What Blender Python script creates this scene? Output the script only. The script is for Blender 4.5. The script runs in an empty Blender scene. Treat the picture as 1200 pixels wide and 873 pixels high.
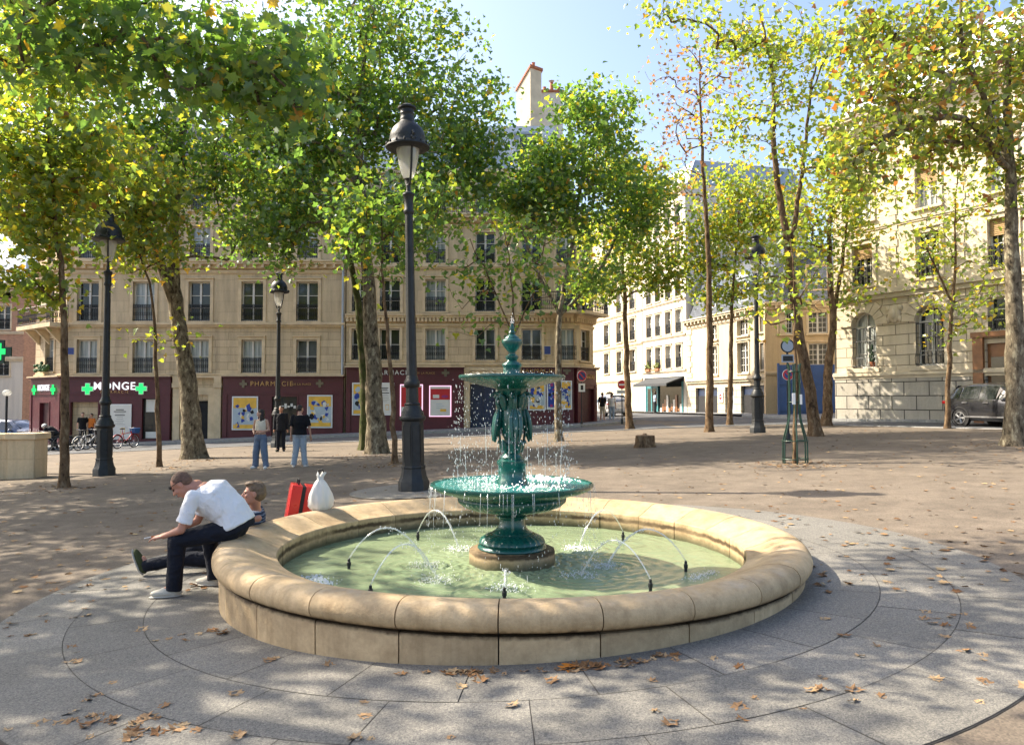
import bpy, bmesh, math, random
import numpy as np
from mathutils import Vector, Matrix, Quaternion
R = math.radians
scene = bpy.context.scene
COL = scene.collection

# ------------------------------------------------------------------ camera, sky, sun, exposure
F_PX, HORIZON, CAM_Z = 880.0, 468.0, 1.70
PITCH = math.atan((HORIZON - 436.5) / F_PX)
cam_data = bpy.data.cameras.new('camera')
cam_data.sensor_fit = 'HORIZONTAL'
cam_data.sensor_width = 36.0
cam_data.lens = F_PX / 1200.0 * 36.0
cam_data.clip_start = 0.05
cam_data.clip_end = 2000.0
cam = bpy.data.objects.new('camera', cam_data)
COL.objects.link(cam)
cam.location = (0, 0, CAM_Z)
cam.rotation_euler = (R(90) + PITCH, 0, 0)
scene.camera = cam

SUN_DIR = Vector((-0.70, 0.27, 0.66)).normalized()
world = bpy.data.worlds.new('World')
scene.world = world
world.use_nodes = True
wn = world.node_tree
wn.nodes.clear()
sky = wn.nodes.new('ShaderNodeTexSky')
sky.sky_type = 'NISHITA'
sky.sun_disc = False
sky.sun_elevation = math.asin(SUN_DIR.z)
sky.sun_rotation = math.atan2(SUN_DIR.x, SUN_DIR.y)
sky.air_density = 0.9
sky.dust_density = 3.2
sky.ozone_density = 0.7
bg = wn.nodes.new('ShaderNodeBackground')
bg.inputs['Strength'].default_value = 0.15
wo = wn.nodes.new('ShaderNodeOutputWorld')
wn.links.new(sky.outputs[0], bg.inputs['Color'])
wn.links.new(bg.outputs[0], wo.inputs['Surface'])

sun_data = bpy.data.lights.new('sun', 'SUN')
sun_data.energy = 5.0
sun_data.angle = R(0.53)
sun_data.color = (1.0, 0.89, 0.72)
sun = bpy.data.objects.new('sun', sun_data)
COL.objects.link(sun)
sun.location = (-40, 10, 40)
sun.rotation_euler = SUN_DIR.to_track_quat('Z', 'Y').to_euler()

scene.view_settings.view_transform = 'Standard'
scene.view_settings.look = 'None'
scene.view_settings.exposure = 1.3
scene.view_settings.gamma = 1.0
scene.view_settings.use_curve_mapping = False
scene.render.engine = 'CYCLES'
scene.cycles.use_denoising = True
scene.cycles.max_bounces = 10
scene.cycles.diffuse_bounces = 5
scene.cycles.transmission_bounces = 8
scene.cycles.transparent_max_bounces = 8
scene.cycles.sample_clamp_indirect = 8.0
scene.cycles.caustics_reflective = False
scene.cycles.caustics_refractive = False

def at(px, py, Y):
    """a measured direction in the photograph turned into a world point at distance Y"""
    u = (px - 600.0) / F_PX
    v = (436.5 - py) / F_PX
    c, s = math.cos(PITCH), math.sin(PITCH)
    k = Y / (c - v * s)
    return Vector((u * k, Y, CAM_Z + (s + v * c) * k))

def gz(x, y):
    """height of the sloping square"""
    x = min(max(x, -70.0), 45.0)
    z = 0.042 * x if x < 8 else 0.336 + 0.030 * (x - 8)
    return z + 0.003 * (min(max(y, 7.6), 42.0) - 7.6)

def ground_at(px, py):
    """where the sloping ground meets that direction"""
    u = (px - 600.0) / F_PX
    v = (436.5 - py) / F_PX
    c, s = math.cos(PITCH), math.sin(PITCH)
    lo, hi = 1.0, 200.0
    d = Vector((u, c - v * s, s + v * c))
    for _ in range(60):
        m = (lo + hi) / 2
        p = d * m
        if CAM_Z + p.z > gz(p.x, p.y): lo = m
        else: hi = m
    p = d * lo
    return Vector((p.x, p.y, gz(p.x, p.y)))

# ------------------------------------------------------------------ object helpers
def link(o, parent=None):
    COL.objects.link(o)
    if parent is not None: o.parent = parent
    return o

def tag(o, label=None, cat=None, group=None, kind=None):
    if label: o['label'] = label
    if cat: o['category'] = cat
    if group: o['group'] = group
    if kind: o['kind'] = kind
    return o

def thing(name, label, cat, loc=(0, 0, 0), rz=0.0, group=None):
    o = bpy.data.objects.new(name, None)
    o.empty_display_size = 0.2
    link(o)
    o.location = loc
    o.rotation_euler = (0, 0, rz)
    return tag(o, label, cat, group)

def copy_tree(o, parent=None):
    c = o.copy()
    COL.objects.link(c)
    c.parent = parent
    for ch in list(o.children): copy_tree(ch, c)
    return c

def inst(name, mesh, parent, loc=(0, 0, 0), rz=0.0, scale=None):
    o = bpy.data.objects.new(name, mesh)
    link(o, parent)
    o.location = loc
    o.rotation_euler = (0, 0, rz)
    if scale: o.scale = scale
    return o

class MB:
    """collects simple shapes into one mesh"""
    def __init__(self): self.v = []; self.f = []; self.mi = []
    def add(self, vs, fs, m=0):
        o = len(self.v)
        self.v += [tuple(p) for p in vs]
        self.f += [tuple(i + o for i in f) for f in fs]
        self.mi += [m] * len(fs)
        return self
    def box(self, x0, x1, y0, y1, z0, z1, m=0, M=None):
        vs = [Vector((x, y, z)) for z in (z0, z1) for y in (y0, y1) for x in (x0, x1)]
        if M is not None: vs = [M @ p for p in vs]
        return self.add(vs, [(0, 2, 3, 1), (4, 5, 7, 6), (0, 1, 5, 4), (2, 6, 7, 3), (0, 4, 6, 2), (1, 3, 7, 5)], m)
    def quad(self, a, b, c, d, m=0): return self.add([a, b, c, d], [(0, 1, 2, 3)], m)
    def prism(self, poly, axis, a0, a1, m=0, M=None):
        """poly: 2D outline; axis 0/1/2 is the extruded direction"""
        def P(p, a):
            if axis == 0: q = (a, p[0], p[1])
            elif axis == 1: q = (p[0], a, p[1])
            else: q = (p[0], p[1], a)
            q = Vector(q)
            return M @ q if M is not None else q
        n = len(poly)
        vs = [P(p, a0) for p in poly] + [P(p, a1) for p in poly]
        fs = [tuple(range(n))[::-1], tuple(range(n, 2 * n))]
        fs += [(i, (i + 1) % n, n + (i + 1) % n, n + i) for i in range(n)]
        return self.add(vs, fs, m)
    def lathe(self, prof, n=24, c=(0, 0, 0), m=0, cap=True, wob=None, M=None):
        vs = []
        for (r, z) in prof:
            for k in range(n):
                a = 2 * math.pi * k / n
                rr = r * (wob(a, z) if wob else 1.0)
                p = Vector((c[0] + rr * math.cos(a), c[1] + rr * math.sin(a), c[2] + z))
                vs.append(M @ p if M is not None else p)
        fs = []
        for i in range(len(prof) - 1):
            for k in range(n):
                k2 = (k + 1) % n
                fs.append((i * n + k, i * n + k2, (i + 1) * n + k2, (i + 1) * n + k))
        if cap:
            if prof[0][0] > 1e-5: fs.append(tuple(range(n))[::-1])
            if prof[-1][0] > 1e-5: fs.append(tuple((len(prof) - 1) * n + k for k in range(n)))
        return self.add(vs, fs, m)
    def tube(self, pts, rad, n=8, m=0, cap=True):
        pts = [Vector(p) for p in pts]
        if not hasattr(rad, '__len__'): rad = [rad] * len(pts)
        ref = None
        vs = []
        for i, p in enumerate(pts):
            t = (pts[min(i + 1, len(pts) - 1)] - pts[max(i - 1, 0)])
            t = t.normalized() if t.length > 1e-9 else Vector((0, 0, 1))
            if ref is None:
                ref = t.orthogonal().normalized()
            else:
                ref = (ref - t * ref.dot(t))
                ref = ref.normalized() if ref.length > 1e-6 else t.orthogonal().normalized()
            b = t.cross(ref)
            for k in range(n):
                a = 2 * math.pi * k / n
                vs.append(p + (ref * math.cos(a) + b * math.sin(a)) * rad[i])
        fs = []
        for i in range(len(pts) - 1):
            for k in range(n):
                k2 = (k + 1) % n
                fs.append((i * n + k, i * n + k2, (i + 1) * n + k2, (i + 1) * n + k))
        if cap:
            fs.append(tuple(range(n))[::-1])
            fs.append(tuple((len(pts) - 1) * n + k for k in range(n)))
        return self.add(vs, fs, m)
    def ball(self, c, r, nu=14, nv=9, m=0, M=None):
        c = Vector(c)
        if not hasattr(r, '__len__'): r = (r, r, r)
        vs = []
        for j in range(1, nv):
            th = math.pi * j / nv
            for k in range(nu):
                ph = 2 * math.pi * k / nu
                p = Vector((r[0] * math.sin(th) * math.cos(ph), r[1] * math.sin(th) * math.sin(ph), r[2] * math.cos(th)))
                if M is not None: p = M @ p
                vs.append(c + p)
        t = Vector((0, 0, r[2])); b = Vector((0, 0, -r[2]))
        if M is not None: t = M @ t; b = M @ b
        vs += [c + t, c + b]
        ti, bi = len(vs) - 2, len(vs) - 1
        fs = []
        for j in range(nv - 2):
            for k in range(nu):
                k2 = (k + 1) % nu
                fs.append((j * nu + k, (j + 1) * nu + k, (j + 1) * nu + k2, j * nu + k2))
        for k in range(nu):
            k2 = (k + 1) % nu
            fs.append((ti, k, k2))
            fs.append((bi, (nv - 2) * nu + k2, (nv - 2) * nu + k))
        return self.add(vs, fs, m)
    def mesh(self, name, mats, smooth=True, angle=35):
        me = bpy.data.meshes.new(name)
        me.from_pydata(self.v, [], self.f)
        if not isinstance(mats, (list, tuple)): mats = [mats]
        for m in mats: me.materials.append(m)
        if len(mats) > 1: me.polygons.foreach_set('material_index', self.mi)
        if smooth:
            me.polygons.foreach_set('use_smooth', [True] * len(me.polygons))
            me.set_sharp_from_angle(angle=R(angle))
        me.update()
        return me
    def build(self, name, mats, parent=None, smooth=True, angle=35, loc=None, bevel=0.0):
        o = bpy.data.objects.new(name, self.mesh(name, mats, smooth, angle))
        link(o, parent)
        if loc is not None: o.location = loc
        if bevel:
            b = o.modifiers.new('bevel', 'BEVEL'); b.width = bevel; b.segments = 2; b.limit_method = 'ANGLE'
        return o

# ------------------------------------------------------------------ materials
def srgb(r, g, b): 
    f = lambda c: (c / 255 / 12.92) if c / 255 < 0.04045 else ((c / 255 + 0.055) / 1.055) ** 2.4
    return (f(r), f(g), f(b))

class NT:
    def __init__(self, name):
        self.mat = bpy.data.materials.new(name)
        self.mat.use_nodes = True
        self.t = self.mat.node_tree
        self.t.nodes.clear()
        self.out = self.n('ShaderNodeOutputMaterial')
    def n(self, kind, **kw):
        nd = self.t.nodes.new(kind)
        for k, v in kw.items(): setattr(nd, k, v)
        return nd
    def l(self, a, b): self.t.links.new(a, b)
    def coord(self, which='Object'): return self.n('ShaderNodeTexCoord').outputs[which]
    def noise(self, vec, scale, detail=5.0, rough=0.55):
        nd = self.n('ShaderNodeTexNoise')
        nd.inputs['Scale'].default_value = scale
        nd.inputs['Detail'].default_value = detail
        nd.inputs['Roughness'].default_value = rough
        if vec is not None: self.l(vec, nd.inputs['Vector'])
        return nd.outputs['Fac']
    def ramp(self, fac, stops, interp='LINEAR'):
        nd = self.n('ShaderNodeValToRGB')
        cr = nd.color_ramp
        cr.interpolation = interp
        while len(cr.elements) < len(stops): cr.elements.new(0.5)
        for e, (p, c) in zip(cr.elements, stops):
            e.position = p
            e.color = (*c, 1.0) if hasattr(c, '__len__') else (c, c, c, 1.0)
        self.l(fac, nd.inputs['Fac'])
        return nd.outputs['Color']
    def mix(self, fac, a, b, mode='MIX'):
        nd = self.n('ShaderNodeMix', data_type='RGBA', blend_type=mode)
        for s, v in ((0, fac), (6, a), (7, b)):
            if hasattr(v, 'is_linked'): self.l(v, nd.inputs[s])
            elif s == 0: nd.inputs[s].default_value = v
            else: nd.inputs[s].default_value = (*v, 1.0)
        return nd.outputs[2]
    def math(self, op, a, b=0.0):
        nd = self.n('ShaderNodeMath', operation=op)
        for s, v in ((0, a), (1, b)):
            if hasattr(v, 'is_linked'): self.l(v, nd.inputs[s])
            else: nd.inputs[s].default_value = v
        return nd.outputs[0]
    def bump(self, h, strength=0.3, dist=0.02, normal=None):
        nd = self.n('ShaderNodeBump')
        nd.inputs['Strength'].default_value = strength
        nd.inputs['Distance'].default_value = dist
        self.l(h, nd.inputs['Height'])
        if normal is not None: self.l(normal, nd.inputs['Normal'])
        return nd.outputs['Normal']
    def principled(self, color, rough=0.6, metal=0.0, normal=None, spec=0.5, **kw):
        p = self.n('ShaderNodeBsdfPrincipled')
        for key, v in (('Base Color', color), ('Roughness', rough), ('Metallic', metal), ('Specular IOR Level', spec)):
            if hasattr(v, 'is_linked'): self.l(v, p.inputs[key])
            elif key == 'Base Color': p.inputs[key].default_value = (*v, 1.0)
            else: p.inputs[key].default_value = v
        for k, v in kw.items(): p.inputs[k.replace('_', ' ')].default_value = v
        if normal is not None: self.l(normal, p.inputs['Normal'])
        self.l(p.outputs[0], self.out.inputs['Surface'])
        return p

def plain(name, c, rough=0.6, metal=0.0, var=0.15, scale=6.0, bump=0.0, spec=0.5, bscale=40.0, **kw):
    """one colour broken by two sizes of noise"""
    t = NT(name)
    v = t.coord()
    f = t.noise(v, scale, 6)
    lo = tuple(x * (1 - var) for x in c); hi = tuple(min(1, x * (1 + var)) for x in c)
    colr = t.ramp(f, [(0.3, lo), (0.7, hi)])
    nrm = t.bump(t.noise(v, bscale, 4), bump, 0.01) if bump else None
    r = t.ramp(t.noise(v, scale * 2.3, 3), [(0.3, max(0.02, rough - 0.08)), (0.7, min(1, rough + 0.08))])
    t.principled(colr, r, metal, nrm, spec, **kw)
    return t.mat

def wall_vec(t, kx=1.0, kz=1.0):
    s = t.n('ShaderNodeSeparateXYZ'); t.l(t.coord(), s.inputs[0])
    c = t.n('ShaderNodeCombineXYZ')
    t.l(t.math('ADD', s.outputs[0], s.outputs[1]), c.inputs[0])
    t.l(s.outputs[2], c.inputs[1])
    return c.outputs[0], s

def stone(name, c1, c2, joint, bw=1.1, bh=0.45, msize=0.012, jstr=0.6, stain=0.35, bumpd=0.02, var=0.12, offset=0.5):
    """ashlar: blocks with joints, block to block variation, rain stains"""
    t = NT(name)
    vec, sep = wall_vec(t)
    b = t.n('ShaderNodeTexBrick')
    b.offset = offset
    b.inputs['Scale'].default_value = 1.0
    b.inputs['Brick Width'].default_value = bw
    b.inputs['Row Height'].default_value = bh
    b.inputs['Mortar Size'].default_value = msize
    b.inputs['Mortar Smooth'].default_value = 0.15
    b.inputs['Bias'].default_value = 0.0
    b.inputs['Color1'].default_value = (0.0, 0.0, 0.0, 1)
    b.inputs['Color2'].default_value = (1.0, 1.0, 1.0, 1)
    b.inputs['Mortar'].default_value = (0.5, 0.5, 0.5, 1)
    t.l(vec, b.inputs['Vector'])
    base = t.mix(t.noise(t.coord(), 0.7, 8, 0.65), c1, c2)
    lo, hi = 1 - var, 1 + var * 0.5
    blk = t.ramp(b.outputs['Color'], [(0.0, (lo, lo, lo)), (1.0, (hi, hi, hi))])
    base = t.mix(1.0, base, blk, 'MULTIPLY')
    m = t.n('ShaderNodeMapping'); m.inputs['Scale'].default_value = (2.2, 2.2, 0.22)
    t.l(t.coord(), m.inputs['Vector'])
    st = t.ramp(t.noise(m.outputs[0], 1.0, 7, 0.7), [(0.45, (1, 1, 1)), (0.8, (1 - stain, 1 - stain, 1 - stain * 0.95))])
    base = t.mix(1.0, base, st, 'MULTIPLY')
    fine = t.ramp(t.noise(t.coord(), 14.0, 6, 0.7), [(0.3, (0.9, 0.9, 0.9)), (0.7, (1.06, 1.06, 1.06))])
    base = t.mix(1.0, base, fine, 'MULTIPLY')
    base = t.mix(t.math('MULTIPLY', b.outputs['Fac'], jstr), base, joint)
    h = t.math('SUBTRACT', t.math('MULTIPLY', t.noise(t.coord(), 25.0, 5), 0.25), b.outputs['Fac'])
    t.principled(base, 0.85, 0.0, t.bump(h, 0.6, bumpd), 0.25)
    return t.mat

M = {}
M['limestone'] = stone('limestone_dressed', (0.66, 0.525, 0.340), (0.57, 0.445, 0.285), (0.20, 0.15, 0.09), 1.4, 0.42, 0.014, 0.55, 0.5)
M['limestone_plain'] = stone('limestone_smooth', (0.68, 0.545, 0.355), (0.59, 0.465, 0.30), (0.28, 0.21, 0.13), 1.6, 0.60, 0.006, 0.25, 0.5)
M['moulding'] = plain('stone_moulding', (0.62, 0.495, 0.325), 0.85, var=0.18, scale=2.0, bump=0.2, spec=0.2)
M['moulding_pale'] = plain('pale_stone_moulding', (0.58, 0.50, 0.37), 0.85, var=0.15, scale=2.0, bump=0.2, spec=0.2)
M['pale_brick'] = stone('pale_cream_brick', (0.73, 0.65, 0.48), (0.65, 0.57, 0.41), (0.55, 0.46, 0.32), 0.24, 0.08, 0.01, 0.5, 0.2, 0.008, 0.2)
M['rustic'] = stone('rusticated_ashlar', (0.70, 0.61, 0.46), (0.62, 0.53, 0.39), (0.16, 0.13, 0.09), 1.25, 0.46, 0.022, 0.75, 0.3, 0.05, 0.1)
M['plinth_block'] = stone('grey_plinth_ashlar', (0.50, 0.46, 0.39), (0.42, 0.39, 0.33), (0.05, 0.045, 0.04), 1.15, 0.62, 0.022, 0.95, 0.3, 0.06, 0.1)
M['cream_render'] = stone('cream_render', (0.66, 0.58, 0.42), (0.58, 0.50, 0.35), (0.5, 0.43, 0.3), 9.0, 9.0, 0.004, 0.1, 0.3)
M['white_render'] = stone('white_render', (0.74, 0.70, 0.62), (0.66, 0.62, 0.54), (0.5, 0.46, 0.4), 9.0, 9.0, 0.004, 0.1, 0.3)
M['ochre_render'] = stone('ochre_render', (0.62, 0.47, 0.28), (0.55, 0.41, 0.24), (0.4, 0.3, 0.2), 9.0, 9.0, 0.004, 0.1, 0.35)
M['pink_brick'] = stone('pink_brick', (0.48, 0.27, 0.18), (0.40, 0.22, 0.15), (0.45, 0.36, 0.28), 0.24, 0.08, 0.012, 0.6, 0.25, 0.008, 0.25)
M['slate'] = stone('slate_roofing', (0.13, 0.15, 0.18), (0.09, 0.10, 0.12), (0.04, 0.04, 0.05), 0.25, 0.18, 0.01, 0.6, 0.3, 0.01, 0.25)
M['zinc'] = plain('zinc_sheet', (0.34, 0.39, 0.45), 0.5, 0.2, 0.12, 2.0)
M['burgundy'] = plain('burgundy_paint', (0.085, 0.013, 0.020), 0.42, 0, 0.15, 3.0)
M['burgundy_dark'] = plain('dark_burgundy_paint', (0.045, 0.008, 0.012), 0.45, 0, 0.15, 3.0)
M['white_frame'] = plain('white_window_paint', (0.62, 0.60, 0.55), 0.5, 0, 0.08, 5.0)
M['iron'] = plain('black_wrought_iron', (0.018, 0.02, 0.022), 0.5, 0.2, 0.3, 20.0)
M['glass'] = plain('window_glass', (0.020, 0.026, 0.026), 0.05, 0, 0.5, 0.7, spec=0.6)
def curtain_mat():
    t = NT('net_curtain_behind_glass')
    m = t.n('ShaderNodeMapping'); m.inputs['Scale'].default_value = (14, 14, 0.5); t.l(t.coord(), m.inputs['Vector'])
    c = t.ramp(t.noise(m.outputs[0], 1.0, 4), [(0.34, (0.16, 0.19, 0.19)), (0.66, (0.50, 0.53, 0.52))])
    t.principled(c, 0.12, 0, None, 0.6)
    return t.mat
M['curtain'] = curtain_mat()
M['dark'] = plain('dark_interior', (0.012, 0.012, 0.014), 0.8, 0, 0.3, 2.0)
M['blue_paint'] = plain('blue_hoarding_paint', (0.018, 0.065, 0.22), 0.6, 0, 0.15, 1.5)
M['navy_paint'] = plain('navy_door_paint', (0.015, 0.03, 0.075), 0.4, 0, 0.15, 3.0)
M['teal_paint'] = plain('teal_shop_paint', (0.04, 0.20, 0.22), 0.45, 0, 0.15, 3.0)
M['brown_wood'] = plain('varnished_brown_wood', (0.22, 0.095, 0.035), 0.4, 0, 0.25, 3.0)
M['terracotta'] = plain('terracotta', (0.36, 0.13, 0.06), 0.8, 0, 0.2, 6.0)
M['sign_white'] = plain('white_sign_face', (0.82, 0.82, 0.80), 0.4, 0, 0.03, 3.0)
M['gold'] = plain('gold_lettering', (0.50, 0.30, 0.12), 0.4, 0.3, 0.15, 4.0)
M['brass_grey'] = plain('dull_metal_cross', (0.16, 0.14, 0.10), 0.4, 0.6, 0.15, 4.0)
M['paper'] = plain('white_poster_paper', (0.72, 0.70, 0.64), 0.6, 0, 0.04, 2.0)
M['poster_red'] = plain('red_print', (0.52, 0.02, 0.025), 0.5, 0, 0.1, 3.0)
M['poster_yellow'] = plain('yellow_print', (0.78, 0.46, 0.06), 0.5, 0, 0.15, 3.0)
M['poster_blue'] = plain('blue_print', (0.015, 0.05, 0.32), 0.5, 0, 0.15, 3.0)
M['poster_grey'] = plain('pale_blue_print', (0.42, 0.50, 0.55), 0.5, 0, 0.1, 3.0)
M['magenta'] = plain('magenta_print', (0.30, 0.03, 0.17), 0.5, 0, 0.1, 3.0)
def emit(name, c, s):
    t = NT(name)
    e = t.n('ShaderNodeEmission'); e.inputs[0].default_value = (*c, 1); e.inputs[1].default_value = s
    t.l(e.outputs[0], t.out.inputs['Surface'])
    return t.mat
M['green_neon'] = emit('lit_green_cross', (0.03, 0.75, 0.16), 0.75)
M['white_neon'] = emit('lit_white_letters', (0.9, 0.95, 1.0), 0.7)
M['pink_neon'] = emit('lit_pink_frame', (1.0, 0.55, 0.75), 0.7)
M['asphalt'] = plain('road_asphalt', (0.075, 0.078, 0.085), 0.85, 0, 0.25, 1.2, bump=0.4, bscale=120)
M['kerb'] = plain('granite_kerb', (0.30, 0.30, 0.29), 0.8, 0, 0.2, 8.0, bump=0.3)
M['pavement'] = plain('grey_pavement', (0.16, 0.165, 0.175), 0.85, 0, 0.2, 1.5, bump=0.3, bscale=90)
M['lamp_iron'] = plain('weathered_lamp_iron', (0.012, 0.014, 0.015), 0.52, 0.1, 0.45, 7.0, bump=0.35, bscale=30)
M['rubber'] = plain('black_rubber', (0.012, 0.012, 0.013), 0.75, 0, 0.2, 20)
M['steel'] = plain('brushed_steel', (0.45, 0.45, 0.46), 0.35, 0.9, 0.1, 10)
M['green_steel'] = plain('dark_green_painted_steel', (0.008, 0.040, 0.026), 0.45, 0.1, 0.2, 12)
M['white_paint'] = plain('white_paint', (0.78, 0.78, 0.76), 0.5, 0, 0.05, 5)
M['red_paint'] = plain('red_sign_paint', (0.55, 0.02, 0.025), 0.4, 0, 0.08, 5)
M['enamel_blue'] = plain('blue_enamel', (0.02, 0.045, 0.20), 0.35, 0, 0.08, 5)
# ------------------------------------------------------------------ ground, road, pavements
def ground_mat():
    t = NT('worn_square_surface')
    v = t.coord()
    n1 = t.noise(v, 0.35, 7, 0.62)
    n2 = t.noise(v, 3.5, 6, 0.65)
    c = t.mix(n1, (0.135, 0.115, 0.093), (0.215, 0.180, 0.143))
    c = t.mix(1.0, c, t.ramp(n2, [(0.3, (0.80, 0.80, 0.80)), (0.7, (1.12, 1.10, 1.08))]), 'MULTIPLY')
    vor = t.n('ShaderNodeTexVoronoi'); vor.inputs['Scale'].default_value = 85.0
    t.l(v, vor.inputs['Vector'])
    c = t.mix(1.0, c, t.ramp(vor.outputs['Color'], [(0.1, (0.72, 0.72, 0.72)), (0.9, (1.22, 1.2, 1.18))]), 'MULTIPLY')
    c = t.mix(1.0, c, t.ramp(t.noise(v, 1.1, 6, 0.7), [(0.34, (0.76, 0.75, 0.74)), (0.62, (1.07, 1.06, 1.05))]), 'MULTIPLY')
    spots = t.ramp(t.noise(v, 9.0, 3, 0.5), [(0.66, (1, 1, 1)), (0.74, (0.62, 0.60, 0.58))])
    c = t.mix(0.6, c, spots, 'MULTIPLY')
    nrm = t.bump(t.noise(v, 110, 5, 0.7), 0.5, 0.008)
    t.principled(c, 0.9, 0, nrm, 0.25)
    return t.mat
M['square'] = ground_mat()
gm = MB()
xs = [-400, -70, -30, -15, -8, -4, 0, 4, 8, 14, 22, 45, 400]
ys = [-200, -30, -5, 3.6, 7.6, 11.6, 16, 25, 42, 70, 150, 900]
for y in ys:
    for x in xs: gm.v.append((x, y, gz(x, y)))
for j in range(len(ys) - 1):
    for i in range(len(xs) - 1):
        if -4 <= xs[i] < 4 and 3.6 <= ys[j] < 11.6: continue          # the fountain stands in this square
        a = j * len(xs) + i
        gm.f.append((a, a + 1, a + 1 + len(xs), a + len(xs))); gm.mi.append(0)
o_ = len(gm.v); NH = 64
for k in range(NH):
    a = 2 * math.pi * k / NH; c_, s_ = math.cos(a), math.sin(a); q = 4.0 / max(abs(c_), abs(s_))
    for r in (2.5, q): gm.v.append((r * c_, 7.6 + r * s_, gz(r * c_, 7.6 + r * s_)))
for k in range(NH):
    k2 = (k + 1) % NH; gm.f.append((o_ + 2 * k, o_ + 2 * k + 1, o_ + 2 * k2 + 1, o_ + 2 * k2)); gm.mi.append(0)
tag(gm.build('ground', M['square'], smooth=False), kind='structure')

def strip(mb, left, right, dz, m=0, step=2.0):
    """ribbon between two polylines of equal count, laid dz above the slope"""
    pts = []
    for (a, b) in zip(left, right): pts.append((Vector((*a, 0)), Vector((*b, 0))))
    rows = []
    for i in range(len(pts) - 1):
        L = max((pts[i + 1][0] - pts[i][0]).length, (pts[i + 1][1] - pts[i][1]).length)
        n = max(1, int(L / step))
        for k in range(n + (1 if i == len(pts) - 2 else 0)):
            f = k / n
            rows.append((pts[i][0].lerp(pts[i + 1][0], f), pts[i][1].lerp(pts[i + 1][1], f)))
    vs = []; fs = []
    for a, b in rows:
        for q in (0, 0.34, 0.67, 1):
            p = a.lerp(b, q); vs.append((p.x, p.y, gz(p.x, p.y) + dz))
    for i in range(len(rows) - 1):
        for q in range(3):
            o = i * 4 + q
            fs.append((o, o + 1, o + 5, o + 4))
    mb.add(vs, fs, m)
# streets: one along the pharmacies, one running off to the far right and past the parked car
rd = MB()
strip(rd, [(-70, 33.6), (13.0, 34.6)], [(-70, 39.3), (12.6, 39.3)], 0.004)
strip(rd, [(12.6, 34.6), (8.2, 44), (2.5, 76), (0, 92)], [(15.2, 36.0), (14.6, 46), (8.6, 76), (6.6, 92)], 0.008)
strip(rd, [(12.9, 34.8), (16.4, 27.5), (32, 2)], [(15.0, 37.0), (20.0, 28.6), (37, 3)], 0.012)
tag(rd.build('road', M['asphalt'], smooth=False), kind='structure')
def kerb_line(mb, pts, w=0.16, h=0.12, step=1.0):
    for (a, b) in zip(pts[:-1], pts[1:]):
        a = Vector((*a, 0)); b = Vector((*b, 0)); d = (b - a); n = max(1, int(d.length / step)); t = d.normalized()
        s = Vector((-t.y, t.x, 0)) * w * 0.5
        for k in range(n):
            p = a + d * (k / n) + t * 0.006; q = a + d * ((k + 1) / n) - t * 0.006
            vs = []
            for z in (-0.1, h):
                for u in (p - s, p + s, q + s, q - s): vs.append((u.x, u.y, gz(u.x, u.y) + z))
            mb.add(vs, [(3, 2, 1, 0), (4, 5, 6, 7), (0, 1, 5, 4), (1, 2, 6, 5), (2, 3, 7, 6), (3, 0, 4, 7)])
kb = MB()
kerb_line(kb, [(-70, 39.38), (3.6, 39.38), (6.9, 42.5), (3.4, 76)], h=0.13)
kerb_line(kb, [(14.2, 46.2), (15.3, 36.4), (20.3, 28.4), (36, 4)], h=0.13)
kerb_line(kb, [(-70, 33.5), (13.0, 34.5), (16.4, 27.2), (32, 1.6)], h=0.03)
tag(kb.build('kerb', M['kerb'], smooth=False), kind='structure')
pv = MB()
strip(pv, [(-70, 39.46), (3.5, 39.46), (6.8, 42.5), (3.3, 76)], [(-70, 46), (2.0, 46), (3.5, 48), (1, 76)], 0.125)
strip(pv, [(14.28, 46.2), (15.38, 36.4), (20.38, 28.4), (36.1, 4)], [(24, 47), (18.5, 37.5), (23.5, 29.5), (40, 5)], 0.125)
strip(pv, [(8.9, 76), (14.28, 46.3)], [(14, 77), (20, 48)], 0.121)
tag(pv.build('pavement', M['pavement'], smooth=False), kind='structure')

# granite rings round the fountain: every slab is its own shape with open joints
FC = Vector((0, 7.6, 0))
def granite(name, tint=1.0):
    t = NT(name)
    v = t.coord()
    rnd = t.n('ShaderNodeNewGeometry').outputs['Random Per Island']
    c = t.mix(rnd, tuple(x * tint for x in (0.168, 0.163, 0.150)), tuple(x * tint for x in (0.222, 0.213, 0.194)))
    vor = t.n('ShaderNodeTexVoronoi'); vor.inputs['Scale'].default_value = 150.0
    t.l(v, vor.inputs['Vector'])
    c = t.mix(1.0, c, t.ramp(vor.outputs['Color'], [(0.15, (0.62, 0.63, 0.65)), (0.85, (1.34, 1.32, 1.29))]), 'MULTIPLY')
    c = t.mix(1.0, c, t.ramp(t.noise(v, 55, 4, 0.7), [(0.35, (0.75, 0.76, 0.78)), (0.65, (1.2, 1.18, 1.14))]), 'MULTIPLY')
    c = t.mix(1.0, c, t.ramp(t.noise(v, 1.1, 6, 0.6), [(0.35, (0.85, 0.84, 0.82)), (0.7, (1.08, 1.07, 1.05))]), 'MULTIPLY')
    t.principled(c, 0.78, 0, t.bump(t.noise(v, 160, 4, 0.7), 0.35, 0.004), 0.35)
    return t.mat
M['granite'] = granite('speckled_granite')
M['joint'] = plain('dark_open_joint', (0.075, 0.068, 0.06), 0.95, 0, 0.3, 10)
bed = MB()
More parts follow.
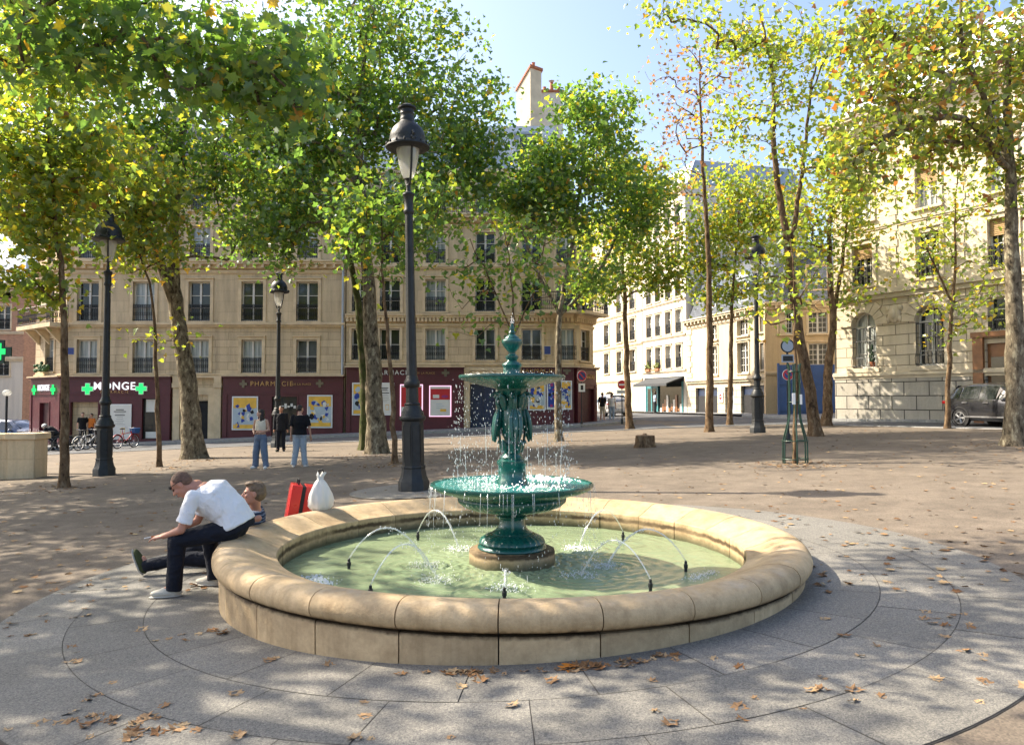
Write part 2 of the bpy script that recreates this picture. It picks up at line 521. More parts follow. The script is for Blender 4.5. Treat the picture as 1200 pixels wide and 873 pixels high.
def ringsheet(mb, c, r0, r1, a0, a1, dz, n, sides=0.0, m=0):
    vs = []; fs = []
    for k in range(n + 1):
        a = a0 + (a1 - a0) * k / n
        for r in (r0, r1):
            x, y = c[0] + r * math.cos(a), c[1] + r * math.sin(a)
            vs.append((x, y, gz(x, y) + dz))
    for k in range(n): fs.append((2 * k, 2 * k + 1, 2 * k + 3, 2 * k + 2))
    mb.add(vs, fs, m)
ringsheet(bed, FC, 2.45, 4.475, 0, 2 * math.pi, 0.005, 120)
tag(bed.build('paving_joints', M['joint'], smooth=False), kind='structure')
slabs = MB()
random.seed(4)
NS = 26
rings = [(2.50, 3.32, 0.12), (3.32, 3.87, 0.62), (3.87, 4.47, 0.2)]
for (r0, r1, off) in rings:
    for k in range(NS):
        a0 = 2 * math.pi * (k + off) / NS; a1 = 2 * math.pi * (k + 1 + off) / NS
        g = 0.003
        dz = 0.010 + random.uniform(-0.0012, 0.0012)
        o = len(slabs.v)
        ringsheet(slabs, FC, r0 + g, r1 - g, a0 + g / r0, a1 - g / r0, dz, 6)
tag(slabs.build('paving', M['granite'], smooth=False), kind='structure')

# ------------------------------------------------------------------ the fountain
def basin_stone(name='warm_basin_stone', algae=False):
    t = NT(name)
    v = t.coord()
    rnd = t.n('ShaderNodeNewGeometry').outputs['Random Per Island']
    c = t.mix(t.noise(v, 1.6, 8, 0.65), (0.48, 0.335, 0.185), (0.58, 0.450, 0.280))
    c = t.mix(1.0, c, t.ramp(rnd, [(0, (0.80, 0.79, 0.77)), (1, (1.08, 1.07, 1.05))]), 'MULTIPLY')
    c = t.mix(1.0, c, t.ramp(t.noise(v, 4.5, 7, 0.7), [(0.3, (0.74, 0.72, 0.69)), (0.62, (1.08, 1.08, 1.08))]), 'MULTIPLY')
    c = t.mix(1.0, c, t.ramp(t.noise(v, 22, 6, 0.7), [(0.3, (0.86, 0.85, 0.83)), (0.7, (1.06, 1.06, 1.05))]), 'MULTIPLY')
    # black weathering that clings to the groove under the roll, and grey lichen on top
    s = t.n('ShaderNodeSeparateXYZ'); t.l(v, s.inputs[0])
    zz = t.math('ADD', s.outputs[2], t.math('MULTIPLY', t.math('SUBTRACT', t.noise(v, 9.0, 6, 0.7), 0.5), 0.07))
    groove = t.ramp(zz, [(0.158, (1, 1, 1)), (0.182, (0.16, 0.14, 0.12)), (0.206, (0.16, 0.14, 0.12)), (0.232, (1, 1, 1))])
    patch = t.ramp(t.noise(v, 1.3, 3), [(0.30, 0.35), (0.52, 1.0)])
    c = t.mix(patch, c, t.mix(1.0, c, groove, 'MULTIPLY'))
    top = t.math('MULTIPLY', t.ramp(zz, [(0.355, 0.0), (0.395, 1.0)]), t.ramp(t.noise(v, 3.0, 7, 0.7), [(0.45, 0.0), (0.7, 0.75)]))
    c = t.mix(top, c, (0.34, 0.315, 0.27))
    m = t.n('ShaderNodeMapping'); m.inputs['Scale'].default_value = (6, 6, 0.6); t.l(v, m.inputs['Vector'])
    c = t.mix(1.0, c, t.ramp(t.noise(m.outputs[0], 1.0, 6, 0.7), [(0.5, (1, 1, 1)), (0.75, (0.72, 0.69, 0.64))]), 'MULTIPLY')
    if algae:                                                     # slimy green-black band along the waterline
        c = t.mix(t.ramp(zz, [(0.085, 0.9), (0.125, 0.55), (0.165, 0.0)]), c, (0.055, 0.060, 0.028))
    t.principled(c, 0.72, 0, t.bump(t.math('ADD', t.noise(v, 60, 6, 0.7), t.noise(v, 9, 5, 0.7)), 0.55, 0.010), 0.35)
    return t.mat
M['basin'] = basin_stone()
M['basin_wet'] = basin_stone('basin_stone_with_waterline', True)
fountain = thing('fountain', 'round stone fountain basin with a two-tier green cast iron centrepiece', 'fountain', FC)
def bsweep(prof, nblk, off, gap, seg, rj=0.0):
    """a ring of separate curved blocks"""
    mb = MB(); n = len(prof)
    for k in range(nblk):
        a0 = 2 * math.pi * (k + off) / nblk + gap; a1 = 2 * math.pi * (k + 1 + off) / nblk - gap
        dr = random.uniform(-rj, rj)
        vs = []; fs = []
        for s in range(seg + 1):
            a = a0 + (a1 - a0) * s / seg
            for (r, z) in prof: vs.append(((r + dr) * math.cos(a), (r + dr) * math.sin(a), z + dr * 0.5))
        for s in range(seg):
            for i in range(n):
                j = (i + 1) % n
                fs.append((s * n + i, (s + 1) * n + i, (s + 1) * n + j, s * n + j))
        fs.append(tuple(range(n))); fs.append(tuple(seg * n + i for i in range(n))[::-1])
        mb.add(vs, fs)
    return mb
roll = [(2.70, 0.200), (2.755, 0.206), (2.785, 0.224), (2.803, 0.252), (2.808, 0.285), (2.802, 0.318), (2.782, 0.350), (2.748, 0.374), (2.70, 0.386),
        (2.64, 0.390), (2.57, 0.382), (2.50, 0.362), (2.43, 0.333), (2.36, 0.303), (2.30, 0.282), (2.262, 0.272), (2.252, 0.262), (2.25, 0.245), (2.25, -0.12), (2.34, -0.12), (2.34, 0.200)]
random.seed(8)
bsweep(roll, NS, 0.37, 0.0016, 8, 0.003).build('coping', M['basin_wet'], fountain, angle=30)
plin = [(2.735, -0.32), (2.745, 0.165), (2.738, 0.182), (2.715, 0.188), (2.42, 0.188), (2.42, -0.32)]
bsweep(plin, NS, 0.37, 0.0018, 8, 0.002).build('plinth', M['basin'], fountain, angle=30)
core = MB(); core.lathe([(2.36, -0.3), (2.69, -0.3), (2.69, 0.22), (2.36, 0.22), (2.36, -0.3)], 96, cap=False)
core.build('mortar_core', M['joint'], fountain)
fl = MB(); fl.lathe([(0.01, -0.30), (2.45, -0.30)], 64, cap=False)
fl.build('basin_floor', M['basin'], fountain)
ped = MB(); ped.lathe([(0.43, -0.29), (0.43, 0.185), (0.425, 0.203), (0.41, 0.21), (0.0, 0.21)], 64)
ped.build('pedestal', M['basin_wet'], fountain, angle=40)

def verdigris():
    t = NT('green_painted_cast_iron')
    v = t.coord()
    c = t.mix(t.noise(v, 7.0, 7, 0.65), (0.003, 0.050, 0.042), (0.007, 0.110, 0.088))
    wear = t.ramp(t.noise(v, 22, 5, 0.7), [(0.60, (0, 0, 0)), (0.78, (1, 1, 1))])
    c = t.mix(t.math('MULTIPLY', wear, 0.5), c, (0.03, 0.22, 0.175))
    r = t.ramp(t.noise(v, 12, 4), [(0.3, 0.16), (0.7, 0.38)])
    t.principled(c, r, 0.0, t.bump(t.noise(v, 45, 5, 0.7), 0.35, 0.008), 0.7)
    return t.mat
M['green_iron'] = verdigris()
foot = MB()
gad = lambda n, amp: (lambda a, z: 1 + amp * abs(math.sin(n * a / 2)))
foot.lathe([(0.335, 0.208), (0.345, 0.222), (0.34, 0.24), (0.315, 0.252)], 72)
foot.lathe([(0.30, 0.245), (0.32, 0.275), (0.305, 0.31), (0.26, 0.34), (0.215, 0.36)], 96, wob=gad(28, 0.05))
foot.lathe([(0.20, 0.345), (0.205, 0.37), (0.165, 0.395), (0.142, 0.425), (0.13, 0.46), (0.128, 0.50), (0.15, 0.515), (0.155, 0.53), (0.14, 0.545), (0.17, 0.57)], 48)
foot.build('foot', M['green_iron'], fountain, angle=50)
lb = MB()
lb.lathe([(0.17, 0.555), (0.26, 0.575), (0.38, 0.60), (0.475, 0.635), (0.525, 0.68), (0.53, 0.715), (0.505, 0.735)], 140, wob=gad(44, 0.035), cap=False)
lb.lathe([(0.50, 0.722), (0.56, 0.730), (0.57, 0.748), (0.66, 0.765), (0.75, 0.79), (0.80, 0.815), (0.818, 0.838), (0.816, 0.858), (0.80, 0.864), (0.785, 0.855), (0.70, 0.825), (0.4, 0.80), (0.0, 0.79)], 96, cap=False)
lb.build('lower_bowl', M['green_iron'], fountain, angle=60)
st = MB()
st.lathe([(0.155, 0.80), (0.155, 0.885), (0.14, 0.90), (0.135, 1.03), (0.15, 1.045), (0.15, 1.085), (0.12, 1.10)], 8)
st.lathe([(0.105, 1.095), (0.11, 1.12), (0.082, 1.15), (0.075, 1.185), (0.10, 1.21), (0.105, 1.235), (0.08, 1.255), (0.075, 1.30), (0.095, 1.34), (0.11, 1.42),
          (0.115, 1.50), (0.10, 1.60), (0.095, 1.70), (0.12, 1.76), (0.15, 1.80), (0.15, 1.83)], 32, wob=gad(12, 0.06))
for k in range(8):                     # leaf collars
    a = 2 * math.pi * k / 8
    Mx = Matrix.Rotation(a, 4, 'Z')
    for (r0, z0, s) in ((0.085, 1.17, 1.0), (0.10, 1.60, 1.35)):
        pts = [Mx @ Vector((r0 + dr * s, 0, z0 + dz * s)) for dr, dz in ((0, 0), (0.012, 0.05), (0.022, 0.09), (0.05, 0.105), (0.062, 0.085))]
        st.tube(pts, [0.022 * s, 0.03 * s, 0.027 * s, 0.018 * s, 0.006], 8)
st.build('stem', M['green_iron'], fountain, angle=50)
def heron(rot):
    """wading bird pressed against the stem, beak up, wings folded and tail hanging outwards"""
    b = MB(); Mx = Matrix.Rotation(rot, 4, 'Z')
    P = lambda r, z, s=0.0: Mx @ Vector((r, s, z))
    b.tube([P(0.175, 1.27), P(0.17, 1.33), P(0.155, 1.42), P(0.135, 1.52), P(0.125, 1.58), P(0.12, 1.62)], [0.008, 0.026, 0.042, 0.042, 0.030, 0.022], 12)
    b.tube([P(0.12, 1.60), P(0.15, 1.66), P(0.155, 1.70), P(0.13, 1.74), P(0.145, 1.765), P(0.17, 1.765)], [0.026, 0.021, 0.018, 0.018, 0.021, 0.013], 10)
    b.tube([P(0.165, 1.767), P(0.20, 1.745), P(0.235, 1.715)], [0.011, 0.008, 0.003], 8)
    for s in (-1, 1):
        b.tube([P(0.14, 1.60, s * 0.028), P(0.16, 1.52, s * 0.05), P(0.175, 1.42, s * 0.052), P(0.185, 1.34, s * 0.042), P(0.195, 1.28, s * 0.03)], [0.012, 0.024, 0.025, 0.017, 0.004], 8)
        b.tube([P(0.14, 1.38, s * 0.02), P(0.125, 1.31, s * 0.022), P(0.12, 1.245, s * 0.022)], [0.014, 0.008, 0.009], 6)
    return b
for k in range(4):
    heron(R(12 + 90 * k)).build('bird_figure', M['green_iron'], fountain, angle=60)
ub = MB()
ub.lathe([(0.13, 1.80), (0.20, 1.815), (0.30, 1.84), (0.42, 1.872), (0.50, 1.90), (0.525, 1.915)], 140, wob=gad(40, 0.035), cap=False)
ub.lathe([(0.51, 1.90), (0.535, 1.912), (0.54, 1.935), (0.53, 1.945), (0.515, 1.938), (0.44, 1.92), (0.0, 1.91)], 80, cap=False)
ub.build('upper_bowl', M['green_iron'], fountain, angle=60)
fi = MB()
fi.lathe([(0.10, 1.905), (0.10, 1.95), (0.088, 1.965), (0.085, 2.03), (0.10, 2.045), (0.095, 2.06), (0.05, 2.085), (0.045, 2.10)], 24, wob=gad(10, 0.05))
fi.lathe([(0.045, 2.09), (0.066, 2.12), (0.066, 2.135), (0.038, 2.155), (0.036, 2.18), (0.06, 2.205), (0.095, 2.25), (0.105, 2.285), (0.10, 2.30), (0.075, 2.312),
          (0.072, 2.325), (0.045, 2.345), (0.03, 2.36), (0.036, 2.375), (0.03, 2.385), (0.022, 2.40), (0.028, 2.415), (0.018, 2.44), (0.010, 2.47), (0.0, 2.475)], 24, wob=gad(14, 0.04))
fi.build('finial', M['green_iron'], fountain, angle=50)

# ---- water
WZ = 0.07
noz = [(191, 1.60), (229, 1.78), (133, 1.60), (-14, 1.70), (42, 1.73), (-44, 1.64), (267.5, 1.42), (88, 1.65)]
land = []
for (ad, rr) in noz:
    a = R(ad); rl = rr - (0.76 if ad != 267.5 else 0.35)
    land.append((rl * math.cos(a), rl * math.sin(a)))
rng = np.random.default_rng(11)
NR, NA = 150, 420
rr_ = np.linspace(0.40, 2.27, NR); aa_ = np.linspace(0, 2 * np.pi, NA, endpoint=False)
RR, AA = np.meshgrid(rr_, aa_, indexing='ij')
WX, WY = RR * np.cos(AA), RR * np.sin(AA)
H = np.zeros_like(WX)
for (lx, ly) in land:
    d = np.hypot(WX - lx, WY - ly)
    H += 0.011 * np.sin(d * 52 - 1.0) * np.exp(-d * 3.4) + 0.012 * np.exp(-(d / 0.10) ** 2) * rng.random(d.shape)
for k in range(26):                                    # drips from both bowls
    a = rng.uniform(0, 2 * np.pi); r0 = rng.uniform(0.5, 0.95)
    d = np.hypot(WX - r0 * np.cos(a), WY - r0 * np.sin(a))
    H += 0.006 * np.sin(d * 90) * np.exp(-d * 6)
for k in range(40):                                    # small crossing wavelets
    a = rng.uniform(0, 2 * np.pi); w = rng.uniform(9, 60)
    H += 0.05 / w / 5 * np.sin((WX * np.cos(a) + WY * np.sin(a)) * w + rng.uniform(0, 6.3))
wv = np.stack([WX, WY, H], -1).reshape(-1, 3)
wf = [(i * NA + k, i * NA + (k + 1) % NA, (i + 1) * NA + (k + 1) % NA, (i + 1) * NA + k) for i in range(NR - 1) for k in range(NA)]
def water_mat():
    t = NT('murky_green_water')
    v = t.coord()
    c = t.mix(t.noise(v, 1.2, 5, 0.6), (0.155, 0.225, 0.125), (0.285, 0.335, 0.20))
    p = t.principled(c, 0.035, 0, t.bump(t.noise(v, 26, 4, 0.6), 0.25, 0.02), 0.5, IOR=1.33)
    return t.mat
M['water'] = water_mat()
wme = bpy.data.meshes.new('water')
wme.from_pydata(wv.tolist(), [], wf)
wme.polygons.foreach_set('use_smooth', [True] * len(wme.polygons))
wme.materials.append(M['water'])
wob_ = bpy.data.objects.new('water', wme); link(wob_); wob_.location = FC + Vector((0, 0, WZ))
tag(wob_, kind='structure')

def spray_mat(name, a=0.55):
    t = NT(name)
    d = t.n('ShaderNodeBsdfDiffuse'); d.inputs[0].default_value = (0.85, 0.88, 0.88, 1)
    g = t.n('ShaderNodeBsdfGlossy'); g.inputs[0].default_value = (1, 1, 1, 1); g.inputs['Roughness'].default_value = 0.15
    tr = t.n('ShaderNodeBsdfTransparent')
    m1 = t.n('ShaderNodeMixShader'); m1.inputs[0].default_value = 0.35
    t.l(d.outputs[0], m1.inputs[1]); t.l(g.outputs[0], m1.inputs[2])
    m2 = t.n('ShaderNodeMixShader'); m2.inputs[0].default_value = a
    t.l(tr.outputs[0], m2.inputs[1]); t.l(m1.outputs[0], m2.inputs[2])
    t.l(m2.outputs[0], t.out.inputs['Surface'])
    return t.mat
M['jet'] = spray_mat('jet_of_water', 0.42)
M['drop'] = spray_mat('water_drops', 0.5)
M['foam'] = spray_mat('white_foam', 0.8)
rnd = random.Random(5)
drops = MB(); foam = MB()
def drop(p, r, ln=1.0):
    drops.ball(p, (r, r, r * ln), 6, 4)
OCT = lambda mb, p, r: mb.add([(p[0] + r, p[1], p[2]), (p[0], p[1] + r, p[2]), (p[0] - r, p[1], p[2]), (p[0], p[1] - r, p[2]), (p[0], p[1], p[2] + r), (p[0], p[1], p[2] - r)],
                              [(0, 1, 4), (1, 2, 4), (2, 3, 4), (3, 0, 4), (1, 0, 5), (2, 1, 5), (3, 2, 5), (0, 3, 5)])
for i, (ad, rr) in enumerate(noz):
    a = R(ad)
    c = Vector((rr * math.cos(a), rr * math.sin(a), 0))
    nb = MB()
    nb.lathe([(0.015, -0.3), (0.015, 0.10), (0.020, 0.105), (0.020, 0.135), (0.013, 0.14), (0.013, 0.165), (0.008, 0.17)], 14, c=c)
    nb.build('nozzle', M['iron'], fountain)
    e = Vector((land[i][0], land[i][1], WZ))
    s = c + Vector((0, 0, 0.17))
    top = 0.33 if ad != 267.5 else 0.14
    pts = []; rad = []
    for k in range(25):
        f = k / 24
        p = s.lerp(e, f)
        p.z += 4 * top * f * (1 - f)
        wob2 = 0.010 * max(0, f - 0.35)
        p += Vector((rnd.uniform(-1, 1), rnd.uniform(-1, 1), rnd.uniform(-1, 1))) * wob2
        pts.append(p); rad.append(0.0055 + 0.006 * f * rnd.uniform(0.3, 1.3))
    jb = MB(); jb.tube(pts, rad, 7)
    jb.build('water_jet', M['jet'], fountain, angle=180)
    for k in range(60):
        f = rnd.uniform(0.4, 1.0)
        p = s.lerp(e, f); p.z += 4 * top * f * (1 - f)
        p += Vector((rnd.gauss(0, 1), rnd.gauss(0, 1), rnd.gauss(0, 1))) * 0.03 * f
        drop(p, rnd.uniform(0.002, 0.0055), 1.6)
    for k in range(240):
        q = rnd.gauss(0, 0.085), rnd.gauss(0, 0.085)
        OCT(foam, (e.x + q[0], e.y + q[1], WZ + 0.004 + abs(rnd.gauss(0, 0.012))), rnd.uniform(0.002, 0.007))
for k in range(260):                                   # white foam patch drifting on the left of the pool
    t_ = rnd.uniform(0, 1)
    OCT(foam, (-1.86 + 0.22 * t_ + rnd.gauss(0, 0.05), -0.62 - 0.28 * t_ + rnd.gauss(0, 0.05), WZ + 0.006), rnd.uniform(0.003, 0.011))
for k in range(200):
    t_ = rnd.uniform(0, 1)
    OCT(foam, (1.62 + 0.3 * t_ + rnd.gauss(0, 0.05), -0.75 + 0.35 * t_ + rnd.gauss(0, 0.05), WZ + 0.006), rnd.uniform(0.002, 0.007))
# curtain of drops from the upper bowl, and from the lower bowl's rim
for k in range(950):
    a = rnd.uniform(0, 2 * math.pi); f = rnd.random() ** 0.8
    r0 = 0.545 + rnd.gauss(0, 0.03) + 0.10 * f * rnd.random()
    drop((r0 * math.cos(a), r0 * math.sin(a), 1.92 - 1.06 * f), rnd.uniform(0.0018, 0.0044), rnd.uniform(1.5, 4.5))
for k in range(28):                                    # longer threads
    a = rnd.uniform(0, 2 * math.pi); z1 = rnd.uniform(1.0, 1.5)
    x, y = 0.545 * math.cos(a), 0.545 * math.sin(a)
    drops.tube([(x, y, z1), (x * 1.003, y * 1.003, z1 - 0.16), (x * 1.006, y, z1 - rnd.uniform(0.2, 0.34))], [0.0015, 0.003, 0.001], 5)
for k in range(700):
    a = rnd.uniform(0, 2 * math.pi); f = rnd.random()
    r0 = 0.825 + rnd.gauss(0, 0.012) + 0.07 * f * rnd.random()
    drop((r0 * math.cos(a), r0 * math.sin(a), 0.85 - 0.78 * f), rnd.uniform(0.0014, 0.0036), rnd.uniform(1.5, 5))
for k in range(44):
    a = rnd.uniform(0, 2 * math.pi); ln = rnd.uniform(0.06, 0.5)
    x, y = 0.822 * math.cos(a), 0.822 * math.sin(a)
    drops.tube([(x, y, 0.846), (x * 1.015, y * 1.015, 0.846 - ln * 0.4), (x * 1.03, y * 1.03, 0.846 - ln)], [0.003, 0.002, 0.0008], 6)
for k in range(650):                                  # splashing in the lower bowl
    a = rnd.uniform(0, 2 * math.pi); r0 = min(0.77, abs(rnd.gauss(0.50, 0.12)))
    OCT(foam, (r0 * math.cos(a), r0 * math.sin(a), 0.853 + abs(rnd.gauss(0, 0.022))), rnd.uniform(0.0015, 0.005))
for k in range(160):
    a = rnd.uniform(0, 2 * math.pi); r0 = rnd.uniform(0.1, 0.5)
    OCT(foam, (r0 * math.cos(a), r0 * math.sin(a), 1.945 + abs(rnd.gauss(0, 0.02))), rnd.uniform(0.002, 0.005))
for k in range(50):
    OCT(foam, (rnd.gauss(0, 0.012), rnd.gauss(0, 0.012), 2.47 + abs(rnd.gauss(0, 0.03))), rnd.uniform(0.003, 0.006))
o = drops.build('falling_water', M['drop'], angle=180, loc=FC); tag(o, 'bright drops and threads of water falling from both bowls', 'falling water', kind='stuff')
o = foam.build('foam', M['foam'], smooth=False, loc=FC); tag(o, 'white foam and splashes on the fountain water', 'foam', kind='stuff')
bw = MB(); bw.lathe([(0.0, 0.850), (0.3, 0.851), (0.79, 0.852)], 72, cap=False)
def bowl_water():
    t = NT('teal_film_of_water')
    v = t.coord()
    n = t.noise(v, 16, 5, 0.6)
    c = t.ramp(n, [(0.4, (0.01, 0.17, 0.15)), (0.72, (0.12, 0.36, 0.36))])
    t.principled(c, 0.06, 0, t.bump(n, 0.5, 0.03), 0.5, IOR=1.33)
    return t.mat
M['bowl_water'] = bowl_water()
bw.build('bowl_water', M['bowl_water'], fountain)
uw = MB(); uw.lathe([(0.0, 1.934), (0.515, 1.936)], 48, cap=False)
uw.build('bowl_water', M['bowl_water'], fountain)
# ------------------------------------------------------------------ buildings
def text(body, size, parent, loc, mat, rz=0.0, name='lettering', extrude=0.012, spacing=1.0, bold=0.0):
    cu = bpy.data.curves.new(name, 'FONT')
    cu.body = body; cu.size = size; cu.extrude = extrude
    cu.align_x = 'CENTER'; cu.align_y = 'CENTER'; cu.space_character = spacing; cu.offset = bold
    cu.materials.append(mat)
    tmp = bpy.data.objects.new(name, cu)
    me = bpy.data.meshes.new_from_object(tmp)
    bpy.data.objects.remove(tmp); bpy.data.curves.remove(cu)
    o = bpy.data.objects.new(name, me); link(o, parent)
    o.location = loc; o.rotation_euler = (R(90), 0, rz)
    return o

def plus(mb, cx, cz, s, y0, y1, m=0, t=0.34):
    a, b = s / 2, s * t / 2
    mb.prism([(cx - b, cz - a), (cx + b, cz - a), (cx + b, cz - b), (cx + a, cz - b), (cx + a, cz + b), (cx + b, cz + b), (cx + b, cz + a), (cx - b, cz + a), (cx - b, cz + b), (cx - a, cz + b), (cx - a, cz - b), (cx - b, cz - b)][::-1], 1, y0, y1, m)

_wc = {}
def window_meshes(w, h, rows, arch, style):
    key = (round(w, 3), round(h, 3), rows, arch, style)
    if key in _wc: return _wc[key]
    f = MB(); t = 0.065
    hs = h - (w / 2 if arch else 0)
    f.box(-w / 2, -w / 2 + t, 0, 0.07, 0, hs); f.box(w / 2 - t, w / 2, 0, 0.07, 0, hs)
    f.box(-w / 2 + t, w / 2 - t, 0.002, 0.07, 0, t + 0.03); f.box(-w / 2 + t, w / 2 - t, 0.002, 0.07, hs - t, hs)
    f.box(-0.055, 0.055, -0.012, 0.066, t + 0.03, hs - t)
    for k in range(1, rows):
        z = t + (hs - 2 * t) * k / rows
        for s in (-1, 1):
            x0, x1 = sorted((s * 0.055, s * (w / 2 - t)))
            f.box(x0, x1, 0.012, 0.05, z - 0.018, z + 0.018)
    if style == 'fine':
        for s in (-1, 1):
            x = s * (w / 4); f.box(x - 0.015, x + 0.015, 0.014, 0.048, t + 0.03, hs - t)
    if arch:
        n = 12; r = w / 2
        for k in range(n):
            a0 = math.pi * k / n; a1 = math.pi * (k + 1) / n
            q = [(r * math.cos(a0), hs + r * math.sin(a0)), (r * math.cos(a1), hs + r * math.sin(a1)), ((r - t) * math.cos(a1), hs + (r - t) * math.sin(a1)), ((r - t) * math.cos(a0), hs + (r - t) * math.sin(a0))]
            f.prism(q, 1, 0.0, 0.07)
        f.box(-0.03, 0.03, 0.004, 0.066, hs, h - t)
    fm = f.mesh('window_frame', M['white_frame'], False)
    p = MB(); p.box(-w / 2 + 0.02, w / 2 - 0.02, 0.055, 0.062, 0.02, hs)
    if arch:
        r = w / 2 - 0.02; pl = [(r * math.cos(math.pi * k / 14), hs + r * math.sin(math.pi * k / 14)) for k in range(15)]
        p.prism(pl, 1, 0.055, 0.062)
    pm = p.mesh('pane', M['glass'], False)
    pc = pm.copy(); pc.materials.clear(); pc.materials.append(M['curtain'])
    g = MB(); gh = min(0.95, h * 0.45)
    g.box(-w / 2 - 0.03, w / 2 + 0.03, -0.02, 0.02, gh - 0.035, gh); g.box(-w / 2 - 0.03, w / 2 + 0.03, -0.015, 0.015, 0.06, 0.09)
    g.box(-w / 2 - 0.03, w / 2 + 0.03, -0.015, 0.015, gh - 0.20, gh - 0.175)
    n = int(w / 0.10)
    for k in range(n + 1):
        x = -w / 2 + w * k / n
        g.box(x - 0.011, x + 0.011, -0.011, 0.011, 0.02, gh - 0.03)
        if k < n:                                       # scrolls between the bars
            c = (x + w / n / 2, 0, gh * 0.45)
            g.tube([(c[0] + 0.036 * math.cos(a), 0, c[2] + 0.09 * math.sin(a)) for a in [2 * math.pi * i / 8 for i in range(9)]], 0.009, 4, cap=False)
            g.tube([(c[0] + 0.03 * math.cos(a), 0, gh - 0.105 + 0.05 * math.sin(a)) for a in [2 * math.pi * i / 6 for i in range(7)]], 0.008, 4, cap=False)
    gm_ = g.mesh('railing', M['iron'], False)
    _wc[key] = (fm, pm, pc, gm_)
    return _wc[key]

class Facade:
    """a wall with true openings; local x runs along it, -y faces the street, z is world height"""
    def __init__(self, root, loc=(0, 0, 0), rz=0.0):
        self.root, self.loc, self.rz = root, Vector(loc), rz
        self.X = Matrix.Translation(self.loc) @ Matrix.Rotation(rz, 4, 'Z')
    def part(self, mb, name, mats, parent=None, smooth=False, bevel=0.0):
        o = mb.build(name, mats, parent or self.root, smooth, bevel=bevel)
        if parent is None:
            o.location = self.loc; o.rotation_euler = (0, 0, self.rz)
        return o
    def wall(self, mb, x0, x1, z0, z1, holes=(), y=0.0, d=0.30, m=0):
        hs = [h for h in holes if h[0] < x1 and h[1] > x0 and h[2] < z1 and h[3] > z0]
        xs = sorted({x0, x1} | {min(max(v, x0), x1) for h in hs for v in h[:2]})
        zs = sorted({z0, z1} | {min(max(v, z0), z1) for h in hs for v in h[2:4]})
        for i in range(len(xs) - 1):
            for j in range(len(zs) - 1):
                cx, cz = (xs[i] + xs[i + 1]) / 2, (zs[j] + zs[j + 1]) / 2
                if any(h[0] < cx < h[1] and h[2] < cz < h[3] for h in hs): continue
                mb.quad((xs[i], y, zs[j]), (xs[i + 1], y, zs[j]), (xs[i + 1], y, zs[j + 1]), (xs[i], y, zs[j + 1]), m)
        for h in hs:
            xa, xb, za, zb = max(h[0], x0), min(h[1], x1), max(h[2], z0), min(h[3], z1)
            arch = len(h) > 4 and h[4]
            mb.quad((xa, y, za), (xa, y + d, za), (xa, y + d, zb), (xa, y, zb), m)
            mb.quad((xb, y, za), (xb, y, zb), (xb, y + d, zb), (xb, y + d, za), m)
            mb.quad((xa, y, za), (xb, y, za), (xb, y + d, za), (xa, y + d, za), m)
            if not arch:
                mb.quad((xa, y, zb), (xa, y + d, zb), (xb, y + d, zb), (xb, y, zb), m)
            else:
                r = (xb - xa) / 2; c = (xa + xb) / 2; n = 14
                rz_ = min(r, zb - za)
                P = [(c + r * math.cos(math.pi * k / n), zb - rz_ + rz_ * math.sin(math.pi * k / n)) for k in range(n + 1)]
                for k in range(n):
                    a, b = P[k], P[k + 1]
                    mb.quad((b[0], y, b[1]), (a[0], y, a[1]), (a[0], y, zb), (b[0], y, zb), m)
                    mb.quad((a[0], y, a[1]), (b[0], y, b[1]), (b[0], y + d, b[1]), (a[0], y + d, a[1]), m)
    def window(self, x, z, w, h, rows=3, rail=True, curtain=False, arch=False, style='', inset=0.20, bars=False):
        fm, pm, pc, gm_ = window_meshes(w, h, rows, arch, style)
        p = self.X @ Vector((x, inset, z))
        o = inst('window', fm, self.root, p, self.rz)
        inst('pane', pc if curtain else pm, o)
        if rail:
            inst('railing', gm_, o, (0, -inset + 0.05, 0))
        return o
    def surround(self, mb, h, t=0.16, pr=0.05, m=0, key=True, sill=True):
        xa, xb, za, zb = h[:4]
        mb.box(xa - t, xa, -pr, 0.02, za, zb, m); mb.box(xb, xb + t, -pr, 0.02, za, zb, m)
        mb.box(xa - t, xb + t, -pr - 0.004, 0.02, zb, zb + t, m)
        mb.box(xa - t - 0.04, xb + t + 0.04, -pr - 0.07, 0.02, zb + t, zb + t + 0.05, m)
        if sill: mb.box(xa - t - 0.03, xb + t + 0.03, -pr - 0.08, 0.02, za - 0.10, za - 0.004, m)
    def course(self, mb, x0, x1, z, h=0.2, pr=0.14, m=0):
        mb.box(x0, x1, -pr * 0.55, 0.02, z - h * 0.5, z - 0.002, m)
        mb.box(x0, x1, -pr, 0.02, z, z + h * 0.5, m)
        mb.box(x0, x1, -pr * 0.75, 0.02, z + h * 0.5 + 0.002, z + h * 0.68, m)
    def cornice(self, mb, x0, x1, z, pr=0.42, m=0, br=0.55):
        self.course(mb, x0, x1, z - 0.42, 0.16, 0.10, m)
        mb.box(x0, x1, -pr * 0.4, 0.02, z - 0.22, z - 0.002, m)
        mb.box(x0, x1, -pr, 0.02, z, z + 0.13, m); mb.box(x0, x1, -pr - 0.07, 0.02, z + 0.132, z + 0.22, m)
        n = int((x1 - x0) / br)
        for k in range(n + 1):
            x = x0 + 0.1 + (x1 - x0 - 0.2) * k / max(1, n)
            mb.box(x - 0.07, x + 0.07, -pr * 0.9, -pr * 0.4 - 0.002, z - 0.20, z - 0.003, m)

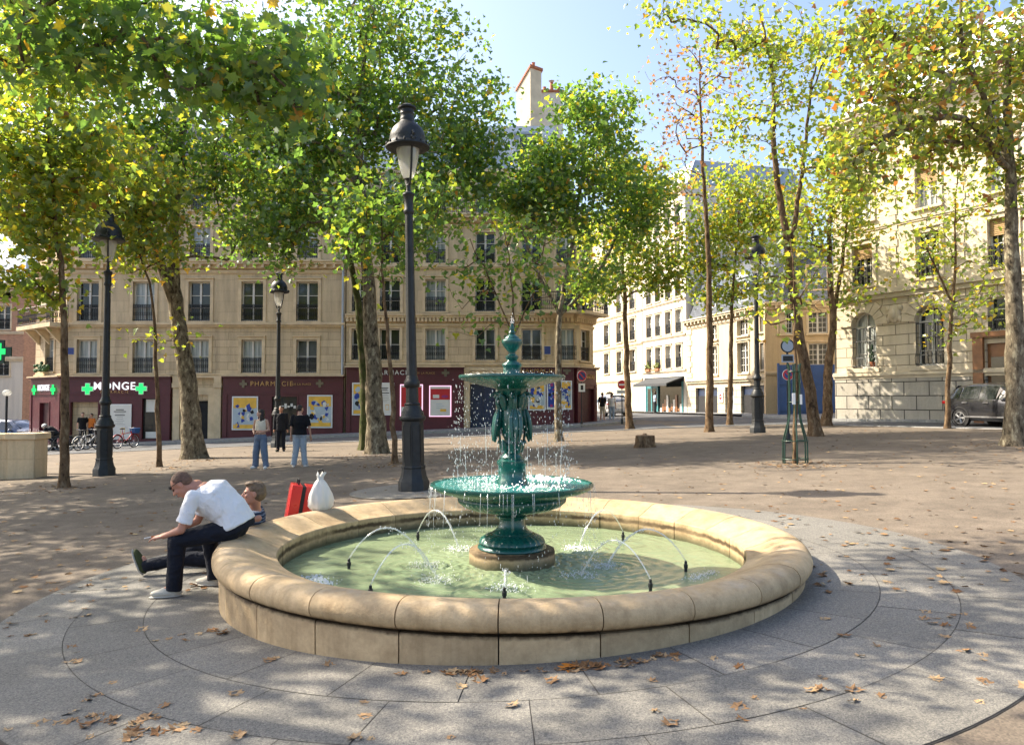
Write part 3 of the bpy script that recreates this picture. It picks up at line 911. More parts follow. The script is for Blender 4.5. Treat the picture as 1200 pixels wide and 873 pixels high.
def shell(mb, x0, x1, y0, y1, z0, z1, m=0):
    """side and back walls behind a facade"""
    mb.quad((x0, y1, z0), (x0, y0, z0), (x0, y0, z1), (x0, y1, z1), m)
    mb.quad((x1, y0, z0), (x1, y1, z0), (x1, y1, z1), (x1, y0, z1), m)
    mb.quad((x1, y1, z0), (x0, y1, z0), (x0, y1, z1), (x1, y1, z1), m)

def mansard(mb, x0, x1, y0, y1, z0, z1, run=1.3, m=0):
    a = [(x0, y0, z0), (x1, y0, z0), (x1, y1, z0), (x0, y1, z0)]
    b = [(x0 + run * .6, y0 + run, z1), (x1 - run * .6, y0 + run, z1), (x1 - run * .6, y1 - run, z1), (x0 + run * .6, y1 - run, z1)]
    c = [(x0 + 3, (y0 + y1) / 2 - 1, z1 + 1.0), (x1 - 3, (y0 + y1) / 2 - 1, z1 + 1.0), (x1 - 3, (y0 + y1) / 2 + 1, z1 + 1.0), (x0 + 3, (y0 + y1) / 2 + 1, z1 + 1.0)]
    mb.add(a + b + c, [(0, 1, 5, 4), (1, 2, 6, 5), (2, 3, 7, 6), (3, 0, 4, 7), (4, 5, 9, 8), (5, 6, 10, 9), (6, 7, 11, 10), (7, 4, 8, 11), (8, 9, 10, 11)], m)

def poster(parent, x, z, w, h, y, kind, name='poster', frame='sign_white'):
    """framed abstract print; the paper, blocks of colour and frame are one flat object"""
    b = MB()
    mats = [M[frame], M['paper'], M['poster_yellow'], M['poster_blue'], M['poster_grey'], M['poster_red'], M['dark'], M['magenta']]
    t = 0.05
    b.box(x - w / 2 - t, x + w / 2 + t, y, y + 0.04, z - h / 2 - t, z + h / 2 + t, 0)
    rr = random.Random(int(abs(x * 100)) + int(w * 1000))
    yy = y - 0.004
    b.box(x - w / 2, x + w / 2, yy, y + 0.01, z - h / 2, z + h / 2, 4 if kind == 'abstract' else 1)
    if kind == 'abstract':
        b.box(x - w / 2 + .03, x + w / 2 - .03, yy - .004, yy + .002, z + h * 0.16, z + h / 2 - .03, 2)
        b.box(x - w / 2 + .03, x + w / 2 - .03, yy - .0045, yy + .002, z - h / 2 + .03, z - h * 0.36, 2)
        cols = [1, 4, 2, 3, 1, 4, 3, 2, 1, 3, 2, 6, 3, 4, 1, 2, 3, 6, 1, 3, 2, 3, 2, 3]
        for k, c in enumerate(cols):
            cx = x + rr.uniform(-0.36, 0.36) * w; cz = z + rr.uniform(-0.38, 0.30) * h
            n = rr.randint(3, 7); s = rr.uniform(0.07, 0.17); ph = rr.uniform(0, 6)
            pl = [(min(max(cx + s * rr.uniform(0.5, 1.3) * math.cos(ph + 6.283 * i / n), x - w / 2 + .02), x + w / 2 - .02), cz + s * 1.2 * rr.uniform(0.5, 1.2) * math.sin(ph + 6.283 * i / n)) for i in range(n)]
            b.prism(pl, 1, yy - 0.006 - 0.0006 * k, yy + 0.002, c)
    elif kind == 'notice':
        for k in range(9):
            ww = w * rr.uniform(0.25, 0.62); zz = z + h * (0.36 - 0.055 * k)
            if k in (0, 1, 3): b.box(x - ww / 2, x + ww / 2, yy - .003, yy, zz - 0.022, zz + 0.022, 6)
            else: b.box(x - ww / 2, x + ww / 2, yy - .003, yy, zz - 0.006, zz + 0.006, 6)
        b.box(x + w * .05, x + w * .25, yy - .003, yy, z - h * .36, z - h * .18, 2)
        b.box(x + w * .07, x + w * .23, yy - .005, yy, z - h * .34, z - h * .20, 1)
    elif kind == 'redtop':
        b.box(x - w / 2 + .02, x + w / 2 - .02, yy - .004, yy, z + h * .05, z + h * .42, 5)
        b.box(x - w * .36, x - w * .05, yy - .007, yy, z + h * .10, z + h * .22, 1)
        b.prism([(x + w * .06 + w * .17 * (1 + math.cos(6.283 * i / 14)), z + h * .16 + h * .05 * math.sin(6.283 * i / 14)) for i in range(14)], 1, yy - .008, yy, 7)
        for k in range(3): b.box(x - w * .2, x + w * (.1 + .1 * (k % 2)), yy - .003, yy, z - h * (.10 + .07 * k), z - h * (.09 + .07 * k) + .01, 4)
        b.box(x, x + w * .3, yy - .003, yy, z - h * .36, z - h * .27, 2)
    elif kind == 'red':
        b.box(x - w / 2 + .02, x + w / 2 - .02, yy - .004, yy, z - h * .22, z + h * .44, 5)
        b.prism([(x - w * .1 + w * .22 * math.cos(6.283 * i / 12), z - h * .3 + h * .08 * math.sin(6.283 * i / 12)) for i in range(12)], 1, yy - .007, yy, 4)
        b.prism([(x + w * .25 + w * .16 * math.cos(6.283 * i / 12), z - h * .3 + h * .1 * math.sin(6.283 * i / 12)) for i in range(12)], 1, yy - .008, yy, 2)
    elif kind == 'purple':
        b.box(x - w / 2 + .02, x + w / 2 - .02, yy - .004, yy, z - h * .45, z + h * .45, 3)
        for k in range(10):
            cx = x + rr.uniform(-.35, .35) * w; cz = z + rr.uniform(-.4, .4) * h; s = rr.uniform(.05, .1)
            b.prism([(cx + s * math.cos(6.283 * i / 7), cz + s * math.sin(6.283 * i / 7)) for i in range(7)], 1, yy - .007 - .0005 * k, yy, rr.choice([7, 6, 4, 7]))
    return b.build(name, mats, parent, False)

XB = lambda px: (px - 600.0) / 20.952          # measured along the pharmacy frontage (42 m away)
ZB = lambda py: 1.7 + (468.0 - py) / 20.952
def shop_front(F, x0, x1, z0, z1, holes, y=-0.22, name='shopfront'):
    b = MB()
    F.wall(b, x0, x1, z0, z1 - 0.12, holes, y, 0.16, 0)
    b.quad((x0, 0, z0), (x0, y, z0), (x0, y, z1 - .12), (x0, 0, z1 - .12)); b.quad((x1, y, z0), (x1, 0, z0), (x1, 0, z1 - .12), (x1, y, z1 - .12))
    b.box(x0 - .04, x1 + .04, y - .16, 0, z1 - .118, z1 - .04, 0); b.box(x0 - .07, x1 + .07, y - .22, 0, z1 - .038, z1 + .03, 1)
    fz = z1 - 0.98
    b.box(x0, x1, y - .05, y - .001, fz - .05, fz + .03, 0)                     # moulding under the fascia
    b.box(x0, x1, y - .06, y - .001, z0, z0 + 0.45 + max(0, 0), 1 if False else 0)
    for x in (x0 + .12, x1 - .12):
        b.box(x - .12, x + .12, y - .045, y - .0015, z0 + .46, fz - .06, 0)
    for h in holes:                                                            # thin raised frame
        b.box(h[0] - .06, h[0], y - .035, y, h[2], h[3], 0); b.box(h[1], h[1] + .06, y - .035, y, h[2], h[3], 0); b.box(h[0] - .06, h[1] + .06, y - .036, y, h[3], h[3] + .06, 0)
    return F.part(b, name, [M['burgundy'], M['moulding']])

# ---- first pharmacy building (left)
b1 = thing('corner_building', 'tan stone apartment block with burgundy pharmacy fronts, left of the drainpipe', 'building', (-25, 42, 0))
F1 = Facade(b1)
W1 = 15.65
cx1 = [1.2, 4.33, 7.45, 10.42, 13.5]
rows1 = [(3.18, 5.04, 1.15, 2), (6.08, 8.30, 1.22, 3), (9.62, 11.45, 1.15, 3), (12.35, 14.2, 1.1, 3)]
holes = [(x - w / 2, x + w / 2, za, zb) for (za, zb, w, r) in rows1 for x in cx1]
door1 = (6.85, 8.05, -1.3, 1.62)
wb = MB()
F1.wall(wb, 0, W1, -1.3, 5.85, holes + [door1], m=0)
F1.wall(wb, 0, W1, 5.85, 14.9, holes, m=1)
shell(wb, 0, W1, 0, 12, -1.3, 14.9, 1)
F1.part(wb, 'wall', [M['limestone'], M['limestone_plain']])
tr = MB()
for h in holes: F1.surround(tr, h, 0.17, 0.05, sill=h[2] > 5.9)
F1.course(tr, 0, W1, 5.86, 0.22, 0.20); F1.course(tr, 0, W1, 3.07, 0.12, 0.10); F1.cornice(tr, 0, W1, 9.25, 0.34, br=0.5); F1.cornice(tr, 0, W1, 14.7, 0.5)
for x in (6.15, 8.45):                                                          # pilasters and hood of the house door
    tr.box(x, x + .36, -.24, .02, -1.3, 2.35); tr.box(x - .05, x + .41, -.30, .02, 2.352, 2.6); tr.box(x - .02, x + .38, -.28, .02, 2.602, 2.9)
tr.box(6.1, 8.86, -.26, .02, 2.902, 3.0)
tr.box(6.52, 6.84, -.12, .02, -1.3, 1.95); tr.box(8.06, 8.44, -.12, .02, -1.3, 1.95); tr.box(6.52, 8.44, -.125, .02, 1.952, 2.34)
F1.part(tr, 'stone_trim', M['moulding'])
dm = MB(); dm.box(6.85, 7.43, .16, .22, -1.3, 1.6); dm.box(7.45, 8.05, .16, .22, -1.3, 1.6)
for x in (6.93, 7.53): dm.box(x, x + .44, .13, .165, -.4, .3); dm.box(x, x + .44, .13, .165, .45, 1.45)
F1.part(dm, 'door', M['dark'])
for (za, zb, w, r) in rows1:
    for i, x in enumerate(cx1):
        F1.window(x, za, w, zb - za, r, True, curtain=(za < 4 and i < 4) or (za > 9 and i % 2 == 0) or (6 < za < 7 and i == 1))
rf = MB(); mansard(rf, 0.1, W1 - .1, 0.25, 11.8, 14.92, 17.6); F1.part(rf, 'roof', M['slate'])
# left shop
sL = shop_front(F1, .02, 6.0, -1.3, 3.0, [(.47, 2.0, -1.3, 1.55), (4.45, 5.35, -.5, 1.75)])
ii = MB(); ii.box(.47, 2.0, 1.4, 1.45, -1.3, 1.55, 0); ii.quad((.47, -.06, -1.3), (.47, 1.4, -1.3), (.47, 1.4, 1.55), (.47, -.06, 1.55), 0); ii.quad((2, 1.4, -1.3), (2, -.06, -1.3), (2, -.06, 1.55), (2, 1.4, 1.55), 0)
ii.quad((.47, -.06, 1.549), (.47, 1.4, 1.549), (2, 1.4, 1.549), (2, -.06, 1.549), 0)
r0 = random.Random(3)
for zz in (0.0, .45, .9, 1.25):
    ii.box(.5, 1.98, 1.05, 1.38, zz - .03, zz, 1)
    for k in range(9): 
        x = .56 + k * .155; hh = r0.uniform(.12, .3); ii.box(x, x + .11, 1.1, 1.3, zz + .001, zz + hh, r0.choice([1, 2, 3, 4, 3]))
ii.build('shop_interior', [M['dark'], M['brown_wood'], M['poster_yellow'], M['paper'], M['terracotta']], sL, False)
gw = MB(); gw.box(4.45, 5.35, -.08, -.07, -.5, 1.75, 0); gw.box(4.6, 5.2, -.1, -.085, 1.0, 1.7, 1); gw.box(4.6, 5.2, -.1, -.085, -.45, -.1, 1)
gw.build('display_window', [M['glass'], M['paper']], sL, False)
poster(sL, 3.25, .46, 1.16, 1.85, -.29, 'notice', name='notice_board')
pc = MB(); plus(pc, 1.42, 2.28, .56, -.33, -.29, 0); plus(pc, 4.40, 2.30, .56, -.33, -.29, 0)
pc.build('green_cross', M['green_neon'], sL, False)
pw = MB(); plus(pw, 1.42, 2.28, .66, -.288, -.225, 0, .42); plus(pw, 4.40, 2.30, .66, -.288, -.225, 0, .42)
pw.build('cross_backing', M['sign_white'], sL, False)
text('MONGE', .60, sL, (2.92, -.30, 2.42), M['white_neon'], name='sign_lettering', spacing=1.14, bold=.002)
text('PHARMACIE', .20, sL, (2.92, -.28, 2.10), M['gold'], name='sign_lettering', spacing=1.6)
# right shop
sR = shop_front(F1, 8.92, 15.6, -1.2, 3.02, [(11.65, 13.05, -.6, 1.85)])
gw = MB(); gw.box(11.65, 13.05, -.08, -.07, -.6, 1.85, 0)
for k in range(7): gw.box(11.8 + .17 * k, 11.93 + .17 * k, -.10, -.082, 1.2 + .05 * (k % 3), 1.35 + .12 * (k % 2), 1)
gw.build('display_window', [M['glass'], M['paper']], sR, False)
poster(sR, XB(289.5) + 25, ZB(484), 1.34, 1.76, -.29, 'abstract'); poster(sR, XB(376.5) + 25, ZB(482), 1.30, 1.72, -.29, 'abstract')
text('PHARMACIE', .37, sR, (XB(320) + 25, -.27, ZB(450)), M['gold'], name='sign_lettering', spacing=1.25)
text('DE LA PLACE', .16, sR, (XB(355) + 25, -.26, ZB(450.5)), M['gold'], name='sign_lettering', spacing=1.15)
pc = MB(); plus(pc, XB(287) + 25, ZB(450), .42, -.27, -.225, 0); plus(pc, XB(376) + 25, ZB(449.5), .42, -.27, -.225, 0)
pc.build('metal_cross', M['brass_grey'], sR, False)
# the cut corner at the far left
CA = math.atan2(-2.7, 3.4); CL = math.hypot(2.7, 3.4)
FCn = Facade(b1, (-3.4, 2.7, 0), CA)
ch = [(1.55, 2.75, 3.3, 5.2), (1.55, 2.75, 6.1, 8.3), (1.55, 2.75, 9.62, 11.45), (1.55, 2.75, 12.35, 14.2)]
cb = MB(); FCn.wall(cb, 0, CL, -1.5, 5.85, ch, m=0); FCn.wall(cb, 0, CL, 5.85, 14.9, ch, m=1)
cb.quad((0, 0, -1.5), (-1.5, 9, -1.5), (-1.5, 9, 14.9), (0, 0, 14.9), 1)
FCn.part(cb, 'corner_wall', [M['limestone'], M['limestone_plain']])
ct = MB()
for h in ch: FCn.surround(ct, h, .17, .05)
FCn.course(ct, 0, CL, 3.07, .12, .10); FCn.cornice(ct, 0, CL, 9.25, .34); FCn.cornice(ct, 0, CL, 14.7, .5)
ct.box(-.3, CL + .3, -.95, .02, 5.72, 5.95)
for x in (.6, 2.1, 3.6): ct.prism([(-.8, 5.7), (-.05, 5.7), (-.05, 4.9), (-.25, 5.1)], 0, x - .1, x + .1)
FCn.part(ct, 'stone_trim', M['moulding'])
for h in ch: FCn.window((h[0] + h[1]) / 2, h[2], 1.2, h[3] - h[2], 3, h[2] < 4 or h[2] > 9, curtain=h[2] < 4)
def balcony_rail(F, x0, x1, z, pr, h=1.0, ret=True):
    g = MB()
    runs = [((x0, -pr), (x1, -pr))] + ([((x0, -pr), (x0, 0)), ((x1, -pr), (x1, 0))] if ret else [])
    for (a, b) in runs:
        a = Vector((*a, 0)); b = Vector((*b, 0)); n = max(2, int((b - a).length / .11))
        for zz, rr in ((z + h, .022), (z + .08, .014), (z + h - .2, .012)): g.tube([a + Vector((0, 0, zz)), b + Vector((0, 0, zz))], rr, 6)
        for k in range(n + 1):
            p = a.lerp(b, k / n); g.tube([p + Vector((0, 0, z + .02)), p + Vector((0, 0, z + h))], .011, 4)
            if k < n:
                p = a.lerp(b, (k + .5) / n); d = (b - a).normalized()
                g.tube([p + d * .04 * math.cos(6.283 * i / 8) + Vector((0, 0, z + .42 + .16 * math.sin(6.283 * i / 8))) for i in range(9)], .010, 4, cap=False)
    return F.part(g, 'balcony_railing', M['iron'])
balcony_rail(FCn, -.25, CL + .25, 5.95, .9)
sC = shop_front(FCn, .02, CL - .02, -1.5, 3.0, [(1.5, 2.85, -1.5, 1.5)])
dk = MB(); dk.box(1.5, 2.85, -.07, -.05, -1.5, 1.5); dk.build('shop_door', M['burgundy_dark'], sC, False)
for x in (.75, 3.5):
    pc = MB(); plus(pc, x, 2.25, .56, -.33, -.29, 0); pc.build('green_cross', M['green_neon'], sC, False)
text('MONGE', .46, sC, (2.12, -.30, 2.35), M['white_neon'], name='sign_lettering', bold=.01)
bx = MB()
for k in range(60):
    bx.ball((r0.uniform(1.3, 2.6), -.35 + r0.uniform(-.15, .15), 3.35 + abs(r0.gauss(0, .22))), r0.uniform(.05, .12), 6, 4)
npl = MB(); npl.box(XB(60.5) + 25 + .7, XB(70) + 25 + .62, -.05, -.02, 4.55, 5.05); 
FCn.part(bx, 'window_plants', plain('pot_plant_green', (0.05, 0.11, 0.03), .6, var=.4))
dp = MB(); dp.tube([(W1 - .12, -.12, -1.2), (W1 - .12, -.12, 1.2)], .085, 10, 1); dp.tube([(W1 - .12, -.12, 1.2), (W1 - .12, -.12, 14.6)], .065, 10, 0)
F1.part(dp, 'drainpipe', [M['zinc'], M['iron']], smooth=True)
chm = MB()
for x in (3.0, 11.5): chm.box(x, x + 1.6, 5, 6, 17, 20.3); chm.box(x - .06, x + 1.66, 4.94, 6.06, 20.302, 20.45)
F1.part(chm, 'chimney', M['moulding_pale'])
npl = MB(); npl.box(.05, .52, -.06, -.002, 4.18, 4.62, 0); npl.box(.08, .49, -.064, -.058, 4.21, 4.59, 1)
o = F1.part(npl, 'street_plate', [M['moulding_pale'], M['enamel_blue']])

# ---- second pharmacy building (right of the drainpipe)
b2 = thing('stone_building', 'tan stone corner building with dentil cornices and slate roof behind the green fountain', 'building', (-9.3, 42, 0))
F2 = Facade(b2)
W2 = 12.75; X2 = lambda px: XB(px) + 9.3
cx2 = [X2(420), X2(456.5), X2(510), X2(568.6), X2(623), X2(664)]
rows2 = [(3.9, 5.66, 1.12, 2), (6.62, 8.45, 1.15, 3), (9.35, 11.1, 1.12, 3)]
holes2 = [(x - w / 2, x + w / 2, za, zb) for (za, zb, w, r) in rows2 for x in cx2[1:]] + [(cx2[0] - .4, cx2[0] + .4, za, zb) for (za, zb, w, r) in rows2]
door2 = (X2(551), X2(581), -1.0, 2.55)
wb = MB()
F2.wall(wb, 0, W2, -1.0, 6.1, holes2 + [door2], m=0); F2.wall(wb, 0, W2, 6.1, 11.9, holes2, m=1); shell(wb, 0, W2, 0, 12, -1, 11.9, 1)
h4 = [(x - .55, x + .55, 12.35, 14.35) for x in cx2[1:]]
F2.wall(wb, .3, W2 - .2, 11.9, 14.9, h4, y=.9, m=1); shell(wb, .3, W2 - .2, .9, 12, 11.9, 14.9, 1)
wb.quad((0, -.3, 12.09), (W2, -.3, 12.09), (W2, 1, 12.09), (0, 1, 12.09), 1)
F2.part(wb, 'wall', [M['limestone'], M['limestone_plain']])
tr = MB()
for h in holes2: F2.surround(tr, h, .15, .045, sill=h[2] > 6)
F2.course(tr, 0, W2, 3.62, .14, .14); F2.cornice(tr, 0, W2, 6.25, .26, br=.22); F2.course(tr, 0, W2, 9.12, .2, .16); F2.cornice(tr, 0, W2, 11.85, .5, br=.9)
tr.box(X2(544), X2(550.6), -.2, .02, -1, 3.3); tr.box(X2(581.4), X2(611), -.2, .02, -1, 3.3); tr.box(X2(544), X2(611), -.21, .02, 3.302, 3.5); tr.box(X2(551), X2(581), -.1, .02, 2.56, 3.3)
tr.box(.3, W2 - .2, .72, .92, 14.7, 14.95)
F2.part(tr, 'stone_trim', M['moulding'])
for (za, zb, w, r) in rows2:
    for i, x in enumerate(cx2):
        F2.window(x, za, w if i else .8, zb - za, r, True, curtain=(i * 2 + int(za)) % 3 == 1)
F2b = Facade(b2, (0, .9, 0), 0)
for i, x in enumerate(cx2[1:]): F2b.window(x, 12.35, 1.1, 2.0, 3, False, curtain=i % 2 == 0)
balcony_rail(F2, 0.1, W2, 12.1, .42, .9, False)
rf = MB(); mansard(rf, .2, W2 - .1, .8, 11.9, 14.96, 18.0, 1.5); F2.part(rf, 'roof', M['zinc'])
for x in (3.2, 6.6, 10.2):
    d = MB(); d.box(x - .7, x + .7, .95, 2.4, 15.2, 17.0, 0); d.box(x - .8, x + .8, .85, 2.5, 17.0, 17.14, 0)
    d.box(x - .5, x + .5, .93, .96, 15.35, 16.8, 1); d.box(x - .04, x + .04, .90, .93, 15.35, 16.8, 2); d.box(x - .52, x - .44, .90, .93, 15.35, 16.8, 2); d.box(x + .44, x + .52, .90, .93, 15.35, 16.8, 2)
    F2.part(d, 'dormer', [M['zinc'], M['glass'], M['white_frame']])
# the chimney block that stands against the sky: a tall raked stack and a lower white one
xc = at(623, 100, 46).x + 9.3
c = MB(); Mx = Matrix.Translation((xc, 4.6, 0)) @ Matrix.Rotation(R(38), 4, 'Z')
zt_ = 22.3
c.prism([(-.45, 15.5), (.9, 15.5), (.9, zt_ - 1.0), (-.45, zt_)], 1, -.45, .45, 0, Mx @ Matrix.Rotation(R(90), 4, 'Z') @ Matrix.Translation((0, 0, 0)))
c.prism([(-.52, zt_ + .02), (.97, zt_ - 1.07), (.97, zt_ - .93), (-.52, zt_ + .18)], 1, -.52, .52, 1, Mx @ Matrix.Rotation(R(90), 4, 'Z'))
for k in range(3): c.lathe([(.10, zt_ - .5 * k), (.10, zt_ + .45 - .4 * k), (.12, zt_ + .5 - .4 * k), (.08, zt_ + .51 - .4 * k)], 10, c=(0, -.2 + .38 * k, 0), m=2, M=Mx)
F2.part(c, 'chimney', [M['moulding_pale'], M['terracotta'], M['terracotta'], M['zinc']])
c = MB(); xa, xb = at(634, 100, 48).x + 9.3, at(659, 100, 48).x + 9.3; zt_ = 21.4
c.box(xa, xb, 5.6, 6.7, 15.5, zt_, 0); c.box(xa - .07, xb + .07, 5.53, 6.77, zt_ + .002, zt_ + .16, 1)
for k in range(3): x = xa + (xb - xa) * (k + .5) / 3; c.lathe([(.11, zt_ + .16), (.13, zt_ + .2), (.10, zt_ + .5 + .3 * (k == 1)), (.12, zt_ + .55 + .3 * (k == 1)), (.08, zt_ + .56 + .3 * (k == 1))], 10, c=(x, 6.1, 0), m=2)
c.lathe([(.2, zt_ + .95), (.03, zt_ + 1.05)], 10, c=(xa + (xb - xa) / 2, 6.1, 0), m=3)
F2.part(c, 'chimney', [M['white_render'], M['terracotta'], M['terracotta'], M['zinc']])
sl = shop_front(F2, .08, X2(543.5), -.9, 3.52, [])
poster(sl, X2(516.5), ZB(470), 1.12, 1.62, -.29, 'redtop', frame='pink_neon')
poster(sl, X2(483), ZB(469), 1.16, 1.66, -.29, 'red', frame='pink_neon')
poster(sl, X2(452), ZB(467.5), .95, 1.7, -.29, 'notice')
poster(sl, X2(425), ZB(467.5), .95, 1.7, -.29, 'abstract')
text('PHARMACIE', .36, sl, (X2(458), -.27, ZB(437)), M['sign_white'], name='sign_lettering', spacing=1.25)
text('DE LA PLACE', .16, sl, (X2(499), -.26, ZB(437.5)), M['gold'], name='sign_lettering', spacing=1.15)
pc = MB(); plus(pc, X2(522.5), ZB(437), .42, -.27, -.225, 0); pc.build('metal_cross', M['brass_grey'], sl, False)
sr = shop_front(F2, X2(612), W2 - .02, -.9, 3.52, [])
poster(sr, X2(629), ZB(464), .86, 1.5, -.29, 'abstract'); poster(sr, X2(648), ZB(463), .62, 1.5, -.29, 'purple'); poster(sr, X2(663), ZB(463), .55, 1.5, -.29, 'abstract')
text('PHARMACIE', .36, sr, (X2(627), -.27, ZB(434.5)), M['gold'], name='sign_lettering', spacing=1.1)
pc = MB(); plus(pc, X2(664), ZB(434.5), .42, -.27, -.225, 0); pc.build('metal_cross', M['brass_grey'], sr, False)
dm = MB()
for (a, b) in ((X2(551), X2(565.8)), (X2(566.2), X2(581))):
    dm.box(a, b, .15, .21, -1, 2.55)
    for (za, zb) in ((-.2, .5), (.65, 1.5), (1.65, 2.4)): dm.box(a + .1, b - .1, .125, .155, za, zb)
F2.part(dm, 'door', M['navy_paint'])
C2 = math.atan2(1.9, 1.3); C2L = math.hypot(1.9, 1.3)
FC2 = Facade(b2, (W2, 0, 0), C2)
ch2 = [(.75, 1.8, za, zb) for (za, zb, w, r) in rows2]
cb = MB(); FC2.wall(cb, 0, C2L, -1, 6.1, ch2, m=0); FC2.wall(cb, 0, C2L, 6.1, 11.9, ch2, m=1)
cb.quad((C2L, 0, -1), (C2L + 5, 10, -1), (C2L + 5, 10, 11.9), (C2L, 0, 11.9), 1)
FC2.part(cb, 'corner_wall', [M['limestone'], M['limestone_plain']])
ct = MB()
for h in ch2: FC2.surround(ct, h, .15, .045)
FC2.course(ct, 0, C2L, 3.62, .14, .14); FC2.cornice(ct, 0, C2L, 6.25, .26, br=.22); FC2.course(ct, 0, C2L, 9.12, .2, .16); FC2.cornice(ct, 0, C2L, 11.85, .5, br=.9)
ct.box(-.2, C2L + .1, -.95, .02, 6.45, 6.62)
FC2.part(ct, 'stone_trim', M['moulding'])
for h in ch2: FC2.window(1.27, h[2], 1.05, h[3] - h[2], 3, h[2] < 4 or h[2] > 9)
balcony_rail(FC2, -.15, C2L + .1, 6.62, .9)
bs = MB(); bs.box(W2 - 2.2, W2 + .1, -.9, .02, 6.45, 6.62); F2.part(bs, 'balcony_slab', M['moulding'])
balcony_rail(F2, W2 - 2.2, W2 + .1, 6.62, .86)
sc = shop_front(FC2, .02, C2L - .02, -.8, 3.52, [(.55, 1.95, -.8, 2.3)])
dk = MB(); dk.box(.55, 1.95, -.07, -.05, -.8, 2.3); dk.build('shop_door', M['burgundy_dark'], sc, False)
text('ANNEXE', .34, sc, (1.27, -.29, 2.98), M['gold'], name='sign_lettering')
npl = MB(); npl.box(X2(637), X2(646), -.06, -.002, ZB(416), ZB(405), 0); npl.box(X2(637) + .04, X2(646) - .04, -.064, -.058, ZB(416) + .04, ZB(405) - .04, 1)
F2.part(npl, 'street_plate', [M['moulding_pale'], M['enamel_blue']])

# ---- terrace along the street running away on the right
UF = math.atan2(-30.0, 8.1)
OF = (8.4, 76, 0)
def FX(s): return s
bf1 = thing('cream_building', 'tall cream building with a dark carriage arch, just past the pharmacy corner', 'building', OF, UF)
Fa = Facade(bf1)
ws = [3.1, 6.2, 9.2]
hf = [(x - .6, x + .6, z, z + 1.95) for z in (4.2, 7.0, 9.8, 12.6, 15.4) for x in ws]
arch1 = (1.2, 6.4, -.5, 2.45, True)
wb = MB(); Fa.wall(wb, -3, 11.3, -.5, 18.5, hf + [arch1], d=.5); shell(wb, -3, 11.3, 0, 12, -.5, 18.5); Fa.part(wb, 'wall', M['cream_render'])
tr = MB()
for h in hf: Fa.surround(tr, h, .14, .04)
for z in (3.4, 6.6, 9.5, 12.3): Fa.course(tr, -3, 11.3, z, .18, .12)
Fa.cornice(tr, -3, 11.3, 18.3, .4); Fa.part(tr, 'stone_trim', M['moulding_pale'])
dk = MB(); dk.box(1.2, 6.4, .5, .55, -.5, 2.45); Fa.part(dk, 'carriage_arch', M['dark'])
for z in (4.2, 7.0, 9.8, 12.6, 15.4):
    for x in ws: Fa.window(x, z, 1.2, 1.95, 3, True, curtain=(int(z) + int(x)) % 3 == 0)
rf = MB(); mansard(rf, -3, 11.3, .2, 12, 18.55, 21); Fa.part(rf, 'roof', M['slate'])

bf2 = thing('white_building', 'narrow white building over a teal shop with a dark awning', 'building', (Vector(OF) + Vector((math.cos(UF), math.sin(UF), 0)) * 11.4), UF)
Fb = Facade(bf2)
ws = [1.2, 2.9, 4.75, 6.5]
zf = (4.2, 6.95, 9.8, 12.6, 15.3)
hf = [(x - .5, x + .5, z, z + 1.8) for z in zf for x in ws]
wb = MB(); Fb.wall(wb, 0, 7.7, -.3, 18.4, hf + [(.5, 7.2, -.3, 3.3)], d=.3); shell(wb, 0, 7.7, 0, 11, -.3, 18.4); Fb.part(wb, 'wall', M['white_render'])
tr = MB()
for h in hf: Fb.surround(tr, h, .12, .04)
for z in (3.95, 6.7, 9.5, 12.3): Fb.course(tr, 0, 7.7, z, .16, .12)
Fb.cornice(tr, 0, 7.7, 18.2, .4); Fb.part(tr, 'stone_trim', M['moulding_pale'])
for z in zf:
    for x in ws: Fb.window(x, z, 1.0, 1.8, 3, True, curtain=(int(z) * 3 + int(x)) % 4 == 0)
s_ = MB()
s_.box(.5, 7.2, .05, .09, -.3, 3.3, 1)
for x in (.5, 1.6, 2.7, 7.0): s_.box(x, x + .2, -.06, .05, -.3, 3.1, 0)
s_.box(.5, 2.9, -.02, .048, -.3, 3.0, 0); s_.box(.9, 2.5, -.04, -.02, .2, 2.6, 1)
s_.box(2.9, 7.2, -.06, .05, -.3, .5, 2); s_.box(.4, 7.3, -.1, .05, 3.1, 3.5, 3)
for k in range(10): s_.box(3.2 + .38 * k, 3.5 + .38 * k, -.01, .045, .6 + .1 * (k % 3), 1.0 + .35 * (k % 4), 4 if k % 3 else 5)
shp = Fb.part(s_, 'shopfront', [M['teal_paint'], M['glass'], M['dark'], M['dark'], M['brown_wood'], M['paper']])
aw = MB(); aw.prism([(-.1, 3.45), (-1.5, 2.95), (-1.5, 2.75), (-1.46, 2.75), (-1.44, 2.9), (-.1, 3.35)], 0, 1.2, 7.3); aw.build('awning', plain('charcoal_awning_cloth', (.05, .055, .06), .9), shp, False)
rf = MB(); mansard(rf, 0, 7.7, .2, 11, 18.45, 20.5, 1.0); Fb.part(rf, 'roof', M['zinc'])
M['box_leaf'] = plain('window_box_leaves', (.14, .17, .03), .6, var=.5)
for x in ws[:2]:
    fp = MB()
    fp.box(x - .45, x + .45, -.25, -.05, 4.05, 4.25, 0)
    for k in range(26): fp.ball((x + r0.uniform(-.45, .45), -.16 + r0.uniform(-.1, .1), 4.3 + abs(r0.gauss(0, .22))), r0.uniform(.05, .1), 6, 4, 1)
    Fb.part(fp, 'window_box', [M['terracotta'], M['box_leaf']])

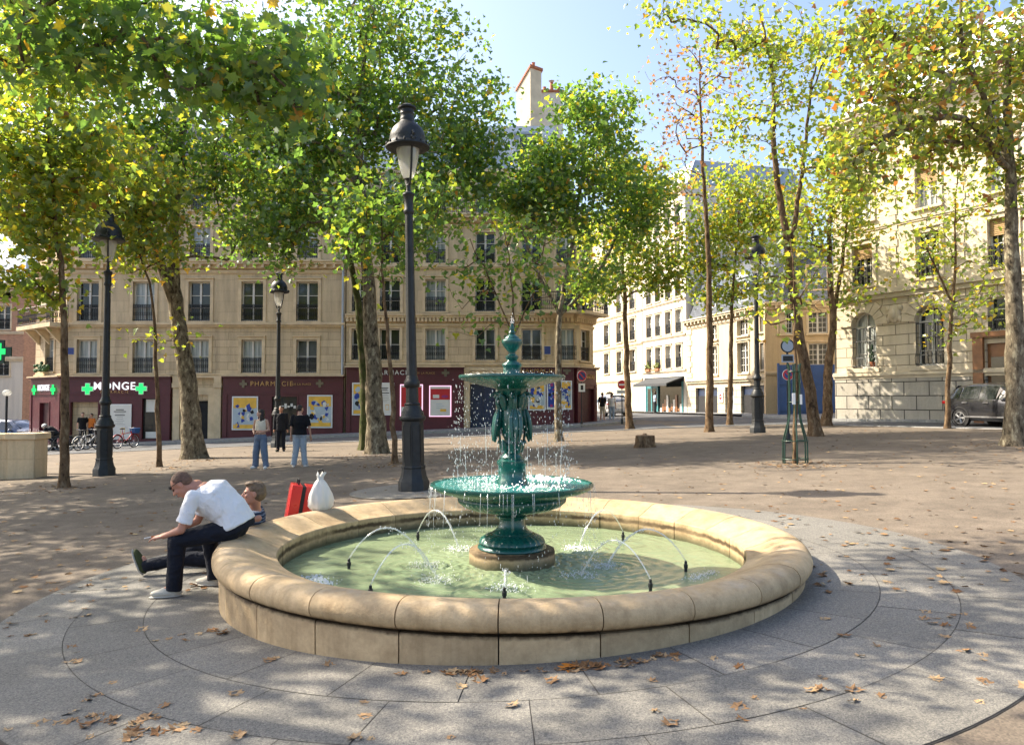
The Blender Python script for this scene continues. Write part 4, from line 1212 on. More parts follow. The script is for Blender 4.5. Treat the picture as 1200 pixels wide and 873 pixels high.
bf3 = thing('low_stone_house', 'low two-storey cream house with stone quoins and dark mansard roof', 'building', (Vector(OF) + Vector((math.cos(UF), math.sin(UF), 0)) * 19.2), UF)
Fd = Facade(bf3)
ws = [3.8, 7.7]; L3 = 11.85
hf = [(x - .65, x + .65, z, zt) for x in ws for (z, zt) in ((3.45, 5.5), (5.95, 7.25))] + [(9.7, 10.5, 3.6, 5.3), (9.7, 10.5, 6.0, 7.2)]
dr = [(1.3, 2.7, 0, 2.55), (2.95, 4.4, 0, 2.55), (5.4, 6.5, 0, 2.55), (7.4, 10.3, 0, 2.6)]
wb = MB(); Fd.wall(wb, 0, L3, -.2, 3.05, dr, d=.35, m=1); Fd.wall(wb, 0, L3, 3.05, 7.6, hf, d=.25, m=0); shell(wb, 0, L3, 0, 10, -.2, 7.6)
Fd.part(wb, 'wall', [M['cream_render'], M['rustic']])
tr = MB()
Fd.course(tr, 0, L3, 3.05, .3, .2); Fd.cornice(tr, 0, L3, 7.5, .35)
for k in range(10):
    w = .55 if k % 2 else .8
    tr.box(.02, w, -.05, .02, 3.32 + k * .41, 3.70 + k * .41); tr.box(L3 - 1.2 - w * .5, L3 - .02, -.05, .02, 3.32 + k * .41, 3.70 + k * .41)
for h in hf: Fd.surround(tr, h, .12, .04)
Fd.part(tr, 'stone_trim', M['moulding_pale'])
for x in ws:
    Fd.window(x, 3.45, 1.3, 2.05, 4, False, style='fine'); Fd.window(x, 5.95, 1.3, 1.3, 3, False, style='fine')
sh = MB()
for z0_, z1_ in ((3.6, 5.3), (6.0, 7.2)):
    for k in range(16): sh.box(9.72, 10.48, .05, .09, z0_ + (z1_ - z0_) * k / 16, z0_ + (z1_ - z0_) * (k + .7) / 16)
    sh.box(9.7, 10.5, .1, .12, z0_, z1_)
Fd.part(sh, 'shutter', plain('grey_shutter_paint', (.2, .19, .17), .6))
for i, d_ in enumerate(dr):
    q = MB(); q.box(d_[0], d_[1], .2, .25, -.2, d_[3], 0); q.box(d_[0] + .08, d_[1] - .08, .16, .2, .4, d_[3] - .6, 1); Fd.part(q, 'door', [M['navy_paint'], M['dark'] if i != 2 else M['zinc']])
rf = MB(); mansard(rf, 0, L3, .1, 10, 7.75, 11.2, 1.2); Fd.part(rf, 'roof', M['slate'])
for x in (3.2, 7.4):
    dmr = MB(); dmr.box(x - .6, x + .6, .3, 1.8, 8.3, 9.9, 0); dmr.box(x - .42, x + .42, .27, .3, 8.45, 9.7, 1); dmr.prism([(x - .75, 9.9), (x + .75, 9.9), (x, 10.5)], 1, .2, 1.8, 0)
    Fd.part(dmr, 'dormer', [M['zinc'], M['glass']])
ns = MB(); ns.box(4.6, 5.2, -.06, -.005, 1.5, 2.2, 0); ns.prism([(4.9 + .2 * math.cos(6.283 * i / 20), 1.88 + .2 * math.sin(6.283 * i / 20)) for i in range(20)], 1, -.066, -.055, 1); ns.box(4.77, 5.03, -.07, -.06, 1.845, 1.915, 0)
Fd.part(ns, 'wall_sign', [M['sign_white'], M['red_paint']])

bf4 = thing('ochre_building', 'ochre rendered building with white windows above the blue hoarding', 'building', (16.2, 46.1, 0), math.atan2(-1.3, 4.6))
Fe = Facade(bf4)
hf = [(1.9, 3.0, z, z + 1.35) for z in (3.75, 5.7, 8.4)] + [(.2, 1.0, 5.7, 7.05), (4.0, 5.0, 3.75, 5.1), (4.0, 5.0, 5.7, 7.05)]
wb = MB(); Fe.wall(wb, -.6, 9, 0, 7.6, hf, d=.25, m=0); shell(wb, -.6, 9, 0, 10, 0, 7.6); Fe.part(wb, 'wall', M['ochre_render'])
tr = MB(); Fe.cornice(tr, -.6, 9, 7.45, .35); Fe.course(tr, -.6, 9, 3.3, .2, .12)
for h in hf: Fe.surround(tr, h, .1, .03)
Fe.part(tr, 'stone_trim', M['moulding'])
for h in hf:
    if h[3] < 7.5: Fe.window((h[0] + h[1]) / 2, h[2], h[1] - h[0], 1.35, 4, False, style='fine')
rf = MB(); mansard(rf, -.6, 9, .1, 10, 7.72, 10.4, 1.3); Fe.part(rf, 'roof', M['slate'])
bh = thing('hoarding', 'tall blue hoarding closing the gap beside the grey stone plinth', 'hoarding', (15.9, 44.6, 0), math.atan2(-.55, 3.1))
q = MB()
for k in range(5): q.box(k * .62 + .006, (k + 1) * .62 - .006, 0, .05, .5, 3.75)
q.build('panel', M['blue_paint'], bh, False)
q = MB(); q.box(-.02, 3.14, -.05, -.002, 2.6, 2.72); q.box(-.02, 3.14, -.05, -.002, 1.0, 1.12); q.box(-.12, 0, -.06, .1, .4, 3.85); q.box(3.12, 3.24, -.06, .1, .4, 3.85)
q.build('frame', M['blue_paint'], bh, False)

# ---- sunlit institutional building on the right
UG = math.atan2(-.869, .495)
bg_ = thing('stone_institution', 'large sunlit cream stone building with arched ground floor windows on the right', 'building', (15.7, 36.4, 0), UG)
G = Facade(bg_)
LG = 22.0
wsG = [1.55, 4.68]; w2 = [1.55, 4.68, 7.7, 10.8, 13.9, 17.0]
ga = [(x - .62, x + .62, 3.15, 5.75, True) for x in wsG] + [(x - .62, x + .62, 3.15, 5.75, True) for x in w2[3:]]
gdoor = (7.0, 8.5, .5, 3.95); gd2 = (7.1, 8.4, 4.45, 5.8)
g2 = [(x - .52, x + .52, 7.0, 8.95) for x in w2]; g3 = [(x - .5, x + .5, 10.05, 11.8) for x in w2]; g4 = [(x - .45, x + .45, 12.7, 13.9) for x in w2]
wb = MB()
G.wall(wb, 0, LG, .2, 2.72, [gdoor], y=-.06, m=0); wb.quad((0, -.06, 2.72), (LG, -.06, 2.72), (LG, 0, 2.72), (0, 0, 2.72), 0)
G.wall(wb, 0, LG, 2.72, 6.5, ga + [gdoor, gd2], d=.38, m=1); G.wall(wb, 0, LG, 6.5, 14.9, g2 + g3 + g4, d=.3, m=2); shell(wb, 0, LG, -.06, 14, .2, 14.9, 1)
G.part(wb, 'wall', [M['plinth_block'], M['rustic'], M['pale_brick']])
tr = MB()
G.course(tr, -.06, LG, 2.78, .26, .16); G.course(tr, -.06, LG, 6.5, .42, .26); G.course(tr, 0, LG, 9.6, .16, .08); G.course(tr, 0, LG, 12.3, .2, .12); G.cornice(tr, -.1, LG, 14.75, .7, br=.8)
for h in g2 + g3 + g4: G.surround(tr, h, .2, .06)
for h in ga:                                                            # projecting voussoirs round the arches
    c = (h[0] + h[1]) / 2; r = (h[1] - h[0]) / 2; zs_ = h[3] - r; n = 9
    for k in range(n):
        a0 = math.pi * (k + .04) / n; a1 = math.pi * (k + .96) / n; ro = r + (.62 if k % 2 == 0 else .48); ri = r + .012
        tr.prism([(c + ri * math.cos(a0), zs_ + ri * math.sin(a0)), (c + ro * math.cos(a0), zs_ + ro * math.sin(a0)), (c + ro * math.cos(a1), zs_ + ro * math.sin(a1)), (c + ri * math.cos(a1), zs_ + ri * math.sin(a1))][::-1], 1, -.07 - .003 * (k % 2), .02)
    tr.box(h[0] - .22, h[1] + .22, -.18, .02, h[2] - .2, h[2] - .004)
for k in range(22):                                                             # quoins at the corner and between bays
    w = .75 if k % 2 else .5
    z = 6.78 + k * .36
    if z < 14.2:
        tr.box(0, w, -.05, .02, z, z + .335)
        for x in (3.1, 6.1): tr.box(x - w * .28, x + w * .28, -.04, .02, z, z + .335)
ct_ = [(3.1, 5.55)]
for (x, z) in ct_:                                                              # carved cartouche between the arches
    tr.ball((x, -.02, z), (.3, .14, .42), 14, 9); tr.ball((x, -.1, z), (.17, .12, .26), 12, 8)
    for s in (-1, 1): tr.ball((x + s * .28, -.03, z + .25), (.13, .1, .13), 10, 7); tr.ball((x + s * .26, -.03, z - .25), (.1, .1, .16), 10, 7)
G.part(tr, 'stone_trim', M['moulding_pale'])
for h in ga: G.window((h[0] + h[1]) / 2, h[2], 1.24, 2.6, 3, False, curtain=h[0] < 1.5, arch=True, inset=.28)
for h in g2 + g3: G.window((h[0] + h[1]) / 2, h[2], h[1] - h[0], h[3] - h[2], 4, h in g2, style='fine', curtain=(h[2] > 9))
G.window(7.75, 4.45, 1.3, 1.35, 3, True, arch=False, inset=.3)
for h in g4: G.window((h[0] + h[1]) / 2, h[2], h[1] - h[0], h[3] - h[2], 2, False)
for h in ga[:2]:                                                                # bellied iron bars in front of the arched windows
    g = MB(); c = (h[0] + h[1]) / 2
    for k in range(7):
        x = c - .56 + 1.12 * k / 6
        g.tube([(x, .02, 3.2), (x, -.12, 3.25), (x, -.16, 3.5), (x, -.02, 3.9), (x, -.02, 5.0)], .013, 5)
    for z, y in ((3.25, -.12), (3.62, -.11), (4.4, -.02), (5.0, -.02)): g.tube([(c - .58, y, z), (c + .58, y, z)], .014, 5)
    G.part(g, 'window_bars', M['iron'])
M['blind'] = plain('tan_blind', (.38, .24, .10), .7)
for h in (g2[0], g2[2], g3[1]):
    sh = MB()
    for k in range(9): sh.box(h[0] + .03, h[1] - .03, .1, .13, h[3] - .07 - k * .075, h[3] - .01 - k * .075)
    G.part(sh, 'roller_blind', M['blind'])
dd = MB(); dd.box(7.0, 8.5, .12, .2, .5, 3.95, 0)
for (a, b) in ((7.08, 7.70), (7.80, 8.42)):
    dd.box(a, b, .09, .12, .8, 1.9, 0); dd.box(a + .06, b - .06, .095, .125, 2.1, 3.4, 1)
G.part(dd, 'door', [M['brown_wood'], M['glass']])
dt = MB(); dt.box(6.55, 6.95, -.16, .02, .4, 4.2); dt.box(8.55, 8.95, -.16, .02, .4, 4.2); dt.box(6.5, 9.0, -.2, .02, 4.202, 4.42)
G.part(dt, 'door_surround', M['brown_wood'])
pl = MB()
pl.lathe([(.1, 3.2), (.13, 3.42), (.12, 3.43)], 12, c=(2.0, -.05, 0), m=0)
for k in range(40): pl.ball((2.0 + r0.gauss(0, .06), -.05 + r0.gauss(0, .05), 3.45 + r0.uniform(0, .75)), (.045, .03, .09), 6, 4, m=1)
G.part(pl, 'pot_plant', [M['terracotta'], plain('dark_pot_plant', (.02, .05, .015), .6, var=.4)])
for x, z in ((2.05, 2.93), (5.2, 2.95)):
    q = MB(); q.box(x - .3, x - .0, -.03, .02, z, z + .14); G.part(q, 'vent', M['iron'])
rf = MB(); mansard(rf, 0, LG, .1, 14, 14.98, 18.0, 1.6); G.part(rf, 'roof', M['zinc'])

# ---- far left, beyond the side street
bl = thing('brick_building', 'pink brick and white rendered building at the left edge beyond the side street', 'building', (-52, 60, 0))
Fl = Facade(bl)
hl = [(x, x + 1.2, z, z + 1.9) for x in (2, 5, 8, 10.6) for z in (3.6, 7.3, 9.8, 12.6)]
wb = MB(); Fl.wall(wb, 0, 12.9, -2.2, 4.9, hl, m=1); Fl.wall(wb, 0, 12.9, 4.9, 10.9, hl, m=0); shell(wb, 0, 12.9, 0, 10, -2.2, 10.9, 0); Fl.part(wb, 'wall', [M['pink_brick'], M['white_render']])
tr = MB(); Fl.course(tr, 0, 12.9, 4.9, .3, .2); Fl.course(tr, 0, 12.9, 7.0, .2, .12); Fl.cornice(tr, 0, 12.9, 10.8, .4)
for h in hl:
    if h[3] < 10.5: Fl.surround(tr, h, .12, .04)
Fl.part(tr, 'stone_trim', M['moulding_pale'])
for h in hl:
    if h[3] < 9.5: Fl.window((h[0] + h[1]) / 2, h[2], 1.2, 1.9, 3, True)
rf = MB(); mansard(rf, 0, 12.9, 0, 10, 10.95, 13, 1.2); Fl.part(rf, 'roof', M['zinc'])

# ---- pale block farther along the side street, outside the left edge
bp_ = thing('pale_building', 'long pale building closing the view beyond the left edge of the picture', 'building', (-96, 50, 0))
Fp = Facade(bp_)
hp_ = [(x, x + 1.2, z, z + 2.0) for x in range(3, 40, 3) for z in (2.5, 6.0, 9.3)]
wb = MB(); Fp.wall(wb, 0, 41, -4, 13, hp_, m=0); shell(wb, 0, 41, 0, 10, -4, 13); Fp.part(wb, 'wall', M['white_render'])
tr = MB(); Fp.course(tr, 0, 41, 1.6, .2, .15); Fp.cornice(tr, 0, 41, 12.8, .4); Fp.part(tr, 'stone_trim', M['moulding_pale'])
for h in hp_: Fp.window(h[0] + .6, h[2], 1.2, 2.0, 3, True)
rf = MB(); mansard(rf, 0, 41, .1, 10, 13.05, 15.5, 1.2); Fp.part(rf, 'roof', M['zinc'])
# ------------------------------------------------------------------ trees
def bark(name, a, b, c3):
    t = NT(name)
    v = t.coord()
    m = t.n('ShaderNodeMapping'); m.inputs['Scale'].default_value = (1, 1, 0.45); t.l(v, m.inputs['Vector'])
    n1 = t.noise(m.outputs[0], 8.5, 5, 0.62)
    colr = t.ramp(n1, [(0.38, a), (0.46, b), (0.54, b), (0.60, c3)])
    n2 = t.noise(m.outputs[0], 24, 6, 0.7)
    colr = t.mix(1.0, colr, t.ramp(n2, [(0.3, (0.68, 0.68, 0.68)), (0.7, (1.2, 1.2, 1.2))]), 'MULTIPLY')
    t.principled(colr, 0.9, 0, t.bump(t.math('ADD', n2, n1), 0.7, 0.03), 0.15)
    return t.mat
M['bark_plane'] = bark('plane_bark', (0.060, 0.048, 0.032), (0.175, 0.142, 0.096), (0.34, 0.30, 0.205))
M['bark_brown'] = bark('brown_bark', (0.060, 0.038, 0.022), (0.150, 0.096, 0.054), (0.23, 0.165, 0.10))
M['bark_mossy'] = bark('mossy_bark', (0.040, 0.050, 0.018), (0.070, 0.080, 0.026), (0.125, 0.105, 0.060))

def leaf_mat(name, stops, tr=0.60, tmul=(2.6, 2.45, 1.2)):
    t = NT(name)
    g = t.n('ShaderNodeNewGeometry')
    c = t.ramp(g.outputs['Random Per Island'], stops)
    d = t.n('ShaderNodeBsdfDiffuse'); t.l(c, d.inputs[0])
    tl = t.n('ShaderNodeBsdfTranslucent'); t.l(t.mix(1.0, c, tmul, 'MULTIPLY'), tl.inputs[0])
    gl = t.n('ShaderNodeBsdfGlossy'); gl.inputs['Roughness'].default_value = 0.42; gl.inputs[0].default_value = (0.9, 0.95, 1.0, 1)
    m1 = t.n('ShaderNodeMixShader'); m1.inputs[0].default_value = tr
    t.l(d.outputs[0], m1.inputs[1]); t.l(tl.outputs[0], m1.inputs[2])
    m2 = t.n('ShaderNodeMixShader'); m2.inputs[0].default_value = 0.05
    t.l(m1.outputs[0], m2.inputs[1]); t.l(gl.outputs[0], m2.inputs[2])
    t.l(m2.outputs[0], t.out.inputs['Surface'])
    return t.mat
GRN = [(0.0, (0.058, 0.118, 0.038)), (0.40, (0.088, 0.168, 0.042)), (0.80, (0.145, 0.218, 0.044)), (0.955, (0.25, 0.26, 0.035)), (0.993, (0.40, 0.30, 0.022)), (1.0, (0.24, 0.10, 0.028))]
YEL = [(0.0, (0.095, 0.158, 0.038)), (0.40, (0.155, 0.218, 0.042)), (0.76, (0.23, 0.26, 0.040)), (0.93, (0.32, 0.28, 0.03)), (0.98, (0.36, 0.22, 0.03)), (1.0, (0.24, 0.10, 0.03))]
OLV = [(0.0, (0.095, 0.145, 0.034)), (0.45, (0.145, 0.195, 0.042)), (0.76, (0.215, 0.225, 0.042)), (0.90, (0.27, 0.19, 0.035)), (0.95, (0.24, 0.10, 0.03)), (1.0, (0.16, 0.06, 0.025))]
RED = [(0.0, (0.14, 0.07, 0.045)), (0.5, (0.20, 0.09, 0.06)), (0.8, (0.24, 0.16, 0.05)), (1.0, (0.12, 0.14, 0.03))]
M['leaf_green'] = leaf_mat('green_plane_leaves', GRN)
M['leaf_yellow'] = leaf_mat('yellowing_plane_leaves', YEL)
M['leaf_olive'] = leaf_mat('autumn_olive_leaves', OLV)
M['leaf_red'] = leaf_mat('sparse_russet_leaves', RED)

half = [(0.09, -0.02), (0.36, -0.06), (0.30, 0.16), (0.58, 0.36), (0.33, 0.42), (0.30, 0.66), (0.14, 0.60)]
LEAF_NEAR = np.array([(0, 0.02)] + half + [(0, 1.0)] + [(-x, y) for x, y in half[::-1]])
half2 = [(0.40, 0.02), (0.52, 0.42), (0.24, 0.55)]
LEAF_FAR = np.array([(0, 0.0)] + half2 + [(0, 1.0)] + [(-x, y) for x, y in half2[::-1]])

def leaves_mesh(name, pos, size, rng, mat, near=False, droop=0.35):
    """one mesh of many single leaves, each folded along its midrib"""
    n = len(pos)
    out = LEAF_NEAR if near else LEAF_FAR
    k = len(out)
    hN = k // 2
    nrm = rng.normal(0, 1, (n, 3)) * np.array([0.75, 0.75, 0.5]) + np.array([0, 0, 0.75])
    nrm /= np.linalg.norm(nrm, axis=1)[:, None]
    d = rng.normal(0, 1, (n, 3)); d[:, 2] -= droop * 1.5
    d -= nrm * (d * nrm).sum(1)[:, None]
    d /= np.linalg.norm(d, axis=1)[:, None] + 1e-9
    s = np.cross(d, nrm)
    sz = size * rng.uniform(0.6, 1.25, n)
    fold = rng.uniform(0.05, 0.55, n); curl = rng.uniform(-0.1, 0.45, n)
    x = out[:, 0]; y = out[:, 1]
    V = (pos[:, None, :] + (s[:, None, :] * x[None, :, None] + d[:, None, :] * y[None, :, None]) * sz[:, None, None]
         + nrm[:, None, :] * ((np.abs(x)[None, :] * fold[:, None] - (y ** 2)[None, :] * curl[:, None]) * sz[:, None])[:, :, None])
    me = bpy.data.meshes.new(name)
    nv = n * k
    me.vertices.add(nv); me.vertices.foreach_set('co', V.astype(np.float32).ravel())
    # two polygons, one either side of the midrib
    A = np.array(list(range(0, hN + 1))); B = np.array([0] + list(range(hN, k)))
    pl = np.concatenate([A, B]); L = len(pl)
    loops = (np.arange(n)[:, None] * k + pl[None, :]).astype(np.int32).ravel()
    me.loops.add(n * L); me.loops.foreach_set('vertex_index', loops)
    me.polygons.add(2 * n)
    st = (np.arange(n)[:, None] * L + np.array([0, len(A)])[None, :]).astype(np.int32).ravel()
    me.polygons.foreach_set('loop_start', st)
    me.materials.append(mat)
    me.update(calc_edges=True)
    return me

def curve_pts(ctrl, step):
    """smooth path through control points"""
    P = [Vector(p) for p in ctrl]
    P = [P[0] * 2 - P[1]] + P + [P[-1] * 2 - P[-2]]
    out = []
    for i in range(1, len(P) - 2):
        n = max(1, int((P[i + 1] - P[i]).length / step))
        for k in range(n):
            t = k / n
            a, b, c, d = P[i - 1], P[i], P[i + 1], P[i + 2]
            out.append(0.5 * ((2 * b) + (c - a) * t + (2 * a - 5 * b + 4 * c - d) * t * t + (3 * b - a - 3 * c + d) * t ** 3))
    out.append(P[-2])
    return out

def make_tree(name, label, trunks, r0, blobs, ntips, per_tip, leaf, lmat, bmat, seed, near=False, spread=0.42, group='plane trees round the square', fork=0.35, step=0.38, shell=0.55, extra=None, bmax=9.0):
    """trunks: control polylines in world space (first one is the main stem); blobs: (centre, (rx,ry,rz), weight)"""
    rng = np.random.default_rng(seed)
    base = Vector(trunks[0][0])
    root = thing(name, label, 'tree', base, 0, group)
    P = []; par = []; main = []
    for ti, ctrl in enumerate(trunks):
        pts = curve_pts(ctrl, step)
        for i, p in enumerate(pts):
            q = np.array(p - base)
            if i > 1: q[:2] += rng.normal(0, 0.018, 2)
            if i == 0 and ti > 0:
                d = [np.linalg.norm(q - x) for x in P]; prev = int(np.argmin(d)); 
                if d[prev] < 0.25: continue
                P.append(q); par.append(prev if d[prev] < 1.5 else -1); main.append(True); continue
            P.append(q); par.append(len(P) - 2 if i > 0 and not (ti > 0 and i == 1 and par and False) else -1); main.append(True)
            if ti > 0 and i == 1 and np.linalg.norm(P[-1] - P[par[-1]]) > 3: par[-1] = prev
            if ti > 0 and i == 1: par[-1] = prev if len(P) - 2 < 0 or np.linalg.norm(P[len(P) - 2] - q) > step * 2.5 else len(P) - 2
    zt = max(p[2] for p in P)
    zf = fork * zt
    tips = []
    w = np.array([b[2] for b in blobs], float); w /= w.sum()
    for b, f in zip(blobs, w):
        m = max(3, int(round(ntips * f)))
        u = rng.normal(0, 1, (m, 3)); u /= np.linalg.norm(u, axis=1)[:, None]
        r = rng.uniform(0, 1, m) ** (1 / 3 if shell >= 1 else shell)
        tips.append(np.array(b[0]) - np.array(base) + u * r[:, None] * np.array(b[1]))
    tips = np.concatenate(tips)
    Parr = np.array(P)
    ok = np.array([m and p[2] > zf for m, p in zip(main, P)])
    if not ok.any(): ok[:] = True
    d0 = np.array([np.min(np.linalg.norm(Parr[ok] - t, axis=1)) for t in tips])
    tips = tips[np.argsort(d0)]
    allow = list(ok)
    paths = []; term = []
    buf = np.zeros((len(P) + len(tips) * 40, 3)); buf[:len(P)] = Parr; n = len(P)
    alw = np.zeros(len(buf), bool); alw[:len(P)] = ok
    for t in tips:
        dv = t - buf[:n]
        L = np.linalg.norm(dv, axis=1) + 1e-6
        cost = L * (1 + 0.8 * np.clip(-dv[:, 2] / L + 0.15, 0, 1))
        cost[~alw[:n]] = 1e9
        j = int(np.argmin(cost))
        a = buf[j].copy(); Ld = L[j]
        pd = a - buf[par[j]] if par[j] >= 0 else np.array([0, 0, 1.0])
        pd = pd / (np.linalg.norm(pd) + 1e-9)
        c = a + (pd * 0.45 + np.array([0, 0, 0.25]) + (t - a) / Ld * 0.6) * Ld * 0.42
        m = max(2, min(36, int(Ld / step) + 1))
        prev = j
        idx = [j]
        for k in range(1, m + 1):
            f = k / m
            q = a * (1 - f) ** 2 + 2 * c * f * (1 - f) + t * f * f
            if k < m: q = q + rng.normal(0, 0.035, 3)
            buf[n] = q; par.append(prev); alw[n] = True
            prev = n; idx.append(n); n += 1
        paths.append(idx); term.append(prev)
    Parr = buf[:n]
    cnt = np.zeros(n)
    for t in term:
        j = t
        while j >= 0: cnt[j] += 1; j = par[j]
    mx = max(cnt.max(), 2)
    rt = 0.0065
    p_ = math.log(mx) / math.log(max(r0 / rt, 1.5))
    rad = rt * np.maximum(cnt, 1) ** (1 / p_)
    tb = MB()
    # main stems
    o = 0
    zmax = max(zt, 1)
    k = 0
    mains = [i for i in range(len(main))]
    chains = []; cur = []
    for i in mains:
        if cur and (par[i] != cur[-1]): chains.append(cur); cur = [par[i]] if par[i] >= 0 else []
        cur.append(i)
    chains.append(cur)
    for ci, ch_ in enumerate(chains):
        if len(ch_) < 2: continue
        rr = []
        for i in ch_:
            z = Parr[i][2]
            lin = r0 * (1 - 0.86 * min(1, max(0, z) / (zmax * 1.02))) * (1.0 if ci == 0 else 0.72)
            r_ = max(lin, 0.012)
            if ci == 0 or z < 0.6: r_ *= 1 + 0.55 * math.exp(-max(z, 0) / (r0 * 1.5))
            rad[i] = r_; rr.append(r_)
        nn = 14 if r0 > 0.09 else 10
        o0 = len(tb.v)
        tb.tube([Vector(Parr[i]) for i in ch_], rr, nn)
        if r0 > 0.15 and ci == 0:                            # root flare and lumps
            for vi in range(o0, len(tb.v)):
                x, y, z = tb.v[vi]
                i = min(len(ch_) - 1, (vi - o0) // nn); cx, cy, cz = Parr[ch_[i]]
                a = math.atan2(y - cy, x - cx)
                f = 1 + 0.22 * math.exp(-max(z, 0) / 0.25) * math.sin(a * 5 + seed) + 0.05 * math.sin(a * 3 + z * 2.2) + 0.03 * math.sin(a * 5 - z * 4)
                tb.v[vi] = (cx + (x - cx) * f, cy + (y - cy) * f, z)
    for idx in paths:
        rr = [min(rad[i], bmax) for i in idx]
        rr[0] = min(rr[0], rr[1] * 1.25)
        if rr[0] < 0.010: nn = 4
        elif rr[0] < 0.03: nn = 5
        else: nn = 8
        tb.tube([Vector(Parr[i]) for i in idx], rr, nn, cap=False)
    tb.build('trunk', bmat, root, True, 80)
    pos = []
    for idx in paths:
        m = max(2, int(len(idx) * 0.55))
        seg = Parr[idx[-m:]]
        kk = rng.poisson(per_tip)
        if kk == 0: continue
        f = rng.uniform(0, 1, kk) ** 0.6 * (m - 1)
        i0 = np.clip(f.astype(int), 0, m - 2); fr = (f - i0)[:, None]
        q = seg[i0] * (1 - fr) + seg[i0 + 1] * fr
        q = q + rng.normal(0, 1, (kk, 3)) * np.array([spread, spread, spread * 0.7])
        pos.append(q)
    pos = np.concatenate(pos)
    if callable(extra): pos = extra(pos)
    me = leaves_mesh('crown', pos, leaf, rng, lmat, near)
    inst('crown', me, root)
    return root

def G_(px, py): return ground_at(px, py)
def bl(px, py, Y, rx, rz, w=1.0, ry=None):
    """crown lobe measured in the photograph: centre, half width and half height in pixels at distance Y"""
    k = Y / F_PX
    return (tuple(at(px, py, Y)), (rx * k, (ry or rx * k) if ry else rx * k, rz * k), w)
def stem(Y, *pts):
    """stem running through photographed points, foot on the slope"""
    g = G_(*pts[0]); Y0 = g.y
    out = [g - Vector((0, 0, 0.15))]
    for i, (px, py) in enumerate(pts[1:]): out.append(at(px, py, Y0))
    return out
def tree(name, label, pts, r0, lobes, ntips, per_tip, leaf, lm, bm, seed, more=(), **kw):
    g = G_(*pts[0]); Y = g.y
    tr = [stem(Y, *pts)]
    for m in more: tr.append([at(px, py, Y + (dy if True else 0)) for (px, py, dy) in m])
    B = [bl(px, py, Y + dy, rx, rz, w) for (px, py, dy, rx, rz, w) in lobes]
    return make_tree(name, label, tr, r0, B, ntips, per_tip, leaf, M[lm], M[bm], seed, **kw)

tree('plane_tree', 'slender yellow-green plane tree nearest the low stone wall at the left edge', [(75, 571), (76, 440), (74, 350), (66, 260), (58, 170), (60, 80)], 0.115,
     [(45, 250, 0, 55, 60, 1.0), (40, 330, 0, 40, 32, .35), (30, 170, 0, 60, 60, .9), (100, 180, 0, 60, 60, .8), (60, 90, 0, 60, 60, .8), (105, 215, .5, 35, 35, .3)], 140, 36, .17, 'leaf_yellow', 'bark_brown', 1)
tree('plane_tree', 'large leaning plane tree with flared roots before the burgundy pharmacy door', [(228, 537), (220, 450), (207, 365), (202, 300), (206, 230), (215, 140), (230, 50)], 0.36,
     [(215, 190, 0, 95, 70, 1.3), (150, 150, -1, 80, 80, 1.0), (290, 190, 1, 70, 80, 1.0), (215, 80, 0, 110, 90, 1.6), (150, 250, -1, 60, 50, .7), (300, 280, 1, 50, 50, .5), (110, 90, 0, 70, 80, .8), (320, 80, 0, 60, 70, .9), (200, -70, 0, 150, 60, 1.3)],
     330, 44, .175, 'leaf_green', 'bark_plane', 2, more=[[(207, 365, 0), (188, 310, -.4), (165, 240, -.8), (140, 160, -1)]])
tree('young_plane_tree', 'thin young plane tree between the left lamp post and the flared plane tree', [(187, 547), (184, 450), (178, 350), (165, 300), (160, 240)], 0.085,
     [(165, 290, 0, 50, 40, 1), (190, 240, 0, 50, 40, .8), (150, 250, 0, 30, 30, .4), (180, 400, 0, 45, 40, .06)], 70, 26, .17, 'leaf_yellow', 'bark_brown', 3)
tree('plane_tree', 'tall dense green twin-stemmed plane tree with grey flaking bark behind the near lamp post', [(442, 531), (438, 440), (432, 340), (425, 250), (420, 150), (430, 40)], 0.33,
     [(440, 160, 0, 120, 90, 1.7), (370, 110, 0, 80, 90, 1.2), (520, 120, 1, 85, 100, 1.5), (450, 40, 0, 130, 80, 1.5), (560, 190, 1, 50, 60, .6), (350, 240, -1, 70, 50, .8), (470, 260, 0, 60, 45, .7), (520, 230, 1, 55, 45, .6), (300, 170, 0, 50, 80, .6), (320, 290, -1, 45, 30, .3), (440, -60, 0, 140, 50, 1.1)],
     430, 46, .175, 'leaf_green', 'bark_plane', 4)
tree('plane_tree', 'mossy green-barked stem standing close against the grey twin plane trunk', [(429, 527), (426, 430), (416, 330), (395, 250), (375, 170)], 0.22,
     [(370, 180, 0, 80, 70, 1), (340, 240, -1, 60, 45, .7), (410, 120, 0, 70, 60, .8)], 120, 36, .185, 'leaf_green', 'bark_mossy', 5)
tree('young_plane_tree', 'thin young plane tree just left of the near lamp post', [(463, 543), (459, 450), (452, 370), (448, 300), (446, 230)], 0.085,
     [(450, 280, 0, 55, 50, 1), (480, 230, 0, 45, 45, .8), (420, 250, 0, 45, 40, .7)], 65, 24, .17, 'leaf_green', 'bark_brown', 6)
tree('plane_tree', 'round green plane tree right of the fountain, before the second pharmacy front', [(655, 517), (654, 450), (657, 370), (668, 300), (680, 220), (690, 130)], 0.15,
     [(690, 220, 0, 75, 60, 1.3), (700, 140, 0, 62, 50, 1.1), (640, 240, -.5, 50, 45, .7), (740, 250, .5, 45, 55, .8), (640, 190, 0, 40, 45, .6), (600, 240, 0, 42, 40, .5), (690, 330, 0, 55, 25, .35)], 230, 40, .185, 'leaf_green', 'bark_plane', 7,
     more=[[(657, 370, 0), (630, 320, -.6), (612, 270, -1)], [(657, 370, 0), (700, 320, .5), (730, 260, .8)]])
